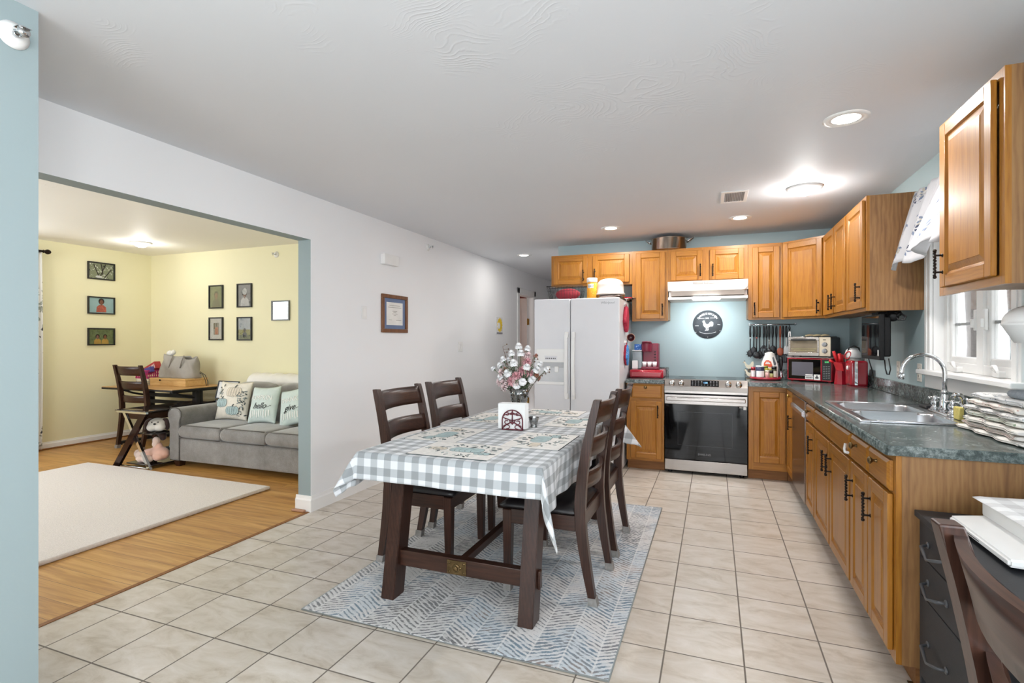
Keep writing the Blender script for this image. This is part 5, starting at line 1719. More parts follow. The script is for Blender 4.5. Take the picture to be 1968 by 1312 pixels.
placemat(-1.438, 2.69, 0.42, 0.31, R_(-90), 'pumpkin placemat in front of the nearer left chair', 2)
placemat(-0.866, 2.69, 0.42, 0.31, R_(90), 'pumpkin placemat in front of the nearer right chair', 3)
placemat(-1.438, 3.36, 0.42, 0.31, R_(-90), 'pumpkin placemat in front of the farther left chair', 4)
placemat(-0.856, 3.36, 0.40, 0.31, R_(90), 'pumpkin placemat in front of the farther right chair', 5)
placemat(-1.11, 3.765, 0.42, 0.28, PI, 'pumpkin placemat at the far end of the table behind the flowers', 6)

# ---------------- napkin holder
TT = TZ + 0.006
nx, ny = -1.135, 2.97
t = thing('napkin_holder', 'maroon scrolled iron napkin holder on the table', 'napkin holder', (nx, ny, TT), R_(4))
MM = Matrix.Translation((nx, ny, TT)) @ Matrix.Rotation(R_(4), 4, 'Z')
m = MB(); m.M = MM; m.box(-0.066, 0.066, -0.032, 0.032, 0.0, 0.006, 0.002); obj('base', m, MAROON, t)
for yy in (-0.03, 0.03):
    m = MB(); m.M = MM
    def P2(x, z): return (x, yy, z + 0.004)
    r = 0.003
    arch = [P2(-0.064, 0), P2(-0.064, 0.05)] + [P2(-0.064 * math.cos(PI * k / 16), 0.055 + 0.062 * math.sin(PI * k / 16)) for k in range(17)] + [P2(0.064, 0.05), P2(0.064, 0)]
    m.tube(arch, 0.0036, 8)
    for s in (-1, 1):
        m.tube([P2(s * (0.004 + 0.055 * math.sin(k * 0.32)), 0.055 + 0.045 * k / 10) for k in range(11)], r, 6)
        m.tube([P2(s * (0.033 + 0.016 * math.cos(k * 0.55) * (1 - k * 0.05)), 0.092 + 0.011 * math.sin(k * 0.55) * (1 - k * 0.05)) for k in range(12)], r * 0.9, 6)
        m.tube([P2(s * (0.034 + 0.024 * math.cos(k * 0.55 + 1) * (1 - k * 0.045)), 0.045 + 0.020 * math.sin(k * 0.55 + 1) * (1 - k * 0.045)) for k in range(15)], r, 6)
        m.tube([P2(s * (0.062 - 0.058 * k / 10), 0.004 + 0.038 * math.sin(PI / 2 * k / 10)) for k in range(11)], r, 6)
        m.tube([P2(s * (0.036 + 0.02 * math.cos(k * 0.6)), 0.016 + 0.012 * math.sin(k * 0.6)) for k in range(9)], r * 0.9, 6)
    m.tube([P2(0, 0.03), P2(0, 0.115)], 0.0035, 8)
    m.ball(P2(0, 0.098), (0.006, 0.004, 0.014), 8, 8); m.ball(P2(0, 0.042), (0.012, 0.004, 0.009), 10, 6)
    for s in (-1, 1): m.tube([P2(0, 0.088), P2(s * 0.010, 0.094), P2(s * 0.014, 0.088)], 0.003, 6)
    obj('scroll_panel', m, MAROON, t)
m = MB(); m.M = MM
for k in range(9):
    y = -0.024 + k * 0.0058
    m.box(-0.092 + 0.0012 * k, 0.078 + 0.001 * k, y, y + 0.0050, 0.0065, 0.158 + 0.0016 * (k % 3), 0.0015, 1)
o = obj('paper_napkins', m, plain('white_paper_napkin', hx('ECECEA'), 0.9, var=0.02, bmp=0.2, bscale=120)); tag(o, 'white paper napkins standing in the maroon holder', 'napkins', kind='stuff')

# ---------------- vase and flowers
vx, vy = -1.165, 3.15
t = thing('flower_vase', 'cut crystal vase behind the napkin holder', 'vase', (vx, vy, TT))
m = MB()
prof = [(0.0, 0), (0.045, 0.0), (0.047, 0.01), (0.032, 0.03), (0.034, 0.06), (0.044, 0.12), (0.056, 0.19), (0.064, 0.235), (0.061, 0.235), (0.052, 0.19), (0.04, 0.12), (0.03, 0.06), (0.0, 0.05)]
m.lathe([(r, z + TT) for r, z in prof], (vx, vy, 0), 28)
vb = obj('vase_body', m, CRYSTAL, t)
m = MB()
for j in range(7):
    z = TT + 0.07 + j * 0.022; r = 0.0345 + 0.1 * 0.0 + (z - TT - 0.06) * 0.17
    for k in range(14):
        a = 2 * PI * (k + 0.5 * (j % 2)) / 14
        m.ball((vx + r * math.cos(a), vy + r * math.sin(a), z), (0.0045, 0.0045, 0.006), 6, 4)
obj('cut_facet', m, CRYSTAL, t)['kind'] = 'stuff'
STEM = plain('dark_green_stem', hx('4A5B3E'), 0.7, var=0.2)
LEAFG = plain('sage_leaf', hx('76806A'), 0.8, var=0.25, nscale=30)
TWIG = plain('brown_twig', hx('6B5548'), 0.8, var=0.2)
PWHITE = plain('white_petal', hx('F0EFEF'), 0.75, var=0.03)
PPINK = plain('pink_petal', hx('D9A0A6'), 0.75, var=0.15, nscale=60)
PPALE = plain('pale_pink_petal', hx('E7CFCF'), 0.75, var=0.1, nscale=60)
PRUST = plain('rust_petal', hx('A86F5A'), 0.75, var=0.2, nscale=60)
fl_rng = random.Random(11)
def flower(kind, px, py, pz, r, pm, label, group):
    """bloom centred at p; stem runs back into the vase"""
    t = thing('flower', label, 'flower', (px, py, pz), 0, group)
    d = Vector((px - vx, py - vy, pz - (TT + 0.20))); 
    ax = d.normalized()
    a, b_ = MB().frame_of(ax)
    m = MB()
    n_l = {'carnation': 7, 'mum': 6, 'bud': 2}[kind]
    for L_ in range(n_l):
        tilt = 0.12 + 1.95 * L_ / max(1, n_l - 1)
        n = 4 + int(7 * math.sin(min(tilt, 1.6)))
        for k in range(n):
            an = 2 * PI * k / n + L_ * 0.7 + fl_rng.uniform(-0.1, 0.1)
            dirv = a * math.cos(an) + b_ * math.sin(an)
            side = ax.cross(dirv)
            tip = (ax * math.cos(tilt) + dirv * math.sin(tilt)) * r * fl_rng.uniform(0.9, 1.08)
            wdt = r * (0.36 if kind != 'mum' else 0.15)
            mid = (ax * math.cos(tilt * 0.8) + dirv * math.sin(tilt * 0.8)) * r * 0.62
            c = Vector((px, py, pz))
            v = [m._v(c), m._v(c + mid - side * wdt), m._v(c + tip - side * wdt * 0.75), m._v(c + tip * 1.06 - ax * r * 0.05), m._v(c + tip + side * wdt * 0.75), m._v(c + mid + side * wdt)]
            m._f(v, True)
    obj('blossom', m, pm, t, solid=0.0006)
    m = MB()
    base = Vector((vx + (px - vx) * 0.10, vy + (py - vy) * 0.10, TT + 0.09))
    rim = Vector((vx + max(-0.042, min(0.042, (px - vx) * 0.3)), vy + max(-0.042, min(0.042, (py - vy) * 0.3)), TT + 0.24))
    tipp = Vector((px, py, pz)) - ax * r * 0.45
    pts = []
    for k in range(9):
        u = k / 8
        pts.append((base * (1 - u) ** 2 + rim * 2 * u * (1 - u) + tipp * u * u))
    m.tube(pts, 0.0017, 5)
    m.cyl(tipp - ax * 0.012, tipp + ax * 0.004, 0.003, r * 0.28, seg=8)
    obj('stem', m, STEM, t)
def pxp(px, py, y):
    """bouquet positions measured on the plane y"""
    return (px, y, py)
# x, z offsets (m) around the vase; y spreads front to back
W = [(-0.005, 0.50, 0.0), (0.045, 0.485, 0.03), (-0.045, 0.455, -0.02), (0.01, 0.455, 0.0), (-0.02, 0.395, -0.05), (0.045, 0.41, 0.04), (-0.11, 0.415, 0.0),
     (0.065, 0.372, -0.04), (0.115, 0.352, 0.0), (-0.055, 0.33, -0.06), (0.045, 0.28, -0.06), (0.09, 0.292, -0.02), (0.0, 0.255, -0.05), (-0.12, 0.30, -0.02),
     (-0.145, 0.375, 0.03), (0.125, 0.39, 0.04), (-0.18, 0.355, 0.0), (0.175, 0.355, 0.02), (-0.085, 0.41, 0.03)]
for k, (dx_, dz_, dy_) in enumerate(W):
    big = 0.0255 if k < 14 else 0.02
    flower('carnation', vx + dx_, vy + dy_, TT + dz_, big + fl_rng.uniform(-0.003, 0.003), PWHITE, 'white carnation in the crystal vase on the table', 'white carnations in the vase')
for k, (dx_, dz_, dy_) in enumerate([(0.055, 0.40, -0.01), (0.03, 0.345, -0.03), (0.0, 0.31, -0.05), (-0.02, 0.30, -0.04), (0.07, 0.33, -0.01), (-0.03, 0.28, -0.05)]):
    flower('mum', vx + dx_, vy + dy_, TT + dz_, 0.034, PPINK, 'spiky pink flower low in the bouquet', 'pink flowers in the vase')
for k, (dx_, dz_, dy_) in enumerate([(-0.11, 0.33, -0.02), (-0.09, 0.27, -0.03), (-0.085, 0.24, -0.03), (0.05, 0.44, 0.02), (0.0, 0.28, -0.055), (-0.13, 0.27, 0.0)]):
    flower('mum', vx + dx_, vy + dy_, TT + dz_, 0.031, PPALE, 'pale pink drooping flower in the bouquet', 'pale pink flowers in the vase')
for k, (dx_, dz_, dy_) in enumerate([(-0.085, 0.355, -0.03), (0.10, 0.44, 0.03), (0.12, 0.30, 0.03), (0.115, 0.32, 0.0)]):
    flower('mum', vx + dx_, vy + dy_, TT + dz_, 0.017, PRUST, 'small rust brown flower tucked into the bouquet', 'rust flowers in the vase')
for (dx_, dz_, dy_, lab) in ((-0.115, 0.50, 0.0, 'tall thin budded twig rising on the left of the bouquet'), (0.085, 0.43, 0.03, 'short budded twig on the right of the bouquet'), (-0.12, 0.215, -0.02, 'drooping twig with one bud low on the left of the bouquet'), (0.16, 0.34, 0.05, 'twig reaching right out of the bouquet')):
    t = thing('budded_twig', lab, 'twig', (vx + dx_, vy + dy_, TT + dz_))
    m = MB(); tip = Vector((vx + dx_, vy + dy_, TT + dz_)); base = Vector((vx + dx_ * 0.1, vy, TT + 0.1)); mid = Vector((vx + dx_ * 0.4, vy + dy_ * 0.4, TT + 0.27))
    pts = [base * (1 - u) ** 2 + mid * 2 * u * (1 - u) + tip * u * u for u in [k / 10 for k in range(11)]]
    m.tube(pts, 0.0016, 5)
    rb = random.Random(5)
    buds = []
    for k in range(12):
        u = 0.55 + 0.45 * k / 11
        p = base * (1 - u) ** 2 + mid * 2 * u * (1 - u) + tip * u * u
        q = p + Vector((rb.uniform(-0.03, 0.03), rb.uniform(-0.02, 0.02), rb.uniform(-0.005, 0.025)))
        m.tube([p, q], 0.001, 4); buds.append(q)
    obj('stem', m, TWIG, t)
    m = MB()
    for q in buds: m.ball(q, (0.0045, 0.0045, 0.006), 6, 4)
    obj('buds', m, PWHITE if dz_ < 0.25 else TWIG, t)['kind'] = 'stuff'
t = thing('leafy_sprig', 'sage green leafy sprig filling the middle of the bouquet', 'foliage', (vx, vy, TT + 0.3))
m = MB(); rl = random.Random(9)
stems = []
for k in range(26):
    a = 2 * PI * k / 13
    sp = 1.0 if k < 13 else 0.45
    tip = Vector((vx + sp * 0.115 * math.cos(a), vy + sp * 0.08 * math.sin(a), TT + rl.uniform(0.28, 0.42)))
    base = Vector((vx, vy, TT + 0.12)); mid = Vector((vx + 0.04 * math.cos(a), vy + 0.04 * math.sin(a), TT + 0.24))
    m.tube([base, mid, tip], 0.0016, 5); stems.append((mid, tip))
obj('stem', m, STEM, t)
m = MB()
for (p, q) in stems:
    for j in range(8):
        c = p.lerp(q, j / 7)
        for s in range(4):
            d = Vector((rl.uniform(-1, 1), rl.uniform(-1, 1), rl.uniform(-0.3, 0.7))).normalized() * rl.uniform(0.018, 0.03)
            sd = d.cross(Vector((0, 0, 1))).normalized() * 0.006
            m._f([m._v(c), m._v(c + d * 0.5 + sd), m._v(c + d), m._v(c + d * 0.5 - sd)])
obj('leaves', m, LEAFG, t, solid=0.0005)['kind'] = 'stuff'
t = thing('glass_tealight_holder', 'small cut glass candle holder right of the vase', 'candle holder', (-1.055, 3.12, TT))
m = MB(); m.lathe([(0.0, 0.0), (0.022, 0.0), (0.02, 0.01), (0.03, 0.045), (0.033, 0.062), (0.030, 0.062), (0.026, 0.045), (0.012, 0.02), (0, 0.018)], (-1.05, 3.10, TT), 12, smooth=False); obj('cup', m, CRYSTAL, t)

# ================================================================ black desk with printer at the right
t = thing('drawer_desk', 'black desk with three drawers beside the end of the kitchen counter', 'desk', (1.0, 1.7, 0))
DZ = 0.69
m = MB(); m.box(0.685, 1.235, 0.30, 2.318, DZ - 0.022, DZ, 0.002); obj('desktop', m, CHALK, t)
m = MB(); m.box(0.715, 1.22, 1.78, 2.305, 0.10, DZ - 0.023); m.box(0.70, 1.22, 2.296, 2.312, 0.02, DZ - 0.023); m.box(0.70, 1.22, 1.772, 1.788, 0.02, DZ - 0.023); m.box(0.73, 1.22, 1.78, 2.305, 0.03, 0.10)
obj('desk_carcass', m, CHALK, t)
m = MB(); m.box(0.70, 1.22, 0.32, 0.34, 0.0, DZ - 0.023); obj('side_panel', m, CHALK, t)
for (z0, z1, hz) in ((0.535, 0.664, 0.582), (0.396, 0.531, 0.450), (0.10, 0.392, 0.235)):
    m = MB(); m.box(0.698, 0.7145, 1.792, 2.292, z0, z1, 0.002); d_ = obj('drawer', m, CHALK, t)
    m = MB(); hy0, hy1 = 2.225, 2.07
    for yy in (hy0, hy1): m.lathe([(0.012, 0), (0.012, -0.003), (0.006, -0.006), (0, -0.006)], (0.698, yy, hz + 0.012), 12, axis='X')
    m.tube([(0.696, hy0, hz + 0.012), (0.674, hy0 - 0.01, hz + 0.008), (0.668, (hy0 + hy1) / 2, hz - 0.014), (0.674, hy1 + 0.01, hz + 0.008), (0.696, hy1, hz + 0.012)], 0.005, 8, rr=[0.005, 0.006, 0.0045, 0.006, 0.005])
    obj('handle', m, DGREY, d_)
t = thing('printer', 'white printer with an open paper tray on the black desk', 'printer', (1.0, 1.95, DZ))
m = MB(); m.box(0.835, 1.225, 1.71, 2.20, DZ + 0.03, DZ + 0.092, 0.012, 3); m.box(0.86, 1.22, 1.74, 2.18, DZ + 0.001, DZ + 0.03); obj('printer_body', m, WPLAST, t)
m = MB(); m.hexa([(0.735, 1.78, DZ + 0.012), (0.86, 1.76, DZ + 0.012), (0.86, 2.19, DZ + 0.012), (0.735, 2.16, DZ + 0.012), (0.735, 1.78, DZ + 0.034), (0.86, 1.76, DZ + 0.040), (0.86, 2.19, DZ + 0.040), (0.735, 2.16, DZ + 0.034)])
bmesh.ops.bevel(m.bm, geom=m.bm.edges[:], offset=0.006, segments=2, affect='EDGES')
m.mi = 1; m.box(0.7345, 0.7352, 1.95, 2.08, DZ + 0.02, DZ + 0.0225)
obj('paper_tray', m, [WPLAST, BLACK], t)
m = MB(); m.box(0.835, 0.845, 1.735, 1.78, DZ + 0.05, DZ + 0.075); obj('front_label', m, plain('pale_blue_label', hx('B9C6E4'), 0.5), t)
m = MB()
def mat_on(u, v):
    x = 0.815 + 0.42 * u; y = 1.68 + 0.53 * v
    z = DZ + 0.0945 + 0.002 * math.sin(u * 9 + v * 4)
    if x < 0.835: z -= 0.004
    return (x, y, z)
m.sheet(mat_on, 20, 24, uvf=lambda u, v: (u * 0.42, v * 0.53)); t = obj('cloth_cover', m, gingham('pale_gingham', hx('C9C6C6'), hx('DCDADA'), hx('EFEEEE'), 0.09), solid=0.0015)
tag(t, 'pale checked cloth with pumpkin print laid on top of the printer', 'cloth')
m = MB(); M = Matrix.Translation((1.02, 1.95, DZ + 0.0985)) @ Matrix.Rotation(R_(90), 4, 'Z'); rnd = random.Random(4)
for k in range(50):
    a = rnd.uniform(0, 2 * PI); r = rnd.uniform(0.03, 0.11)
    leaf_art(m, M, 1.3 * r * math.cos(a), r * math.sin(a), 0.028, a + rnd.uniform(-1, 1), 0, 0)
obj('leaf_print', m, PRL, t)
m = MB(); m.box(0.80, 0.95, 1.05, 1.52, DZ + 0.001, DZ + 0.004); o = obj('paper_sheet', m, plain('pinkish_paper', hx('E3C4B6'), 0.8)); tag(o, 'pinkish paper lying on the black desk', 'paper')
# ================================================================ living room
t = thing('sofa', 'grey chenille three-seat sofa with rolled arms in the living room', 'sofa', (-4.25, 4.3, 0))
sx0, sx1, sy0, sy1 = -5.285, -3.225, 3.78, 4.74
m = MB(); m.box(sx0 + 0.06, sx1 - 0.06, sy0 + 0.015, sy1 - 0.02, 0.065, 0.30, 0.02, 3); obj('base', m, SOFA, t)
for s, xa in ((1, sx0), (-1, sx1)):
    m = MB()
    prof = [(0.02, 0.065), (0.15, 0.065), (0.155, 0.46), (0.165, 0.50), (0.178, 0.53), (0.172, 0.572), (0.145, 0.60), (0.09, 0.612), (0.03, 0.602), (-0.005, 0.572), (-0.012, 0.535), (0.002, 0.49), (0.018, 0.45)]
    N = 10
    rings = []
    for k in range(N + 1):
        y = sy0 + (sy1 - 0.12 - sy0) * k / N
        e = 1.0 if k else 0.93
        rings.append([m._v((xa + s * (0.085 + (a - 0.085) * e), y + (0.0 if k else -0.0), 0.33 + (b_ - 0.33) * e + (0.0 if k else 0.0))) for a, b_ in prof])
    fr = [m._v((xa + s * (0.085 + (a - 0.085)), sy0 + 0.025, b_)) for a, b_ in prof]
    rings[0:1] = [rings[0], fr]
    for A, B in zip(rings, rings[1:]):
        for q in range(len(A)): m._f([A[q], A[(q + 1) % len(A)], B[(q + 1) % len(A)], B[q]], True)
    m._f(rings[0]); m._f(rings[-1])
    ar = obj('arm', m, SOFA, t)
    m = MB(); m.tube([(xa + s * a, sy0 + 0.012, b_) for a, b_ in [(0.085 + (p[0] - 0.085) * 0.99, 0.33 + (p[1] - 0.33) * 0.99) for p in prof]], 0.006, 6, closed=True); obj('welt', m, WELT, ar)
cw = (sx1 - 0.155 - (sx0 + 0.155)) / 3
for k in range(3):
    a = sx0 + 0.155 + cw * k
    c = a + cw / 2
    m = MB()
    def cu(sgn):
        def fn(u, v):
            x = math.sin(PI * (u - 0.5)); y = math.sin(PI * (v - 0.5))
            kk = max(0, (1 - abs(x) ** 14) * (1 - abs(y) ** 14)) ** 0.2
            crown = 0.014 * (1 - x * x) * (1 - y * y) if sgn > 0 else 0
            return (c + x * (cw / 2 - 0.002), sy0 - 0.005 + 0.30 + y * 0.30, 0.368 + sgn * 0.066 * kk + crown)
        return fn
    m.sheet(cu(1), 18, 18); m.sheet(cu(-1), 18, 18); bmesh.ops.remove_doubles(m.bm, verts=m.bm.verts, dist=1e-5)
    sc_ = obj('seat_cushion', m, SOFA, t)
    m = MB()
    for zz in (0.436, 0.306):
        m.tube([(c - cw / 2 + 0.012, sy0 + 0.0, zz), (c + cw / 2 - 0.012, sy0 + 0.0, zz)], 0.0045, 6)
    obj('welt', m, WELT, sc_)
    m = MB()
    def bk(u, v):
        x = math.sin(PI * (u - 0.5)); y = v * 2 - 1     # y up
        kk = max(0, (1 - abs(x) ** 8) * (1 - abs(y) ** 8)) ** 0.45
        topz = 0.835 - 0.05 * abs(x) ** 3 
        zz = 0.40 + (topz - 0.40) * (v)
        return (c + x * (cw / 2 + 0.005 + (0.06 if v > 0.5 and ((k == 0 and x < 0) or (k == 2 and x > 0)) else 0)), sy0 + 0.66 - 0.10 * kk + 0.10 * v, zz)
    def bk2(u, v):
        p = bk(u, v); x = math.sin(PI * (u - 0.5)); y = v * 2 - 1
        kk = max(0, (1 - abs(x) ** 8) * (1 - abs(y) ** 8)) ** 0.45
        return (p[0], sy0 + 0.66 + 0.09 * kk + 0.10 * v, p[2])
    m.sheet(bk, 16, 14); m.sheet(bk2, 16, 14); bmesh.ops.remove_doubles(m.bm, verts=m.bm.verts, dist=1e-5)
    obj('back_cushion', m, SOFA, t)
m = MB(); m.box(sx0 + 0.05, sx1 - 0.05, sy0 + 0.74, sy1, 0.065, 0.78, 0.05, 4); obj('back_frame', m, SOFA, t)
for (a, b_) in ((sx0 + 0.085, sy0 + 0.07), (sx1 - 0.085, sy0 + 0.07), (sx0 + 0.1, sy1 - 0.08), (sx1 - 0.1, sy1 - 0.08)):
    m = MB(); m.hexa([(a - 0.028, b_ - 0.028, 0), (a + 0.028, b_ - 0.028, 0), (a + 0.028, b_ + 0.028, 0), (a - 0.028, b_ + 0.028, 0), (a - 0.042, b_ - 0.042, 0.065), (a + 0.042, b_ - 0.042, 0.065), (a + 0.042, b_ + 0.042, 0.065), (a - 0.042, b_ + 0.042, 0.065)]); obj('leg', m, WAL, t)

# throw pillows
def throw_pillow(c, w, h, th, tilt, rz, mat, label, roll=0.0):
    M = Matrix.Translation(c) @ Matrix.Rotation(rz, 4, 'Z') @ Matrix.Rotation(tilt, 4, 'X') @ Matrix.Rotation(roll, 4, 'Y') @ Matrix.Rotation(R_(90), 4, 'X')
    t = thing('throw_pillow', label, 'pillow', c)
    m = MB(); m.M = M
    def f(sg):
        def fn(u, v):
            x = u * 2 - 1; y = v * 2 - 1
            k = max(0, (1 - abs(x) ** 2.6) * (1 - abs(y) ** 2.6)) ** 0.55
            px_ = x * w / 2 * (1 - 0.09 * (1 - y * y)); py_ = y * h / 2 * (1 - 0.09 * (1 - x * x))
            return (px_, py_, sg * th / 2 * k)
        return fn
    m.sheet(f(1), 30, 30); m.sheet(f(-1), 30, 30); bmesh.ops.remove_doubles(m.bm, verts=m.bm.verts, dist=1e-5)
    obj('pillow_cover', m, mat, t)
    return t, M
PC1 = plain('ivory_pillow_linen', hx('E4DED2'), 0.9, var=0.06, nscale=30)
PC2 = plain('mint_pillow_cotton', hx('CBD8D4'), 0.9, var=0.06, nscale=14)
INK = plain('black_script_print', hx('1E1E20'), 0.8)
WPR = plain('white_letter_print', hx('F0F0EC'), 0.85)
def thk(x, y, w, h, th):
    X = min(0.999, abs(2 * x / w)); Y = min(0.999, abs(2 * y / h))
    return th / 2 * max(0, (1 - X ** 2.6) * (1 - Y ** 2.6)) ** 0.55
# pumpkin pillow
w, h, th = 0.43, 0.43, 0.13
t, M = throw_pillow((-4.885, 4.235, 0.645), w, h, th, R_(-14), R_(5), PC1, 'pumpkin print throw pillow at the left end of the sofa')
m = MB(); I = Matrix.Identity(4)
pumpkin_art(m, I, 0.03, 0.09, 0.10, 0.0, 3, 1, 2, 5); pumpkin_art(m, I, -0.11, -0.03, 0.085, 0.0015, 0, 1, 2, 5); pumpkin_art(m, I, 0.05, -0.11, 0.085, 0.003, 0, 1, 2, 5)
rnd = random.Random(2)
for k in range(60):
    a = rnd.uniform(0, 2 * PI); x = rnd.uniform(0.09, 0.19) if k < 44 else rnd.uniform(-0.18, -0.12); y = rnd.uniform(-0.17, 0.12) if k < 44 else rnd.uniform(0.05, 0.15)
    leaf_art(m, I, x, y, rnd.uniform(0.02, 0.04), a, 0.0, 1 if k % 2 else 2)
for v in m.bm.verts:
    v.co = M @ Vector((v.co.x, v.co.y, v.co.z + thk(v.co.x, v.co.y, w, h, th) + 0.0018))
obj('pumpkin_print', m, [PRT, PRL, PRD, PRC], t)
def word_pillow(c, rz, roll, label, top_w, script, lines):
    w, h, th = 0.40, 0.40, 0.13
    t, M = throw_pillow(c, w, h, th, R_(-16), rz, PC2, label, roll)
    def lay(m, txt, size, x, y, z, **k):
        add_text(m, txt, size, Matrix.Identity(4), warp=lambda p: Vector((p.x + x, p.y + y, p.z + z)), **k)
    m = MB(); lay(m, top_w, 0.07, 0, 0.065, 0.0, bold=False)
    for k in range(9):
        xx = -0.12 + k * 0.031
        m.box(xx, xx + 0.010, -0.14 + 0.01 * (k % 3), -0.06 - 0.008 * (k % 2), -0.0005, 0.0005)
    bmesh.ops.subdivide_edges(m.bm, edges=[e for e in m.bm.edges if e.calc_length() > 0.02], cuts=2)
    for v in m.bm.verts: v.co = M @ Vector((v.co.x, v.co.y, v.co.z + thk(v.co.x, v.co.y, w, h, th) + 0.0015))
    obj('white_lettering', m, WPR, t)
    m = MB(); lay(m, script, 0.092, 0.0, -0.02, 0.001, shear=0.5, depth=0.0008)
    m.tube([(0.08, -0.035, 0.001), (0.115, -0.03, 0.001), (0.14, -0.015, 0.001), (0.15, -0.02, 0.001)], 0.0018, 5)
    for v in m.bm.verts: v.co = M @ Vector((v.co.x, v.co.y, v.co.z + thk(v.co.x, v.co.y, w, h, th) + 0.0022))
    obj('script_lettering', m, INK, t)
word_pillow((-4.415, 4.20, 0.625), R_(-3), R_(-4), 'mint pillow with black script hello in the middle of the sofa', 'PUMPKIN', 'hello', 0)
word_pillow((-4.0, 4.19, 0.625), R_(-6), R_(-14), 'mint pillow with black script give beside the door opening', 'THANKS', 'give', 0)

# white padded bench behind the sofa
t = thing('padded_bench', 'white puffy covered bench behind the sofa against the yellow wall', 'bench', (-4.6, 4.9, 0))
m = MB(); m.box(-5.33, -3.9, 4.785, 5.03, 0.0, 0.76, 0.01); obj('bench_body', m, WPLAST, t)
m = MB()
def qf(u, v):
    a = PI * (v * 1.0)
    x = -5.36 + 1.49 * u
    e = min(1, min(u, 1 - u) / 0.05) ** 0.5
    return (x, 4.907 - 0.128 * math.cos(a) * (0.6 + 0.4 * e), 0.745 + (0.155 * math.sin(a) ** 0.6 + 0.006 * math.sin(u * 50)) * (0.45 + 0.55 * e))
m.sheet(qf, 60, 12); obj('padded_cover', m, plain('white_fleece', hx('F1EEE8'), 0.95, var=0.03, bmp=0.4, bscale=120), t, solid=0.004)

# ---------------- glass X-frame desk beside sofa
t = thing('glass_top_table', 'dark glass table with crossed chrome legs at the sofa end', 'table', (-5.48, 4.1, 0))
GT = plain('dark_tinted_glass', hx('2A2324'), 0.05, var=0.02, coat=0.6)
gx0, gx1, gy0, gy1, gz = -5.745, -5.292, 3.56, 4.73, 0.585
m = MB(); m.box(gx0 - 0.01, gx1, gy0 - 0.01, gy1, gz, gz + 0.009, 0.002); obj('glass_top', m, GT, t)
m = MB()
for yy in (gy0, gy1 - 0.03): m.box(gx0, gx1 - 0.005, yy, yy + 0.025, gz - 0.022, gz, 0.002)
obj('top_rail', m, CHROME, t)
def bar(m, p, q, wx, wy):
    p = Vector(p); q = Vector(q)
    m.hexa([(p.x - wx / 2, p.y - wy / 2, p.z), (p.x + wx / 2, p.y - wy / 2, p.z), (p.x + wx / 2, p.y + wy / 2, p.z), (p.x - wx / 2, p.y + wy / 2, p.z),
            (q.x - wx / 2, q.y - wy / 2, q.z), (q.x + wx / 2, q.y - wy / 2, q.z), (q.x + wx / 2, q.y + wy / 2, q.z), (q.x - wx / 2, q.y + wy / 2, q.z)])
for yy in (3.58, 4.70):
    m = MB(); bar(m, (gx0 - 0.03, yy, 0.001), (gx1 - 0.055, yy, gz - 0.02), 0.085, 0.03); obj('leg', m, plain('dark_chrome', hx('3B2C2A'), 0.1, 0.8, var=0.1), t)
    m = MB(); bar(m, (gx1 - 0.02, yy + 0.03, 0.001), (gx0 + 0.05, yy + 0.03, gz - 0.02), 0.04, 0.025); obj('leg', m, CHROME, t)
m = MB(); m.box(gx0 + 0.02, gx1 - 0.01, 3.575, 3.60, 0.001, 0.022, 0.003); obj('foot_rail', m, CHROME, t)
m = MB(); m.box(gx0 + 0.06, gx1 - 0.01, 3.62, 4.35, 0.03, 0.042, 0.002); obj('shelf', m, GT, t)
m = MB(); m.box(-5.52, gx1 - 0.01, 3.62, 4.35, 0.345, 0.357, 0.002); obj('shelf', m, GT, t)

# ---------------- plush toys
def blob(name, mat, parts, parent, vox=0.008, sub=0):
    m = MB()
    for c, r in parts: m.ball(c, r, 16, 12)
    o = obj(name, m, mat, parent)
    md = o.modifiers.new('fuse', 'REMESH'); md.mode = 'VOXEL'; md.voxel_size = vox; md.use_smooth_shade = True
    md = o.modifiers.new('soften', 'SMOOTH'); md.factor = 0.6; md.iterations = 6
    return o
PLW = plain('white_plush', hx('E8E2DA'), 0.95, var=0.05, bmp=0.5, bscale=200, sheen=0.5)
PLB = plain('brown_plush', hx('3E2A26'), 0.95, var=0.15, bmp=0.5, bscale=200, sheen=0.4)
PLP = plain('purple_plush', hx('5A4264'), 0.95, var=0.15, bmp=0.5, bscale=200)
PLK = plain('pink_plush', hx('E6B7A4'), 0.95, var=0.05, bmp=0.5, bscale=200, sheen=0.5)
PLF = plain('pale_pink_plush', hx('EAD0C3'), 0.95, var=0.05, bmp=0.5, bscale=200, sheen=0.5)
PLG = plain('sage_plush', hx('6F7C70'), 0.95, var=0.12, bmp=0.5, bscale=200)
dx0, dy0, dz0 = -5.415, 3.76, 0.358
t = thing('plush_dog', 'white plush dog with dark brown ears on the middle shelf', 'plush toy', (dx0, dy0, dz0))
F2 = Vector((0.62, -0.78, 0)); S2 = Vector((0.78, 0.62, 0)); D0 = Vector((dx0, dy0, dz0))
def dpt(f, sd, z): return tuple(D0 + F2 * f + S2 * sd + Vector((0, 0, z)))
blob('plush_body', PLW, [(dpt(0, 0, 0.072), (0.088, 0.088, 0.068)), (dpt(0.045, -0.035, 0.05), (0.052, 0.052, 0.044)), (dpt(0.045, 0.035, 0.05), (0.052, 0.052, 0.044)), (dpt(-0.12, 0.0, 0.06), (0.085, 0.10, 0.055))], t)
for s in (-1, 1):
    blob('ear', PLB, [(dpt(0.015, s * 0.09, 0.065), (0.026, 0.030, 0.06)), (dpt(0.0, s * 0.068, 0.118), (0.03, 0.03, 0.02))], t)
m = MB(); m.ball(dpt(0.092, 0, 0.088), (0.013, 0.012, 0.010), 10, 8); obj('nose', m, BLACK, t)
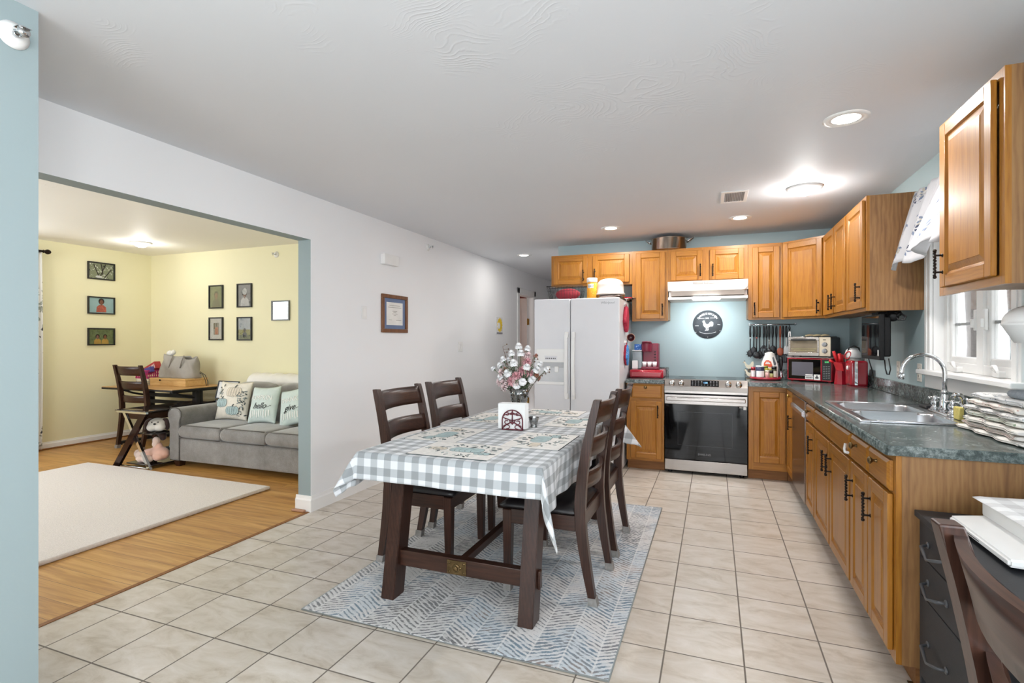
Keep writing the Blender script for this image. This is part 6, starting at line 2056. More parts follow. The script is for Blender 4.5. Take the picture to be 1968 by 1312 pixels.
for s in (-1, 1):
    m = MB(); m.ball(dpt(0.080, s * 0.028, 0.105), 0.0065, 8, 6); obj('eye', m, BLACK, t)
t = thing('plush_toy', 'purple and white plush toy lying behind the plush dog', 'plush toy', (-5.33, 3.95, 0.358))
blob('plush_body', PLP, [((-5.345, 4.05, 0.46), (0.05, 0.08, 0.07)), ((-5.39, 4.0, 0.50), (0.045, 0.05, 0.045)), ((-5.35, 4.1, 0.40), (0.05, 0.08, 0.043))], t)
blob('paw', PLW, [((-5.44, 3.985, 0.50), (0.03, 0.035, 0.03))], t)
px0, py0, pz0 = -5.45, 3.74, 0.042
t = thing('plush_bunny', 'big pink plush toy sprawled on the bottom shelf', 'plush toy', (px0, py0, pz0))
blob('plush_body', PLK, [((px0 + 0.04, py0 + 0.03, pz0 + 0.085), (0.13, 0.08, 0.075)), ((px0 + 0.10, py0 - 0.02, pz0 + 0.06), (0.055, 0.05, 0.04)), ((px0 - 0.06, py0, pz0 + 0.07), (0.09, 0.07, 0.06)), ((px0 + 0.04, py0 + 0.02, pz0 + 0.16), (0.045, 0.04, 0.05))], t)
blob('head', PLF, [((px0 + 0.045, py0 + 0.0, pz0 + 0.225), (0.036, 0.036, 0.04)), ((px0 + 0.03, py0 + 0.0, pz0 + 0.185), (0.033, 0.033, 0.035))], t)
blob('leg', PLF, [((px0 - 0.15, py0 - 0.02, pz0 + 0.055), (0.075, 0.05, 0.05)), ((px0 - 0.2, py0 - 0.02, pz0 + 0.075), (0.035, 0.045, 0.045))], t)
blob('leg', PLF, [((px0 + 0.01, py0 - 0.075, pz0 + 0.045), (0.08, 0.04, 0.04)), ((px0 - 0.06, py0 - 0.09, pz0 + 0.045), (0.03, 0.038, 0.04)), ((px0 - 0.08, py0 - 0.1, pz0 + 0.04), (0.014, 0.014, 0.014)), ((px0 - 0.075, py0 - 0.12, pz0 + 0.05), (0.014, 0.014, 0.014))], t, 0.006)
t = thing('plush_toy', 'sage green plush toy at the back of the bottom shelf', 'plush toy', (-5.37, 4.0, 0.042))
blob('plush_body', PLG, [((-5.38, 4.0, 0.13), (0.07, 0.10, 0.085)), ((-5.42, 3.97, 0.19), (0.045, 0.05, 0.045)), ((-5.5, 4.0, 0.16), (0.05, 0.05, 0.04))], t)
t = thing('plush_toy', 'small dark brown plush toy hanging under the middle shelf', 'plush toy', (-5.4, 3.75, 0.29))
blob('plush_body', PLB, [((-5.40, 3.80, 0.315), (0.05, 0.04, 0.029)), ((-5.39, 3.80, 0.285), (0.03, 0.03, 0.03))], t)

# ---------------- leaning picture on the glass table
t = thing('leaning_picture', 'black framed picture leaning at the far end of the glass table', 'picture', (-5.47, 4.66, 0.595))
M = Matrix.Translation((-5.475, 4.655, 0.705)) @ Matrix.Rotation(R_(-14), 4, 'X') @ Matrix.Rotation(R_(90), 4, 'X')
frame_parts(t, M, 0.34, 0.22, 0.012, BLACK, 0.012, 0.001)
m = MB(); m.M = M; m.box(-0.16, 0.16, -0.10, 0.10, 0, 0.004); m.mi = 1; m.box(-0.09, -0.06, -0.05, 0.04, 0.004, 0.005); m.box(-0.05, 0.03, -0.06, 0.05, 0.004, 0.005)
m.mi = 2; m.box(-0.085, -0.065, -0.02, 0.01, 0.005, 0.0055); m.box(-0.04, 0.02, -0.04, 0.0, 0.005, 0.0055)
obj('print', m, [plain('white_mat', hx('ECECEC'), 0.7), plain('grey_photo', hx('9E9590'), 0.6, var=0.3, nscale=30), plain('dark_photo', hx('5D4643'), 0.6, var=0.3)], t)

# ---------------- desk in the corner
t = thing('adjustable_desk', 'light wood desk with black metal frame in the living room corner', 'desk', (-6.55, 4.7, 0))
DX0, DX1, DY0, DY1, DZ2 = -7.20, -5.93, 4.29, 5.03, 0.722
m = MB(); m.box(DX0, DX1, DY0, DY1, DZ2 - 0.006, DZ2); m.mi = 1; m.box(DX0 - 0.003, DX1 + 0.003, DY0 - 0.003, DY1 + 0.003, DZ2 - 0.03, DZ2 - 0.0055, 0.004)
obj('desktop', m, [wood('honey_desk_laminate', hx('B98850'), hx('CBA06A'), hx('D8B380'), 0.4, 0, base=2), BLACKM], t)
for xx in (-6.93, -6.05):
    m = MB(); m.box(xx - 0.035, xx + 0.035, 4.66, 4.72, 0.04, DZ2 - 0.05, 0.004); m.box(xx - 0.025, xx + 0.025, 4.73, 4.76, 0.3, DZ2 - 0.05); obj('column', m, BLACKM, t)
    m = MB(); m.box(xx - 0.03, xx + 0.03, 4.31, 5.0, 0.012, 0.045, 0.008); m.cyl((xx, 4.34, 0), (xx, 4.34, 0.014), 0.025, seg=12); m.cyl((xx, 4.97, 0), (xx, 4.97, 0.014), 0.025, seg=12); obj('foot', m, BLACKM, t)
    m = MB(); m.box(xx - 0.02, xx + 0.02, 4.36, 4.98, DZ2 - 0.055, DZ2 - 0.031)
    m.tube([(xx, 4.40, DZ2 - 0.05), (xx, 4.5, DZ2 - 0.09), (xx, 4.66, DZ2 - 0.13)], 0.012, 8)
    obj('bracket', m, BLACKM, t)
m = MB(); m.box(-6.895, -6.085, 4.675, 4.70, 0.575, 0.62); obj('crossbar', m, BLACKM, t)
m = MB(); m.box(-6.895, -6.085, 4.675, 4.70, 0.49, 0.535); obj('crossbar', m, BLACKM, t)
m = MB(); m.tube([(-7.35, 4.28, 0.02), (-7.2, 4.24, 0.03), (-7.05, 4.22, 0.05)], 0.01, 8)
t = thing('wooden_box', 'light wooden storage box on the corner desk', 'box', (-6.47, 4.76, DZ2))
m = MB(); m.box(-6.80, -6.15, 4.62, 4.92, DZ2 + 0.001, DZ2 + 0.075, 0.004); obj('box_body', m, PINE, t)
m = MB(); m.box(-6.805, -6.145, 4.615, 4.925, DZ2 + 0.076, DZ2 + 0.10, 0.004); obj('lid', m, PINE, t)
m = MB(); m.cyl((-6.6, 4.613, DZ2 + 0.075), (-6.6, 4.608, DZ2 + 0.075), 0.012, seg=10); obj('clasp', m, IRON, t)
t = thing('tote_bag', 'slouchy grey tote bag on top of the wooden box', 'bag', (-6.45, 4.76, DZ2 + 0.102))
BZ = DZ2 + 0.1015
m = MB()
def bag(u, v):
    a = 2 * PI * u
    sx = math.copysign(abs(math.cos(a)) ** 0.45, math.cos(a)); sy = math.copysign(abs(math.sin(a)) ** 0.6, math.sin(a))
    w = 0.30 - 0.02 * v + 0.01 * math.sin(v * 9 + a * 3)
    d = 0.11 - 0.075 * v ** 1.5 + 0.012 * math.sin(a * 5 + v * 7)
    top = 0.285 + 0.02 * math.sin(a * 2 + 0.6) - 0.03 * (sx > 0.5) * v
    return (-6.44 + sx * w + 0.01 * v, 4.765 + sy * d, BZ + v * top)
m.sheet(bag, 48, 16, closed_u=True); m._f([m._v(bag(k / 24, 0)) for k in range(24)])
obj('bag_body', m, plain('grey_canvas', hx('A39E97'), 0.9, var=0.08, nscale=10, bmp=0.3, bscale=60), t, solid=0.004)
for s in (-1, 1):
    m = MB(); m.tube([(-6.44 + s * 0.10 + 0.03, 4.665, BZ + 0.13), (-6.44 + s * 0.10 + 0.03, 4.69, BZ + 0.22), (-6.44 + s * 0.1 + 0.03, 4.72, BZ + 0.285)], 0.008, 6); obj('strap', m, plain('grey_strap', hx('8F8A84'), 0.9), t)
m = MB(); m.tube([(-6.15, 4.80, DZ2 + 0.17), (-6.08, 4.80, DZ2 + 0.15), (-6.02, 4.79, DZ2 + 0.08), (-5.99, 4.78, DZ2 + 0.008)], 0.004, 6); m.tube([(-6.15, 4.82, DZ2 + 0.18), (-6.06, 4.82, DZ2 + 0.14), (-6.0, 4.81, DZ2 + 0.06), (-5.985, 4.8, DZ2 + 0.008)], 0.004, 6)
o = obj('cord', m, BLACK); tag(o, 'black cord looping from the grey bag down to the desk', 'cord')
m = MB()
m.ball((-6.63, 4.77, BZ + 0.31), (0.055, 0.035, 0.04), 10, 8); m.ball((-6.57, 4.77, BZ + 0.325), (0.03, 0.03, 0.035), 8, 6)
o = obj('tissue', m, plain('white_tissue', hx('EDEBE6'), 0.95, var=0.03, bmp=0.5, bscale=60)); tag(o, 'white tissue paper poking out of the grey tote bag', 'tissue')
md = o.modifiers.new('fuse', 'REMESH'); md.mode = 'VOXEL'; md.voxel_size = 0.01
bk_lab = ['white book at the bottom of the little stack on the corner desk', 'blue grey book in the middle of the little stack on the corner desk', 'white book on top of the little stack, under the pink basket']
for k, c in enumerate(('D9D8D4', '8FA3B2', 'E4E0DC')):
    t = thing('book', bk_lab[k], 'book', (-6.93, 4.7, DZ2 + 0.03 * k), 0, 'books on the corner desk')
    z = DZ2 + 0.001 + k * 0.028; a = -7.04 + 0.008 * k
    m = MB(); m.box(a, a + 0.22, 4.60, 4.86, z, z + 0.003); m.box(a, a + 0.22, 4.60, 4.86, z + 0.024, z + 0.027); m.box(a, a + 0.004, 4.60, 4.86, z, z + 0.027); obj('cover', m, plain('book_cover_%d' % k, hx(c), 0.5), t)
    m = MB(); m.box(a + 0.005, a + 0.216, 4.604, 4.856, z + 0.0035, z + 0.0235); obj('pages', m, CREAM, t)
PKM = plain('magenta_plastic', hx('C2357C'), 0.4)
bz = DZ2 + 0.087
t = thing('plastic_basket', 'magenta plastic basket on the book stack', 'basket', (-6.92, 4.72, bz))
m = MB()
for (a, b_, c, d) in ((-7.045, -6.815, 4.60, 4.606), (-7.045, -6.815, 4.834, 4.84), (-7.045, -7.039, 4.606, 4.834), (-6.821, -6.815, 4.606, 4.834)):
    m.box(a, b_, c, d, bz, bz + 0.012); m.box(a, b_, c, d, bz + 0.095, bz + 0.11); m.box(a, b_, c, d, bz + 0.05, bz + 0.058)
    if b_ - a > 0.1:
        for k in range(12): xx = a + (b_ - a - 0.005) * k / 11; m.hexa([(xx, c, bz), (xx + 0.006, c, bz), (xx + 0.006, d, bz), (xx, d, bz), (xx + 0.008, c, bz + 0.1), (xx + 0.014, c, bz + 0.1), (xx + 0.014, d, bz + 0.1), (xx + 0.008, d, bz + 0.1)])
    else:
        for k in range(10): yy = c + (d - c - 0.006) * k / 9; m.box(a, b_, yy, yy + 0.006, bz, bz + 0.1)
m.box(-7.04, -6.82, 4.605, 4.835, bz, bz + 0.003)
obj('basket_body', m, PKM, t)
t = thing('striped_box', 'red box with white stripes tilted in the magenta basket', 'box', (-6.93, 4.74, bz + 0.03))
m = MB(); m.M = Matrix.Translation((-6.925, 4.74, bz + 0.125)) @ Matrix.Rotation(R_(-24), 4, 'Y')
m.box(-0.125, 0.12, -0.04, 0.04, -0.045, 0.05, 0.002); m.mi = 1
for k in range(9): m.box(-0.115 + k * 0.026, -0.103 + k * 0.026, -0.0412, -0.04, -0.035, 0.025)
obj('box_body', m, [plain('red_card', hx('B63A3A'), 0.6), WPLAST], t)
m = MB(); m.M = Matrix.Translation((-6.86, 4.66, bz + 0.115)) @ Matrix.Rotation(R_(-15), 4, 'Y'); m.box(-0.06, 0.06, -0.03, 0.02, -0.04, 0.028, 0.003)
o = obj('pouch', m, plain('violet_pouch', hx('55509A'), 0.7, var=0.2, nscale=20)); tag(o, 'violet pouch in front of the striped box in the basket', 'pouch')

# ---------------- curtain at the living room window
cm = MB()
def curt(u, v):
    y = 2.98 + 0.76 * u
    z = 2.37 - 2.345 * v
    return (LX + 0.09 + 0.035 * math.sin(u * 14 * PI) * (0.6 + 0.4 * v), y + 0.012 * math.sin(v * 3), z)
cm.sheet(curt, 90, 30)
o = obj('curtain', cm, CURT, solid=0.003); tag(o, 'long white curtain with black leaf print at the far left living room window', 'curtain')
t = thing('curtain_rod', 'dark curtain rod with ball finial on the yellow wall', 'curtain rod', (LX + 0.09, 2.5, 2.35))
m = MB(); m.cyl((LX + 0.09, 1.3, 2.352), (LX + 0.09, 3.755, 2.352), 0.012, seg=12); m.box(LX, LX + 0.10, 3.70, 3.712, 2.33, 2.35); m.box(LX, LX + 0.10, 1.35, 1.362, 2.33, 2.35); obj('rod', m, IRON, t)
m = MB(); m.lathe([(0.012, 3.75), (0.02, 3.757), (0.013, 3.765), (0.026, 3.785), (0.03, 3.80), (0.022, 3.82), (0.008, 3.832), (0, 3.833)], (LX + 0.09, 0, 2.352), 16, axis='Y'); obj('finial', m, IRON, t)

# ---------------- framed photographs on the yellow walls
skin = plain('photo_skin_brown', hx('8A5A44'), 0.7); hair = plain('photo_dark_hair', hx('2E2320'), 0.8)
def ell(m, cx, cy, rx, ry, z, n=20): m.slab([(cx + rx * math.cos(2 * PI * k / n), cy + ry * math.sin(2 * PI * k / n)) for k in range(n)], z - 0.0004, z)
def photo(label, M, w, h, draw, mats, fmat=None, fw=0.016):
    t = thing('framed_photo', label, 'framed photo', M.translation, 0, 'framed photos on the yellow walls')
    frame_parts(t, M, w, h, fw, fmat or BLACK, 0.022, 0.002)
    m = MB(); m.M = M
    draw(m, w - 2 * fw, h - 2 * fw); obj('photo_print', m, mats, t)
    m = MB(); m.M = M; m.box(-w / 2 + fw, w / 2 - fw, -h / 2 + fw, h / 2 - fw, 0.0135, 0.015); obj('glass', m, PGLASS, t)
LM = lambda y, z: MX((LX, y, z), (0, 1, 0), (0, 0, 1))
BM_ = lambda x, z: MX((x, LY, z), (1, 0, 0), (0, 0, 1))
def person(m, cx, cy, s, body, head, hairm, hat=None):
    m.mi = body; m.slab([(cx - 0.5 * s, cy - 1.1 * s), (cx + 0.5 * s, cy - 1.1 * s), (cx + 0.46 * s, cy - 0.55 * s), (cx + 0.2 * s, cy - 0.32 * s), (cx - 0.2 * s, cy - 0.32 * s), (cx - 0.46 * s, cy - 0.55 * s)], 0.006, 0.0072)
    m.mi = hairm; ell(m, cx, cy + 0.06 * s, 0.29 * s, 0.33 * s, 0.0078)
    m.mi = head; ell(m, cx, cy - 0.04 * s, 0.19 * s, 0.26 * s, 0.0084); m.box(cx - 0.08 * s, cx + 0.08 * s, cy - 0.4 * s, cy - 0.22 * s, 0.006, 0.0076)
    if hat is not None:
        m.mi = hat; ell(m, cx, cy + 0.22 * s, 0.27 * s, 0.3 * s, 0.0088)
def bgd(m, w, h, mi=0): m.mi = mi; m.box(-w / 2, w / 2, -h / 2, h / 2, 0, 0.006)
fol = floral('photo_foliage', hx('8D9478'), hx('2F3324'), hx('E4E6DA'), 30); pbl = plain('photo_pale_blue', hx('A9CBCF'), 0.6); pgr = plain('photo_green', hx('6F7E52'), 0.6, var=0.3, nscale=40)
pol = plain('photo_olive', hx('4B4A36'), 0.6, var=0.2); pwt = plain('photo_white', hx('E6E6E6'), 0.6); pgy = plain('photo_grey', hx('8B8D90'), 0.6, var=0.1)
prd = plain('photo_coral', hx('C0604E'), 0.6, var=0.3, nscale=60); pye = plain('photo_yellow', hx('CBA24A'), 0.6, var=0.1); psk = plain('photo_sky', hx('CBD6DE'), 0.6); pfd = plain('photo_field', hx('A9A85E'), 0.6, var=0.2); pdk = plain('photo_dark_blue', hx('3F4A56'), 0.6)
PM = [fol, pbl, pgr, pol, pwt, pgy, prd, pye, psk, pfd, pdk, skin, hair]
Z3 = ((2.205,), (1.758,), (1.352,))
def d_tree(m, w, h):
    bgd(m, w, h, 0); m.mi = 12
    for a, b_, c, d in ((-0.09, 0.08, -0.02, -0.09), (-0.02, -0.09, 0.05, 0.09), (0.0, 0.09, 0.02, -0.05), (0.04, -0.08, 0.12, 0.03)):
        q = Vector((c - a, d - b_, 0)).normalized(); n = Vector((-q.y, q.x, 0)) * 0.006
        m.slab([(a - n.x, b_ - n.y), (c - n.x, d - n.y), (c + n.x, d + n.y), (a + n.x, b_ + n.y)], 0.006, 0.0072)
    m.mi = 4; ell(m, -0.03, -0.075, 0.04, 0.015, 0.0075)
photo('framed photo of twisting tree branches, top one on the left yellow wall', LM(4.43, 2.205), 0.325, 0.225, d_tree, PM)
photo('framed photo of a child on pale blue, middle one on left yellow wall', LM(4.43, 1.758), 0.325, 0.225, lambda m, w, h: (bgd(m, w, h, 1), person(m, 0.0, 0.045, 0.12, 6, 11, 12)), PM)
photo('framed photo of two people in yellow shirts, bottom one on the left yellow wall', LM(4.43, 1.352), 0.325, 0.225, lambda m, w, h: (bgd(m, w, h, 2), person(m, -0.045, 0.0, 0.085, 7, 11, 12), person(m, 0.045, 0.0, 0.085, 7, 11, 12)), PM)
photo('upright framed photo of a curly haired person in dark green, upper left of four', BM_(-6.175, 1.882), 0.255, 0.31, lambda m, w, h: (bgd(m, w, h, 2), person(m, 0, 0.02, 0.145, 3, 11, 12)), PM)
photo('upright framed photo of a person in a white hat and shirt, upper right of four', BM_(-5.67, 1.886), 0.255, 0.31, lambda m, w, h: (bgd(m, w, h, 5), person(m, 0, 0.02, 0.145, 4, 11, 12, 4)), PM)
photo('upright framed photo with wide white mat, lower left of four', BM_(-6.175, 1.458), 0.255, 0.305, lambda m, w, h: (bgd(m, w, h, 4), m.__setattr__('mi', 5), m.box(-0.05, 0.05, -0.08, 0.08, 0.006, 0.0068), m.__setattr__('mi', 6), m.box(-0.025, 0.035, -0.075, 0.02, 0.0068, 0.0076), m.__setattr__('mi', 12), m.box(-0.045, -0.02, 0.0, 0.075, 0.0068, 0.0076), m.box(0.0, 0.015, 0.03, 0.075, 0.0068, 0.0076)), PM)
photo('upright framed photo of a dark figure in a field, lower right of four', BM_(-5.67, 1.455), 0.255, 0.305, lambda m, w, h: (bgd(m, w, h, 8), m.__setattr__('mi', 9), m.box(-w / 2, w / 2, -h / 2, -0.01, 0.006, 0.0065), m.__setattr__('mi', 2), m.box(-w / 2, w / 2, -h / 2, -0.08, 0.0065, 0.007), person(m, 0.0, -0.02, 0.075, 10, 12, 12)), PM)
photo('framed pale document by itself nearest the opening on the yellow wall', BM_(-5.065, 1.678), 0.29, 0.25, lambda m, w, h: (bgd(m, w, h, 4), m.__setattr__('mi', 5), m.box(-0.09, 0.03, -0.004, 0.0, 0.006, 0.0063), m.box(0.075, 0.09, -0.06, 0.06, 0.006, 0.0063)), PM, plain('grey_frame', hx('77797B'), 0.4))
# ================================================================ small kitchen things
CT = 0.9145
# ---- on the fridge
FT = 1.723
t = thing('wire_basket', 'black wire basket on the left of the fridge top', 'basket', (-1.46, 5.36, FT))
m = MB()
bx0, bx1, by0, by1 = -1.65, -1.27, 5.29, 5.48
def rr4(e, z): return [(bx0 + e, by0 + e, z), (bx1 - e, by0 + e, z), (bx1 - e, by1 - e, z), (bx0 + e, by1 - e, z)]
m.tube(rr4(0, FT + 0.15), 0.0035, 6, closed=True); m.tube(rr4(0.012, FT + 0.10), 0.002, 6, closed=True); m.tube(rr4(0.03, FT + 0.004), 0.003, 6, closed=True)
for k in range(13):
    f = k / 12
    xa = bx0 + (bx1 - bx0) * f; xb = bx0 + 0.03 + (bx1 - bx0 - 0.06) * f
    for (ya, yb) in ((by0, by0 + 0.03), (by1, by1 - 0.03)): m.tube([(xa, ya, FT + 0.15), (xb, yb, FT + 0.004)], 0.0018, 5)
for k in range(1, 6):
    f = k / 6
    ya = by0 + (by1 - by0) * f; yb = by0 + 0.03 + (by1 - by0 - 0.06) * f
    for (xa, xb) in ((bx0, bx0 + 0.03), (bx1, bx1 - 0.03)): m.tube([(xa, ya, FT + 0.15), (xb, yb, FT + 0.004)], 0.0018, 5)
obj('wire_frame', m, BLACKM, t)
m = MB(); m.ball((-1.445, 5.385, FT + 0.07), (0.135, 0.055, 0.062), 20, 12)
o = obj('red_bundle', m, plain('dark_red_cloth', hx('8C2430'), 0.8, var=0.12, bmp=0.3)); tag(o, 'rounded dark red bundle lying in the wire basket', 'bundle')
t = thing('wipes_canister', 'yellow and orange cleaning wipes canister with white lid on the fridge', 'canister', (-1.165, 5.30, FT))
m = MB(); m.lathe([(0.0, 0), (0.050, 0.0), (0.052, 0.004), (0.052, 0.168), (0.048, 0.174), (0, 0.174)], (-1.165, 5.30, FT + 0.001), 28); cb = obj('label_body', m, floral('citrus_label', hx('F0A62E'), hx('E2762A'), hx('F6D36A'), 34), t)
m = MB(); m.lathe([(0.0, 0.175), (0.053, 0.175), (0.054, 0.18), (0.054, 0.214), (0.050, 0.219), (0, 0.219)], (-1.165, 5.30, FT + 0.001), 28); obj('lid', m, WPLAST, t)
def cyl_text(m, txt, size, cx, cy, R, cz, a0=-PI / 2, **k):
    add_text(m, txt, size, Matrix.Identity(4), warp=lambda p: Vector((cx + (R + p.z) * math.cos(a0 + p.x / R), cy + (R + p.z) * math.sin(a0 + p.x / R), cz + p.y)), **k)
def cyl_patch(m, cx, cy, R, a0, w, z0, z1, n=10):
    m.sheet(lambda u, v: (cx + R * math.cos(a0 + (u - 0.5) * w / R), cy + R * math.sin(a0 + (u - 0.5) * w / R), z0 + (z1 - z0) * v), n, 1)
m = MB(); cyl_patch(m, -1.165, 5.30, 0.0527, -PI / 2 - 0.1, 0.066, FT + 0.115, FT + 0.158); obj('logo_panel', m, WPLAST, cb)
m = MB(); cyl_text(m, 'Lysol', 0.03, -1.165, 5.30, 0.0532, FT + 0.136, -PI / 2 - 0.1, shear=0.3, depth=0.0004); obj('lettering', m, plain('navy_ink', hx('233A66'), 0.5), cb)
t = thing('cake_carrier', 'translucent white domed cake carrier on the fridge', 'cake carrier', (-0.99, 5.36, FT))
m = MB(); m.lathe([(0, 0.001), (0.135, 0.001), (0.145, 0.02), (0.147, 0.04), (0.14, 0.042), (0, 0.042)], (-0.99, 5.36, FT), 40); obj('tray', m, STEELD, t)
m = MB(); m.lathe([(0.148, 0.043), (0.150, 0.05), (0.148, 0.062), (0.138, 0.065), (0.136, 0.14), (0.128, 0.17), (0.10, 0.198), (0.05, 0.213), (0, 0.216)], (-0.99, 5.36, FT), 40); obj('dome_lid', m, plain('frosted_plastic', hx('D6CCC5'), 0.3, trans=0.15), t)
t = thing('baking_pan', 'flat grey baking pan stacked at the right edge of the fridge top', 'pan', (-0.86, 5.5, FT), 0, 'pans on the fridge')
m = MB(); m.slab(rrect(-0.96, -0.80, 5.53, 5.82, 0.03), FT + 0.012, FT + 0.016); m.slab(rrect(-0.93, -0.83, 5.56, 5.79, 0.03), FT + 0.001, FT + 0.0119); m.tube([(x, y, FT + 0.018) for x, y in rrect(-0.96, -0.80, 5.53, 5.82, 0.03)], 0.004, 6, closed=True); obj('pan_body', m, STEELD, t)
m = MB(); m.box(-0.815, -0.775, 5.60, 5.66, FT + 0.0245, FT + 0.031, 0.002); m.tube([(-0.815, 5.61, FT + 0.028), (-0.785, 5.595, FT + 0.03), (-0.77, 5.63, FT + 0.03), (-0.785, 5.665, FT + 0.03), (-0.815, 5.65, FT + 0.028)], 0.003, 6); obj('handle', m, STEELD, t)
m = MB(); m.slab(rrect(-0.93, -0.80, 5.54, 5.78, 0.02), FT + 0.024, FT + 0.036); o = obj('storage_cover', m, RED); tag(o, 'flat red lid lying on the baking pan on the fridge', 'lid')

# ---- roasting pot on the cabinets
t = thing('roasting_pot', 'wide stainless steel pot with loop handles on top of the cabinets', 'pot', (-0.445, 5.80, ZT))
m = MB(); m.lathe([(0, 0.001), (0.17, 0.001), (0.178, 0.01), (0.180, 0.118), (0.186, 0.122), (0.186, 0.127), (0.178, 0.127), (0.174, 0.118), (0.172, 0.012), (0, 0.01)], (-0.445, 5.79, ZT), 48); obj('pot_body', m, steel('warm_steel', hx('B3A79C'), 0.2, 2), t)
for s in (-1, 1):
    m = MB(); m.tube([(-0.445 + s * 0.178, 5.75, ZT + 0.09), (-0.445 + s * 0.205, 5.75, ZT + 0.10), (-0.445 + s * 0.245, 5.765, ZT + 0.13), (-0.445 + s * 0.25, 5.79, ZT + 0.135), (-0.445 + s * 0.245, 5.815, ZT + 0.13), (-0.445 + s * 0.205, 5.83, ZT + 0.10), (-0.445 + s * 0.178, 5.83, ZT + 0.09)], 0.006, 8); obj('handle', m, CHROME, t)

# ---- mitts hanging on the fridge side
def mitt(x, y, zt, zb, w, mat, label, mat2=None):
    t = thing('oven_mitt', label, 'oven mitt', (x, y, zb))
    m = MB()
    L_ = zt - zb
    pts = [(0.0, 0.0), (0.25, 0.05), (0.42, 0.2), (0.5, 0.42), (0.48, 0.62), (0.42, 0.8), (0.2, 0.98), (0, 1.0), (-0.2, 0.98), (-0.4, 0.82), (-0.5, 0.6), (-0.66, 0.5), (-0.70, 0.38), (-0.6, 0.32), (-0.45, 0.36), (-0.40, 0.2), (-0.25, 0.06)]
    P = [(y + a * w, zb + b * L_) for a, b in pts]
    m.slab(P, x - 0.0, x + 0.036, axis=0)
    bmesh.ops.bevel(m.bm, geom=m.bm.edges[:], offset=0.013, segments=3, profile=0.5, affect='EDGES')
    for f in m.bm.faces: f.smooth = True
    if mat2:
        for f in m.bm.faces:
            if f.calc_center_median().x > x + 0.02: f.material_index = 1
    obj('mitt_body', m, [mat, mat2] if mat2 else mat, t)
    m = MB(); m.tube([(x + 0.018, y, zt - 0.005), (x + 0.016, y - 0.012, zt + 0.015), (x + 0.012, y, zt + 0.025), (x + 0.016, y + 0.012, zt + 0.015), (x + 0.018, y, zt - 0.005)], 0.003, 6); obj('hanging_loop', m, mat, t)
    m = MB(); m.box(x - 0.005, x + 0.014, y - 0.01, y + 0.01, zt + 0.012, zt + 0.04, 0.003); obj('magnet_hook', m, WPLAST, t)
QR = plain('quilted_red', hx('A82840'), 0.85, var=0.12, nscale=40, bmp=0.8, bscale=45)
mitt(-0.851, 5.40, 1.655, 1.385, 0.17, QR, 'bright red quilted oven mitt hanging on the fridge side')
mitt(-0.851, 5.42, 1.262, 1.045, 0.13, plain('quilted_dark_red', hx('9C1F38'), 0.85, var=0.15, nscale=40, bmp=0.8, bscale=45), 'dark red oven mitt with blue pattern hanging low on the fridge side', floral('blue_pattern', hx('3F86C6'), hx('CFE4F2'), hx('2456A0'), 45))
t = thing('red_canister', 'open dark red metal holder hanging on the fridge side', 'canister', (-0.81, 5.58, 1.33))
m = MB(); M = MX((-0.812, 5.57, 1.335), (1, 0.25, 0), (0, 0, 1)); m.M = M
m.lathe([(0, -0.06), (0.036, -0.06), (0.040, 0.0), (0.040, 0.006), (0.036, 0.006), (0.033, -0.05), (0, -0.05)], (0, 0, 0), 28); obj('can_body', m, plain('oxblood_metal', hx('4A0F18'), 0.3), t)
m = MB(); m.M = M; m.tube([(0.040 * math.cos(2 * PI * k / 28), 0.040 * math.sin(2 * PI * k / 28), 0.006) for k in range(28)], 0.0028, 6, closed=True); obj('rolled_rim', m, plain('copper_rim', hx('B88A78'), 0.3, 0.6), t)

# ---- coffee corner
t = thing('pod_drawer', 'red enamel coffee pod drawer under the coffee maker', 'drawer box', (-0.65, 5.66, CT))
m = MB(); m.box(-0.822, -0.482, 5.545, 5.90, CT + 0.001, CT + 0.086, 0.016, 4); obj('box_body', m, RED, t)
m = MB(); m.box(-0.808, -0.496, 5.526, 5.5445, CT + 0.010, CT + 0.072, 0.012, 3); obj('drawer', m, RED, t)
PT = CT + 0.0875
t = thing('coffee_maker', 'dark red single-cup coffee maker on the pod drawer', 'coffee maker', (-0.62, 5.72, PT))
m = MB(); m.box(-0.705, -0.545, 5.70, 5.86, PT, PT + 0.272, 0.012, 3); cm_ = obj('machine_body', m, DRED, t)
m = MB(); m.lathe([(0, 0.185), (0.05, 0.185), (0.052, 0.19), (0.052, 0.265), (0.05, 0.285), (0.042, 0.292), (0, 0.292)], (-0.662, 5.675, PT), 28); obj('brew_head', m, DRED, t)
m = MB(); m.tube([(-0.705, 5.66, PT + 0.275), (-0.70, 5.625, PT + 0.285), (-0.662, 5.615, PT + 0.288), (-0.624, 5.625, PT + 0.285), (-0.62, 5.66, PT + 0.275)], 0.007, 8); obj('handle', m, DRED, t)
m = MB(); m.box(-0.712, -0.54, 5.60, 5.70, PT, PT + 0.026, 0.008, 2); obj('drip_tray', m, DRED, t)
m = MB()
for k in range(4): m.lathe([(0, -0.0035), (0.007, -0.003), (0.008, 0)], (-0.578, 5.6995, PT + 0.095 + k * 0.030), 12, axis='Y')
obj('button_column', m, BLACK, t)['kind'] = 'stuff'
for k in range(3):
    m = MB(); m.lathe([(0, 0.0), (0.017, 0.0), (0.0235, 0.052), (0.0215, 0.052), (0.015, 0.004), (0, 0.004)], (-0.682 + k * 0.052, 5.645, PT + 0.0265), 18)
    o = obj('paper_cup', m, WPLAST); tag(o, ('leftmost', 'middle', 'rightmost')[k] + ' of the three small white cups on the coffee maker tray', 'cup', 'cups at the coffee maker')
t = thing('water_tank', 'clear plastic water tank beside the coffee maker', 'water tank', (-0.765, 5.75, PT))
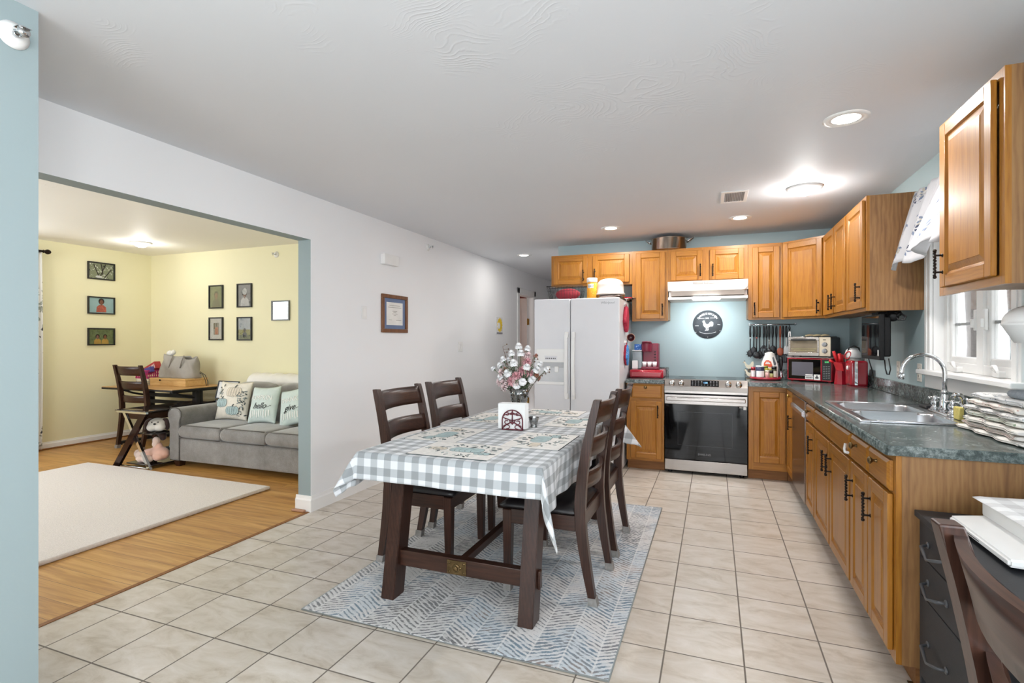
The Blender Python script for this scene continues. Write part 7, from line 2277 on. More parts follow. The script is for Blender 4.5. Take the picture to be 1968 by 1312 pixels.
m = MB(); m.box(-0.815, -0.713, 5.70, 5.83, PT, PT + 0.19, 0.008); obj('tank_body', m, plain('smoky_clear_plastic', hx('C6D2D6'), 0.15, trans=0.5), t)
m = MB(); m.box(-0.818, -0.71, 5.695, 5.835, PT + 0.1905, PT + 0.20, 0.003); obj('lid', m, WPLAST, t)
m = MB(); m.box(-0.812, -0.755, 5.655, 5.693, PT, PT + 0.09, 0.006); o = obj('filter_box', m, WPLAST); tag(o, 'white upright box in front of the clear water tank', 'box')
t = thing('tea_box', 'blue and white box on top of the clear water tank', 'box', (-0.77, 5.76, PT + 0.2))
m = MB(); m.box(-0.795, -0.722, 5.71, 5.80, PT + 0.2005, PT + 0.262, 0.001); obj('carton', m, floral('blue_carton', hx('2F5FA8'), hx('BFD4EA'), hx('7FA7D2'), 50), t)

# ---- round slate sign
t = thing('round_sign', 'round dark slate sign with white rooster above the range', 'sign', (-0.062, YB, 1.476))
M = MX((-0.062, YB - 0.0005, 1.476), (1, 0, 0), (0, 0, 1))
SLATE = plain('dark_slate', hx('474B50'), 0.7, var=0.14, nscale=26, bmp=0.3, bscale=80)
m = MB(); m.M = M; m.lathe([(0, 0.001), (0.149, 0.001), (0.150, 0.004), (0.148, 0.009), (0, 0.009)], (0, 0, 0), 64); obj('slate_disc', m, SLATE, t)
m = MB()
def arc(R, up=1):
    def f(p):
        a = p.x / R
        r = R + up * p.y
        return Vector((r * math.sin(a), up * r * math.cos(a), p.z))
    return f
add_text(m, "DANIEL'S KITCHEN", 0.0285, M @ Matrix.Translation((0, 0, 0.0092)), warp=arc(0.113), bold=True, depth=0.0004, spacing=0.93)
add_text(m, "2022", 0.018, M @ Matrix.Translation((-0.004, 0.066, 0.0092)), bold=True, depth=0.0004)
m.M = M
m.box(-0.085, -0.032, 0.062, 0.067, 0.009, 0.0098); m.box(0.026, 0.078, 0.066, 0.071, 0.009, 0.0098)
cock = [(-0.048, 0.028), (-0.046, 0.038), (-0.038, 0.043), (-0.025, 0.042), (-0.024, 0.033), (-0.017, 0.015), (-0.006, 0.004), (0.006, 0.003), (0.018, 0.012), (0.028, 0.027), (0.040, 0.033), (0.052, 0.030), (0.061, 0.018), (0.062, 0.002), (0.054, -0.024), (0.049, -0.012), (0.044, -0.022), (0.038, -0.017), (0.020, -0.026), (0.012, -0.033), (0.012, -0.046), (0.016, -0.058), (0.004, -0.064), (-0.006, -0.062), (0.002, -0.056), (0.005, -0.046), (0.003, -0.036), (-0.003, -0.036), (-0.005, -0.052), (-0.006, -0.062), (-0.025, -0.066), (-0.016, -0.058), (-0.012, -0.050), (-0.013, -0.036), (-0.030, -0.022), (-0.040, -0.004), (-0.040, 0.018)]
m.slab([(x - 0.004, y - 0.002) for x, y in cock], 0.009, 0.0102)
def scribble(cx, cy, w, n, h, rot=0, curve=0):
    P = []
    for k in range(n * 4 + 1):
        u = k / (n * 4) - 0.5
        x = u * w; y = h * math.sin(k * PI / 2) * (0.6 + 0.4 * math.sin(k * 1.7)) + curve * (4 * u * u)
        P.append((cx + x * math.cos(rot) - y * math.sin(rot), cy + x * math.sin(rot) + y * math.cos(rot), 0.0098))
    m.tube(P, 0.0016, 5)
scribble(-0.108, -0.014, 0.036, 5, 0.005, 0.1); scribble(0.112, -0.004, 0.026, 4, 0.005)
scribble(0.0, -0.098, 0.165, 20, 0.0045, 0, 0.018)
for (a, b_) in ((-0.118, -0.083), (0.0, -0.135), (0.122, -0.066)): m.slab([(a - 0.005, b_ - 0.004), (a + 0.005, b_ - 0.004), (a + 0.003, b_ + 0.005)], 0.009, 0.0102)
obj('white_lettering', m, plain('white_engraving', hx('EDEFF0'), 0.6), t)

# ---- utensil rail
t = thing('utensil_rail', 'chrome utensil rail under the narrow wall cabinet', 'utensil rail', (0.555, 5.95, 1.466))
m = MB(); m.cyl((0.335, 5.935, 1.466), (0.775, 5.935, 1.466), 0.0065, seg=12)
for xx in (0.345, 0.765): m.box(xx - 0.008, xx + 0.008, 5.94, YB, 1.456, 1.478, 0.002)
obj('rail', m, CHROME, t)
UBK = plain('black_nylon', hx('202124'), 0.45, var=0.08)
def utensil(x, kind, label, hmat=UBK, head=UBK, zt=1.452, zb=1.15, ring=None, yy=5.925):
    t = thing('kitchen_utensil', label, 'kitchen utensil', (x, yy, zb), 0, 'utensils hanging from the rail')
    m = MB()
    m.tube([(x, 5.935, 1.475), (x, 5.927, 1.470), (x, yy + 0.002, zt + 0.006), (x, yy, zt - 0.004)], 0.0018, 5); obj('hook', m, CHROME, t)
    m = MB(); zh = zt - 0.115
    m.tube([(x, yy, zt), (x, yy, zt - 0.02), (x, yy, zt - 0.07), (x, yy, zh)], 0.009, 10, rr=[0.007, 0.0095, 0.011, 0.008]); obj('grip', m, hmat, t)
    if ring:
        m = MB(); m.cyl((x, yy, zh - 0.012), (x, yy, zh), 0.0085, seg=12); obj('collar', m, ring, t)
    m = MB()
    zs = zb + 0.07
    m.tube([(x, yy, zh), (x, yy, (zh + zs) / 2), (x, yy, zs)], 0.0055, 8)
    if kind == 'spoon':
        m.ball((x, yy, zb + 0.038), (0.03, 0.009, 0.042), 16, 10)
    elif kind == 'ladle':
        m.lathe([(0.036, 0.0), (0.034, -0.02), (0.024, -0.036), (0, -0.044), (0, -0.041), (0.022, -0.033), (0.032, -0.018), (0.034, 0.0)], (x, yy - 0.02, zb + 0.05), 20)
        m.ball((x, yy - 0.012, zb + 0.04), (0.034, 0.016, 0.036), 16, 10)
    elif kind == 'pasta':
        m.ball((x, yy, zb + 0.036), (0.03, 0.008, 0.036), 16, 10)
        for k in range(7):
            a = R_(-200 + k * 38)
            m.cyl((x + 0.026 * math.cos(a), yy, zb + 0.036 + 0.03 * math.sin(a)), (x + 0.042 * math.cos(a), yy - 0.012, zb + 0.036 + 0.045 * math.sin(a)), 0.004, 0.0025, seg=8)
    elif kind == 'turner':
        for k in range(5): m.box(x - 0.035 + k * 0.0155, x - 0.035 + k * 0.0155 + 0.0085, yy - 0.0025, yy + 0.0025, zb, zb + 0.075)
        m.box(x - 0.035, x + 0.036, yy - 0.0025, yy + 0.0025, zb - 0.006, zb + 0.006); m.slab([(x - 0.035, zb + 0.072), (x + 0.036, zb + 0.072), (x + 0.012, zb + 0.105), (x - 0.012, zb + 0.105)], yy - 0.0025, yy + 0.0025, axis=1)
    elif kind == 'spatula':
        m.slab([(x - 0.024, zb), (x + 0.026, zb + 0.012), (x + 0.024, zb + 0.07), (x + 0.008, zb + 0.085), (x - 0.012, zb + 0.085), (x - 0.024, zb + 0.06)], yy - 0.004, yy + 0.004, axis=1)
    elif kind == 'masher':
        m.tube([(x - 0.03, yy, zb), (x - 0.02, yy, zb + 0.02), (x, yy, zb), (x + 0.02, yy, zb + 0.02), (x + 0.03, yy, zb)], 0.004, 6); m.tube([(x - 0.03, yy, zb), (x - 0.02, yy, zb + 0.06), (x, yy, zs), (x + 0.02, yy, zb + 0.06), (x + 0.03, yy, zb)], 0.004, 6)
    obj('head', m, head, t)
utensil(0.352, 'pasta', 'black pasta server hanging at the left end of the rail', zb=1.135, ring=WPLAST, yy=5.93)
utensil(0.384, 'spoon', 'black spoon hanging second from the left on the rail', zb=1.16, yy=5.925)
utensil(0.41, 'ladle', 'black ladle with a pink ring near the left end of the rail', zb=1.115, ring=plain('pink_ring', hx('C46A66'), 0.5), yy=5.905)
utensil(0.44, 'spoon', 'black spoon hanging just right of the ladle', zb=1.12, yy=5.92)
utensil(0.478, 'turner', 'black slotted turner hanging above the white jug', zb=1.15, yy=5.92)
utensil(0.503, 'spoon', 'black spoon half hidden behind the slotted turner', zb=1.13, yy=5.925)
utensil(0.528, 'masher', 'steel masher with black grip above the jug handle', head=STEEL, zb=1.15, yy=5.925)
utensil(0.560, 'spoon', 'black solid spoon hanging right of the steel masher', zb=1.175, yy=5.92)
utensil(0.594, 'turner', 'black turner hanging behind the rust coloured spoon', zb=1.085, yy=5.935)
utensil(0.626, 'spoon', 'rust red silicone spoon hanging on the rail', plain('rust_silicone', hx('A8563C'), 0.5), plain('rust_silicone_head', hx('B05A3E'), 0.5), zb=1.155, yy=5.905)
utensil(0.655, 'turner', 'black turner hanging right of the rust coloured spoon', zb=1.085, yy=5.935)
utensil(0.682, 'spatula', 'white spatula with a black grip near the right end of the rail', head=WPLAST, zb=1.165, yy=5.915)
t = thing('tongs', 'steel tongs hanging at the right end of the rail', 'tongs', (0.712, 5.93, 1.16))
m = MB()
for s in (-1, 1): bar(m, (0.712 + s * 0.024, 5.925, 1.165), (0.712 + s * 0.005, 5.925, 1.395), 0.009, 0.012)
m.ball((0.712, 5.925, 1.398), 0.009, 10, 6); obj('arm_pair', m, STEEL, t)
m = MB(); m.tube([(0.712, 5.925, 1.40), (0.705, 5.925, 1.43), (0.712, 5.93, 1.462), (0.719, 5.925, 1.43), (0.712, 5.925, 1.40)], 0.004, 6); obj('hanging_loop', m, BLACK, t)

# ---- red turntable with bottles
tx, ty = 0.478, 5.755
t = thing('turntable', 'red lazy turntable tray holding spices and the white jug', 'tray', (tx, ty, CT))
m = MB(); m.lathe([(0, 0.001), (0.10, 0.001), (0.105, 0.006), (0, 0.006)], (tx, ty, CT), 32); m.lathe([(0, 0.007), (0.132, 0.007), (0.142, 0.012), (0.146, 0.03), (0.141, 0.03), (0.136, 0.014), (0, 0.013)], (tx, ty, CT), 40); obj('tray_body', m, plain('clear_red_plastic', hx('B32A3A'), 0.15, coat=0.6), t)
TR = CT + 0.0145
t = thing('bleach_jug', 'big white plastic jug with an orange label on the turntable', 'jug', (0.515, 5.80, TR))
m = MB()
jug = [(-0.072, 0), (0.072, 0), (0.076, 0.01), (0.076, 0.12), (0.068, 0.16), (0.05, 0.205), (0.03, 0.245), (0.026, 0.262), (-0.022, 0.262), (-0.028, 0.245), (-0.05, 0.21), (-0.07, 0.15), (-0.076, 0.10), (-0.076, 0.01)]
jm = Matrix.Translation((0.518, 5.80, TR)) @ Matrix.Rotation(R_(90), 4, 'X')
hole = [(0.022, 0.205), (0.033, 0.215), (0.056, 0.15), (0.052, 0.128), (0.038, 0.13)]
m.M = jm; m.slab(jug, -0.04, 0.04)
bmesh.ops.bevel(m.bm, geom=m.bm.edges[:], offset=0.011, segments=3, profile=0.5, affect='EDGES')
for f in m.bm.faces: f.smooth = True
jb = obj('jug_body', m, plain('milky_plastic', hx('E6E2DC'), 0.35, var=0.02), t)
m = MB(); m.M = jm; m.slab(hole, 0.0402, 0.0412); obj('handle_gap', m, DGREY, jb)
m = MB(); m.M = jm; m.slab([(-0.055, 0.125), (0.03, 0.105), (0.012, 0.165), (-0.01, 0.18), (-0.035, 0.178), (-0.052, 0.155)], 0.0402, 0.0412); m.mi = 1; m.box(-0.04, 0.004, 0.142, 0.151, 0.0412, 0.0418); m.box(-0.035, -0.004, 0.156, 0.163, 0.0412, 0.0418)
m.mi = 2; m.box(-0.05, 0.02, 0.06, 0.10, 0.0402, 0.0410)
obj('jug_label', m, [plain('orange_label', hx('D8542E'), 0.5), WPLAST, plain('yellow_label', hx('E6D76A'), 0.5)], jb)
m = MB(); m.M = jm; m.lathe([(0, 0), (0.02, 0), (0.022, 0.01), (0.02, 0.02), (0, 0.021)], (0, 0, 0), 18)
for v in m.bm.verts:
    p = jm.inverted() @ v.co; v.co = jm @ Vector((p.x + 0.002, 0.2625 + p.z, p.y))
obj('cap', m, BLACK, t)
def jar(x, y, r, h, body, cap, label, ch=0.02, lab=None):
    t = thing('spice_jar', label, 'jar', (x, y, TR), 0, 'jars on the turntable')
    m = MB(); m.lathe([(0, 0.0), (r, 0.0), (r, h - ch - 0.004), (r * 0.85, h - ch), (0, h - ch)], (x, y, TR), 20); jb = obj('jar_body', m, body, t)
    m = MB(); m.lathe([(0, h - ch + 0.0002), (r * 0.97, h - ch + 0.0002), (r * 0.97, h), (0, h)], (x, y, TR), 20); obj('cap', m, cap, t)
    if lab:
        m = MB(); cyl_patch(m, x, y, r + 0.0006, -PI / 2 + 0.1, r * 2.2, TR + 0.15 * h, TR + 0.62 * h); obj('jar_label', m, lab, jb)
jar(0.368, 5.745, 0.022, 0.112, plain('pale_spice_plastic', hx('C8A9A4'), 0.4), RED, 'spice jar with a red cap at the left edge of the turntable', 0.03, WPLAST)
jar(0.425, 5.695, 0.040, 0.125, plain('navy_can', hx('2E3350'), 0.35), WPLAST, 'navy and white canister at the front of the turntable', 0.01, WPLAST)
jar(0.489, 5.675, 0.020, 0.085, plain('pale_pink_glass', hx('D9B7B0'), 0.3), CREAM, 'short pinkish jar with a cream cap beside the navy canister', 0.02)
jar(0.523, 5.690, 0.022, 0.085, plain('olive_spice', hx('B5B87A'), 0.4), BLACK, 'small yellow green jar with a black cap on the turntable', 0.03)
jar(0.553, 5.715, 0.024, 0.122, plain('olive_brown_spice', hx('4A4A34'), 0.4), BLACK, 'taller dark jar with a black cap right side of the turntable', 0.03, plain('cream_label', hx('DAD8C8'), 0.6))
jar(0.478, 5.735, 0.024, 0.125, plain('yellow_mustard_can', hx('C9C255'), 0.4), plain('olive_cap', hx('8A8B3C'), 0.4), 'tall yellow green tin behind the small jars on the turntable', 0.02)

# wooden chickens
hen = [(-0.046, 0.070), (-0.036, 0.074), (-0.028, 0.062), (-0.018, 0.044), (0.0, 0.036), (0.016, 0.046), (0.026, 0.068), (0.042, 0.074), (0.047, 0.058), (0.045, 0.034), (0.034, 0.014), (0.014, 0.0), (-0.008, -0.002), (-0.026, 0.012), (-0.036, 0.034), (-0.040, 0.054), (-0.055, 0.060)]
for k, (cx_, cz_, lab) in enumerate(((0.345, CT + 0.022, 'lower of two flat cream chicken ornaments beside the range'), (0.335, CT + 0.102, 'upper of two flat cream chicken ornaments beside the range'))):
    t = thing('chicken_ornament', lab, 'ornament', (cx_, 5.89, cz_), 0, 'chicken ornaments')
    m = MB(); m.slab([(cx_ + x, cz_ + z) for x, z in hen], 5.885, 5.893, axis=1); obj('hen_body', m, CREAM, t)
    m = MB(); m.ball((cx_ - 0.05, 5.889, cz_ + 0.062), (0.006, 0.005, 0.004), 8, 6); m.slab([(cx_ - 0.044, cz_ + 0.072), (cx_ - 0.032, cz_ + 0.072), (cx_ - 0.035, cz_ + 0.082), (cx_ - 0.042, cz_ + 0.080)], 5.886, 5.892, axis=1); obj('comb_and_beak', m, BLACKM, t)
    m = MB(); m.cyl((cx_, 5.889, cz_ - 0.022 if k == 0 else cz_ - 0.03), (cx_, 5.889, cz_), 0.004, seg=8); m.box(cx_ - 0.03, cx_ + 0.03, 5.875, 5.903, cz_ - 0.0215, cz_ - 0.016) if k == 0 else None; obj('stand', m, plain('brown_stand', hx('7A5A3A'), 0.6), t)

# black pepper grinder / brush in front of microwave
t = thing('pepper_grinder', 'tall slim black and silver grinder left of the microwave', 'grinder', (0.655, 5.80, CT))
m = MB(); m.lathe([(0, 0.001), (0.02, 0.001), (0.018, 0.03), (0.012, 0.07), (0.012, 0.09)], (0.625, 5.83, CT), 16); obj('grinder_base', m, CHROME, t)
m = MB(); m.lathe([(0, 0.0905), (0.010, 0.0905), (0.013, 0.12), (0.018, 0.15), (0.019, 0.19), (0.014, 0.225), (0, 0.23)], (0.625, 5.83, CT), 16); obj('grinder_top', m, BLACK, t)

# ---- microwave and toaster oven, turned in the corner
ma = math.atan2(-0.20, 0.34)
MWM = Matrix.Translation((0.665, 5.70, CT + 0.001)) @ Matrix.Rotation(ma, 4, 'Z')
t = thing('microwave', 'red microwave oven in the counter corner', 'microwave', (0.87, 5.7, CT))
m = MB(); m.M = MWM; m.box(0, 0.394, 0.012, 0.25, 0.008, 0.226, 0.006)
for a in (0.03, 0.36):
    for b_ in (0.04, 0.22): m.cyl((a, b_, 0), (a, b_, 0.0082), 0.012, seg=8)
mw = obj('microwave_body', m, RED, t)
m = MB(); m.M = MWM; m.box(0.002, 0.306, 0.0, 0.0115, 0.012, 0.222, 0.003); m.box(0.308, 0.392, 0.0, 0.0115, 0.012, 0.222, 0.003); obj('red_front', m, RED, t)
m = MB(); m.M = MWM; m.box(0.012, 0.300, -0.002, 0.0, 0.026, 0.212, 0.001); dr = obj('door_glass', m, BGLASS, t)
m = MB(); m.M = MWM; m.box(0.045, 0.235, -0.003, -0.002, 0.055, 0.185); obj('door_window', m, plain('window_mesh_grey', hx('5A5860'), 0.3), dr)
m = MB(); m.M = MWM; m.box(0.312, 0.388, -0.002, 0.0, 0.022, 0.214, 0.001); cp = obj('keypad', m, BLACK, t)
m = MB(); m.M = MWM
for r in range(8):
    for c in range(3): m.box(0.322 + c * 0.021, 0.336 + c * 0.021, -0.0028, -0.002, 0.038 + r * 0.016, 0.041 + r * 0.016)
m.mi = 1; add_text(m, '2:50', 0.02, MWM @ MX((0.352, -0.0026, 0.19), (1, 0, 0), (0, 0, 1)), depth=0.0003, bold=True)
obj('key_print', m, [plain('grey_key_print', hx('9C9EA2'), 0.5), SCREENG], cp)
m = MB(); m.M = MWM; m.box(0.242, 0.296, -0.0034, -0.0022, 0.022, 0.072); m.mi = 1; m.box(0.255, 0.283, -0.004, -0.0034, 0.034, 0.05); m.box(0.262, 0.276, -0.004, -0.0034, 0.052, 0.064)
m.mi = 0; m.box(0.166, 0.236, -0.0034, -0.0022, 0.026, 0.056); m.box(0.168, 0.232, -0.0034, -0.0022, 0.060, 0.072)
m.mi = 1
for k in range(7): m.box(0.172 + k * 0.0088, 0.177 + k * 0.0088, -0.004, -0.0034, 0.033, 0.05)
obj('sticker', m, [WPLAST, BLACK], dr)
MT = CT + 0.228
t = thing('tea_towel', 'thin white cloth between the microwave and toaster oven', 'cloth', (0.87, 5.7, MT))
m = MB(); m.M = MWM; m.box(-0.008, 0.40, -0.006, 0.245, 0.2265, 0.2295, 0.001); obj('folded_cloth', m, plain('pink_white_cloth', hx('E8D3CE'), 0.9), t)
TOM = Matrix.Translation((0.675, 5.70, MT + 0.003)) @ Matrix.Rotation(ma, 4, 'Z')
t = thing('toaster_oven', 'steel toaster oven stacked on the red microwave', 'toaster oven', (0.88, 5.7, MT))
m = MB(); m.M = TOM; m.box(0.004, 0.372, 0.008, 0.235, 0.014, 0.19, 0.012, 3)
for a in (0.03, 0.35):
    for b_ in (0.03, 0.2): m.cyl((a, b_, 0), (a, b_, 0.016), 0.01, seg=8)
obj('oven_body', m, DGREY, t)
m = MB(); m.M = TOM; rectz = [(0.0, 0.275, 0.16, 0.19), (0.0, 0.275, 0.014, 0.045), (0.0, 0.018, 0.045, 0.16), (0.26, 0.275, 0.045, 0.16)]
for a, b_, c, d in rectz: m.box(a, b_, -0.002, 0.0085, c, d, 0.002)
fr_ = obj('door_frame', m, STEEL, t)
m = MB(); m.M = TOM; m.box(0.018, 0.26, 0.0, 0.003, 0.045, 0.16); obj('door_glass', m, plain('amber_grey_glass', hx('7D7262'), 0.12, var=0.12, nscale=14), fr_)
m = MB(); m.M = TOM
for zz in (0.082, 0.074): m.box(0.025, 0.255, -0.0012, 0.0, zz, zz + 0.003)
m.box(0.05, 0.24, -0.0014, 0.0, 0.060, 0.066); obj('rack', m, CHROME, fr_)
m = MB(); m.M = TOM; m.box(0.03, 0.245, -0.022, -0.012, 0.158, 0.172, 0.003); m.box(0.035, 0.05, -0.014, 0, 0.16, 0.17); m.box(0.225, 0.24, -0.014, 0, 0.16, 0.17); obj('handle', m, BLACK, fr_)
m = MB(); m.M = TOM; m.box(0.277, 0.374, -0.002, 0.0085, 0.014, 0.19, 0.002); m.mi = 1; m.box(0.31, 0.335, -0.003, -0.002, 0.162, 0.168); pn = obj('control_panel', m, [plain('warm_steel_panel', hx('C9BCA8'), 0.3, 0.7), BLACK], t)
for zz in (0.122, 0.062):
    m = MB(); m.M = TOM; m.lathe([(0.022, -0.002), (0.020, -0.018), (0.016, -0.022), (0, -0.022)], (0.325, 0, zz), 20, axis='Y'); m.box(0.3225, 0.3275, -0.027, -0.02, zz - 0.018, zz + 0.018, 0.001); obj('control_knob', m, GPLAST, pn)
TOT = MT + 0.193 + 0.001
t = thing('cutlery_set', 'black tray with pale handled brushes on top of the toaster oven', 'tray', (0.86, 5.75, TOT))
m = MB(); m.M = TOM; m.box(0.10, 0.36, 0.03, 0.19, 0.1905, 0.196, 0.002); obj('tray_body', m, BLACK, t)
for k, (a, b_, lab) in enumerate(((0.13, 0.06, 'leftmost'), (0.19, 0.08, 'middle'), (0.25, 0.10, 'rightmost'))):
    m = MB(); m.M = TOM; m.tube([(a, b_, 0.204), (a + 0.03, b_ + 0.01, 0.210), (a + 0.07, b_ + 0.02, 0.209)], 0.011, 8, rr=[0.008, 0.010, 0.006])
    o = obj('pastry_brush', m, plain('pale_wood_%d' % k, hx('D8C49A'), 0.5)); tag(o, lab + ' of the three pale wooden brush ends lying on the toaster oven', 'brush', 'wooden brushes on the toaster oven')
m = MB(); m.M = TOM; m.box(0.05, 0.16, -0.03, 0.025, 0.180, 0.196, 0.004); o = obj('steel_clip', m, STEEL); tag(o, 'flat shiny steel tin overhanging the toaster oven front edge', 'tin')

# ---- red knife and tool holder
kx, ky = 1.055, 5.40
t = thing('utensil_holder', 'red faceted utensil holder right of the microwave', 'utensil holder', (kx, ky, CT))
m = MB(); m.lathe([(0, 0.001), (0.052, 0.001), (0.040, 0.12), (0.047, 0.20), (0.043, 0.20), (0.036, 0.12), (0, 0.11)], (kx, ky, CT), 8, smooth=False); obj('holder_body', m, RED, t)
REDP = plain('red_plastic', hx('CC2229'), 0.3)
def tool(p0, p1, r, label, sc=False, k=0):
    t = thing('red_handled_tool', label, 'kitchen tool', p0, 0, 'red handled tools in the holder')
    p0 = Vector(p0); p1 = Vector(p1)
    m = MB(); m.tube([p0, p0.lerp(p1, 0.5)], 0.004, 6); obj('blade', m, STEEL, t)
    if sc:
        m = MB()
        d = (p1 - p0).normalized(); c = p1; s = Vector((0.8, -0.5, 0)).normalized()
        m.tube([c + (s * math.cos(2 * PI * q / 14) * 0.022 + d * math.sin(2 * PI * q / 14) * 0.034) for q in range(14)], 0.005, 6, closed=True); obj('handle', m, REDP, t)
    else:
        m = MB(); m.tube([p0.lerp(p1, 0.4), p0.lerp(p1, 0.7), p1], r, 10, rr=[r * 0.8, r, r * 0.85]); obj('handle', m, REDP, t)
tool((kx - 0.005, ky, CT + 0.13), (kx - 0.06, ky - 0.02, CT + 0.295), 0.014, 'red handled knife leaning left in the red holder')
tool((kx + 0.002, ky - 0.01, CT + 0.13), (kx - 0.015, ky - 0.015, CT + 0.275), 0.018, 'red handled tool standing upright in the red holder')
tool((kx + 0.01, ky + 0.005, CT + 0.13), (kx + 0.01, ky + 0.0, CT + 0.265), 0.014, 'short red handled knife in the middle of the red holder')
tool((kx + 0.02, ky - 0.01, CT + 0.13), (kx + 0.05, ky - 0.02, CT + 0.26), 0.012, 'red scissors leaning right in the red holder', True)
t = thing('measuring_scoop', 'red angular scoop hanging over the front of the red holder', 'scoop', (kx - 0.05, ky - 0.06, CT + 0.15))
m = MB(); m.hexa([(kx - 0.045, ky - 0.062, CT + 0.13), (kx + 0.01, ky - 0.062, CT + 0.12), (kx + 0.01, ky - 0.052, CT + 0.12), (kx - 0.045, ky - 0.052, CT + 0.13), (kx - 0.075, ky - 0.062, CT + 0.205), (kx - 0.0, ky - 0.062, CT + 0.185), (kx - 0.0, ky - 0.052, CT + 0.185), (kx - 0.075, ky - 0.052, CT + 0.205)])
obj('scoop_body', m, REDP, t)
m = MB(); m.tube([(kx - 0.065, ky - 0.057, CT + 0.195), (kx - 0.10, ky - 0.057, CT + 0.215)], 0.011, 8); obj('handle', m, REDP, t)
t = thing('red_toaster', 'shiny red toaster with a silver stripe beside the red holder', 'toaster', (1.13, 5.17, CT))
m = MB(); m.box(1.062, 1.192, 5.085, 5.27, CT + 0.008, CT + 0.222, 0.02, 4); m.box(1.07, 1.185, 5.09, 5.265, CT + 0.001, CT + 0.008); obj('toaster_body', m, RED, t)
m = MB(); m.box(1.0935, 1.116, 5.0835, 5.0855, CT + 0.02, CT + 0.215); m.box(1.0935, 1.116, 5.0855, 5.27, CT + 0.2205, CT + 0.2235); obj('silver_stripe', m, CHROME, t)
m = MB(); m.M = MX((1.0605, 5.15, CT + 0.16), (0, -1, 0), (0, 0, 1)); m.lathe([(0.018, 0), (0.018, 0.008), (0.014, 0.012), (0, 0.012)], (0, 0, 0), 20); obj('dial', m, WPLAST, t)
t = thing('rice_cooker', 'white domed rice cooker behind the red toaster in the corner', 'rice cooker', (1.15, 5.42, CT))
m = MB(); m.lathe([(0, 0.001), (0.05, 0.001), (0.058, 0.02), (0.06, 0.235), (0, 0.235)], (1.152, 5.42, CT), 28); obj('cooker_body', m, plain('warm_grey_plastic', hx('9C9A98'), 0.4), t)
m = MB(); m.lathe([(0.061, 0.236), (0.063, 0.245), (0.061, 0.275), (0.052, 0.305), (0.03, 0.322), (0, 0.326)], (1.152, 5.42, CT), 28); obj('dome_lid', m, WPLAST, t)
m = MB(); m.tube([(1.105, 5.40, CT + 0.27), (1.115, 5.385, CT + 0.325), (1.15, 5.375, CT + 0.342), (1.19, 5.385, CT + 0.325), (1.20, 5.40, CT + 0.27)], 0.006, 8); obj('carry_handle', m, BLACK, t)

# ---- television under the cabinet
t = thing('television', 'small black television hanging under the wall cabinet', 'television', (1.03, 4.25, 1.32))
tv = MB(); tv.box(1.004, 1.03, 4.02, 4.47, 1.178, 1.478, 0.004); tv.box(1.03, 1.075, 4.05, 4.44, 1.20, 1.46, 0.01); obj('casing', tv, TVM, t)
m = MB(); m.box(1.002, 1.0042, 4.035, 4.455, 1.203, 1.466); obj('screen', m, plain('tv_screen_black', hx('141416'), 0.03, var=0), t)
m = MB(); m.box(1.0012, 1.002, 4.04, 4.06, 1.205, 1.245); obj('sticker', m, WPLAST, t)
m = MB(); m.box(1.035, 1.10, 4.18, 4.34, 1.46, 1.4995, 0.004); m.lathe([(0, 0), (0.04, 0), (0.045, 0.015), (0.04, 0.03), (0, 0.03)], (1.10, 4.10, 1.468), 20); m.ball((1.09, 4.075, 1.462), (0.035, 0.03, 0.032), 14, 10); obj('mount', m, TVM, t)
m = MB()
m.tube([(1.05, 4.10, 1.18), (1.055, 4.10, 1.12), (1.06, 4.085, 1.085), (1.065, 4.06, 1.085), (1.07, 4.05, 1.12), (1.06, 4.05, 1.19)], 0.004, 8)
m.tube([(1.03, 4.40, 1.18), (1.06, 4.44, 1.10), (1.10, 4.55, 1.02), (1.14, 4.75, 0.96), (1.16, 4.95, 0.924), (1.20, 5.03, 0.926), (1.204, 5.2, 1.0), (1.225, 5.37, 1.07)], 0.004, 8)
obj('power_cord', m, BLACK, t)
m = MB(); m.tube([(1.10, 4.10, 1.49), (1.13, 4.06, 1.48), (1.15, 4.035, 1.46), (1.14, 4.03, 1.44), (1.11, 4.045, 1.44), (1.10, 4.06, 1.46), (1.12, 4.05, 1.48)], 0.006, 8)
o = obj('coiled_cable', m, BLACK); tag(o, 'coiled black cable tucked above and behind the television', 'cable')
m = MB(); m.tube([(1.205, 5.30, 0.95), (1.21, 5.27, 1.0), (1.212, 5.25, 1.06), (1.215, 5.30, 1.12), (1.225, 5.38, 1.13)], 0.005, 8); m.tube([(1.2, 5.29, 0.93), (1.21, 5.22, 0.95), (1.2, 5.2, 0.99), (1.213, 5.28, 1.03), (1.225, 5.40, 1.08)], 0.005, 8)
o = obj('appliance_cords', m, BLACK); tag(o, 'tangle of black cords behind the red toaster', 'cords')

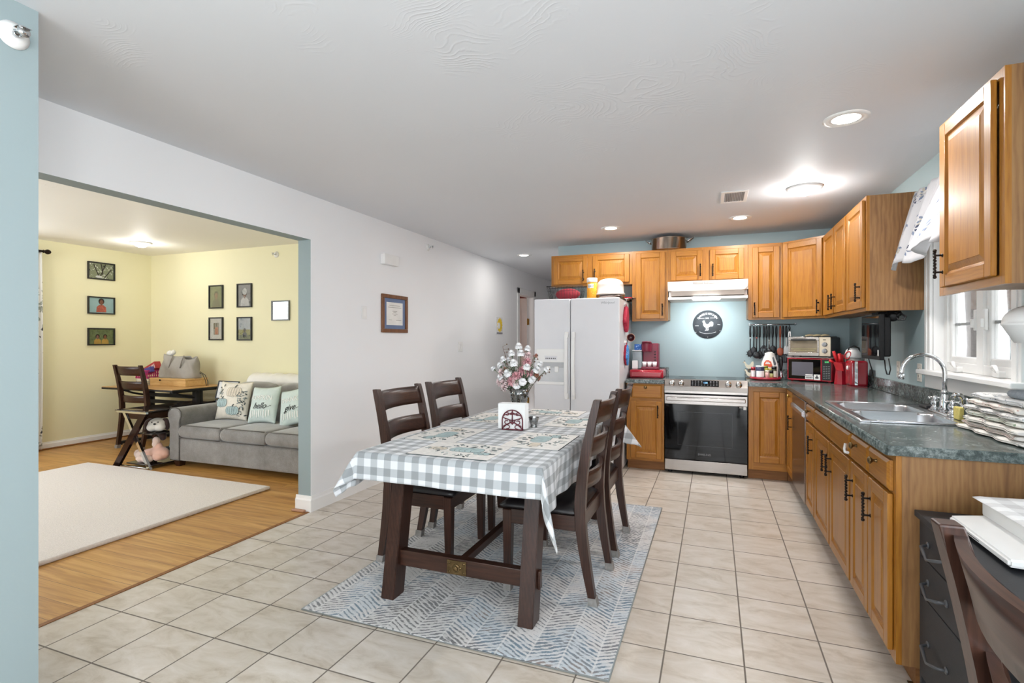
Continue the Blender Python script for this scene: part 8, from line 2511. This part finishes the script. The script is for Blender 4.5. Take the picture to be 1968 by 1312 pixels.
# ---- folded cloths at the near end of the counter
zc = CT + 0.001
labs = ['bottom cloth of the folded pile, cream with dark curls, on the near counter', 'rosy patterned folded cloth just above the bottom of the counter pile', 'cream folded cloth, third up in the counter pile', 'greenish patterned folded cloth in the middle of the counter pile', 'darker printed folded cloth, third from the top of the counter pile', 'rosy printed folded cloth, second from the top of the counter pile', 'grey and white striped folded cloth, topmost of the counter pile']
rc = random.Random(21)
for k in range(7):
    th = (0.018, 0.020, 0.022, 0.024, 0.022, 0.026, 0.028)[k]
    y0 = (2.44, 2.46, 2.45, 2.48, 2.47, 2.50, 2.46)[k]; y1 = (2.955, 2.96, 2.94, 2.95, 2.93, 2.93, 2.92)[k]
    x0 = (1.035, 1.045, 1.04, 1.055, 1.05, 1.06, 1.07)[k]; x1 = 1.20
    t = thing('folded_cloth', labs[k], 'cloth', ((x0 + x1) / 2, (y0 + y1) / 2, zc), 0, 'folded cloths on the counter')
    ph = rc.uniform(0, 6)
    def fold(u, v, zc=zc, th=th, x0=x0, x1=x1, y0=y0, y1=y1, ph=ph):
        # closed loop cross-section swept along y, with wavy rounded fold at the front
        a = 2 * PI * u
        cx_ = (x0 + x1) / 2; hw = (x1 - x0) / 2
        cs, sn = math.cos(a), math.sin(a)
        X = math.copysign(abs(cs) ** 0.35, cs); Zz = math.copysign(abs(sn) ** 0.7, sn)
        y = y0 + (y1 - y0) * v
        e = min(1.0, min(v, 1 - v) / 0.03) ** 0.5
        wob = 0.008 * math.sin(v * 17 + ph) * (X < 0)
        lift = max(0, 0.004 * math.sin(v * 11 + ph * 2)) 
        return (cx_ + X * hw * (0.98) + wob, y, zc + th / 2 + Zz * (th / 2 - 0.0006) * (0.55 + 0.45 * e))
    m = MB(); m.sheet(fold, 40, 50, closed_u=True)
    m.bm.verts.ensure_lookup_table()
    for vv in (0, 50): m._f([m.bm.verts[i * 51 + vv] for i in range(40)])
    b0 = obj('cloth_body', m, TOWM[(0, 1, 3, 4, 2, 1, 2)[k]], t)
    m = MB()
    for q in range(2):
        m.tube([(x0 - 0.001 + 0.008 * math.sin((j / 24) * 17 + ph), y0 + 0.02 + (y1 - y0 - 0.04) * j / 24, zc + th * (0.35 + 0.3 * q)) for j in range(25)], 0.0022, 5)
    obj('layer_edge', m, plain('cloth_edge_%d' % k, hx(('D8D3CB', 'CDBDB4', 'DAD6CE', 'C5C9BC', 'B9B4B0', 'D4C4BB', 'BFC1C3')[k]), 0.9), t)
    zc += th + 0.0008
t = thing('grey_brush', 'fuzzy grey ring shaped cloth bundle on top of the folded pile', 'cloth', (1.12, 2.60, zc))
m = MB(); m.tube([(1.13 + 0.035 * math.cos(2 * PI * k / 20), 2.60 + 0.075 * math.sin(2 * PI * k / 20), zc + 0.016) for k in range(20)], 0.015, 10, closed=True); obj('rolled_ring', m, plain('fuzzy_grey', hx('8E949A'), 0.95, var=0.15, nscale=60, bmp=0.8, bscale=150), t)
t = thing('blue_carton', 'dark blue carton with a red base at the right end of the counter', 'carton', (1.08, 2.41, CT))
m = MB(); m.M = Matrix.Translation((1.055, 2.425, CT)) @ Matrix.Rotation(R_(12), 4, 'Z') @ Matrix.Rotation(R_(8), 4, 'Y'); m.box(0.0, 0.13, -0.05, 0.0, 0.02, 0.115, 0.003); m.mi = 1; m.box(-0.003, 0.133, -0.052, 0.002, 0.001, 0.02, 0.004); m.mi = 2; m.box(-0.001, 0.0, -0.045, -0.02, 0.05, 0.09)
obj('carton_body', m, [plain('navy_blue_card', hx('23305E'), 0.4, var=0.3, nscale=25), REDP, WPLAST], t)
t = thing('white_lamp', 'white domed desk lamp head under the nearest wall cabinet', 'lamp', (1.12, 2.55, CT))
m = MB(); m.lathe([(0.045, 1.30), (0.079, 1.365), (0.083, 1.368), (0.083, 1.373)] + [(0.081 * math.cos(R_(a)), 1.374 + 0.066 * math.sin(R_(a))) for a in range(0, 90, 8)] + [(0, 1.44)], (1.12, 2.555, 0), 48); obj('lamp_shade', m, WPLAST, t, solid=0.002)
m = MB(); m.tube([(1.12, 2.555, 1.44), (1.14, 2.52, 1.465), (1.19, 2.42, 1.44), (1.19, 2.395, 1.30), (1.187, 2.39, 0.935)], 0.008, 10); m.lathe([(0, 0.0), (0.028, 0.0), (0.028, 0.012), (0.01, 0.02), (0, 0.02)], (1.187, 2.39, CT + 0.001), 20); obj('stand', m, WPLAST, t)
# small towel hung from window latch side omitted: nothing seen
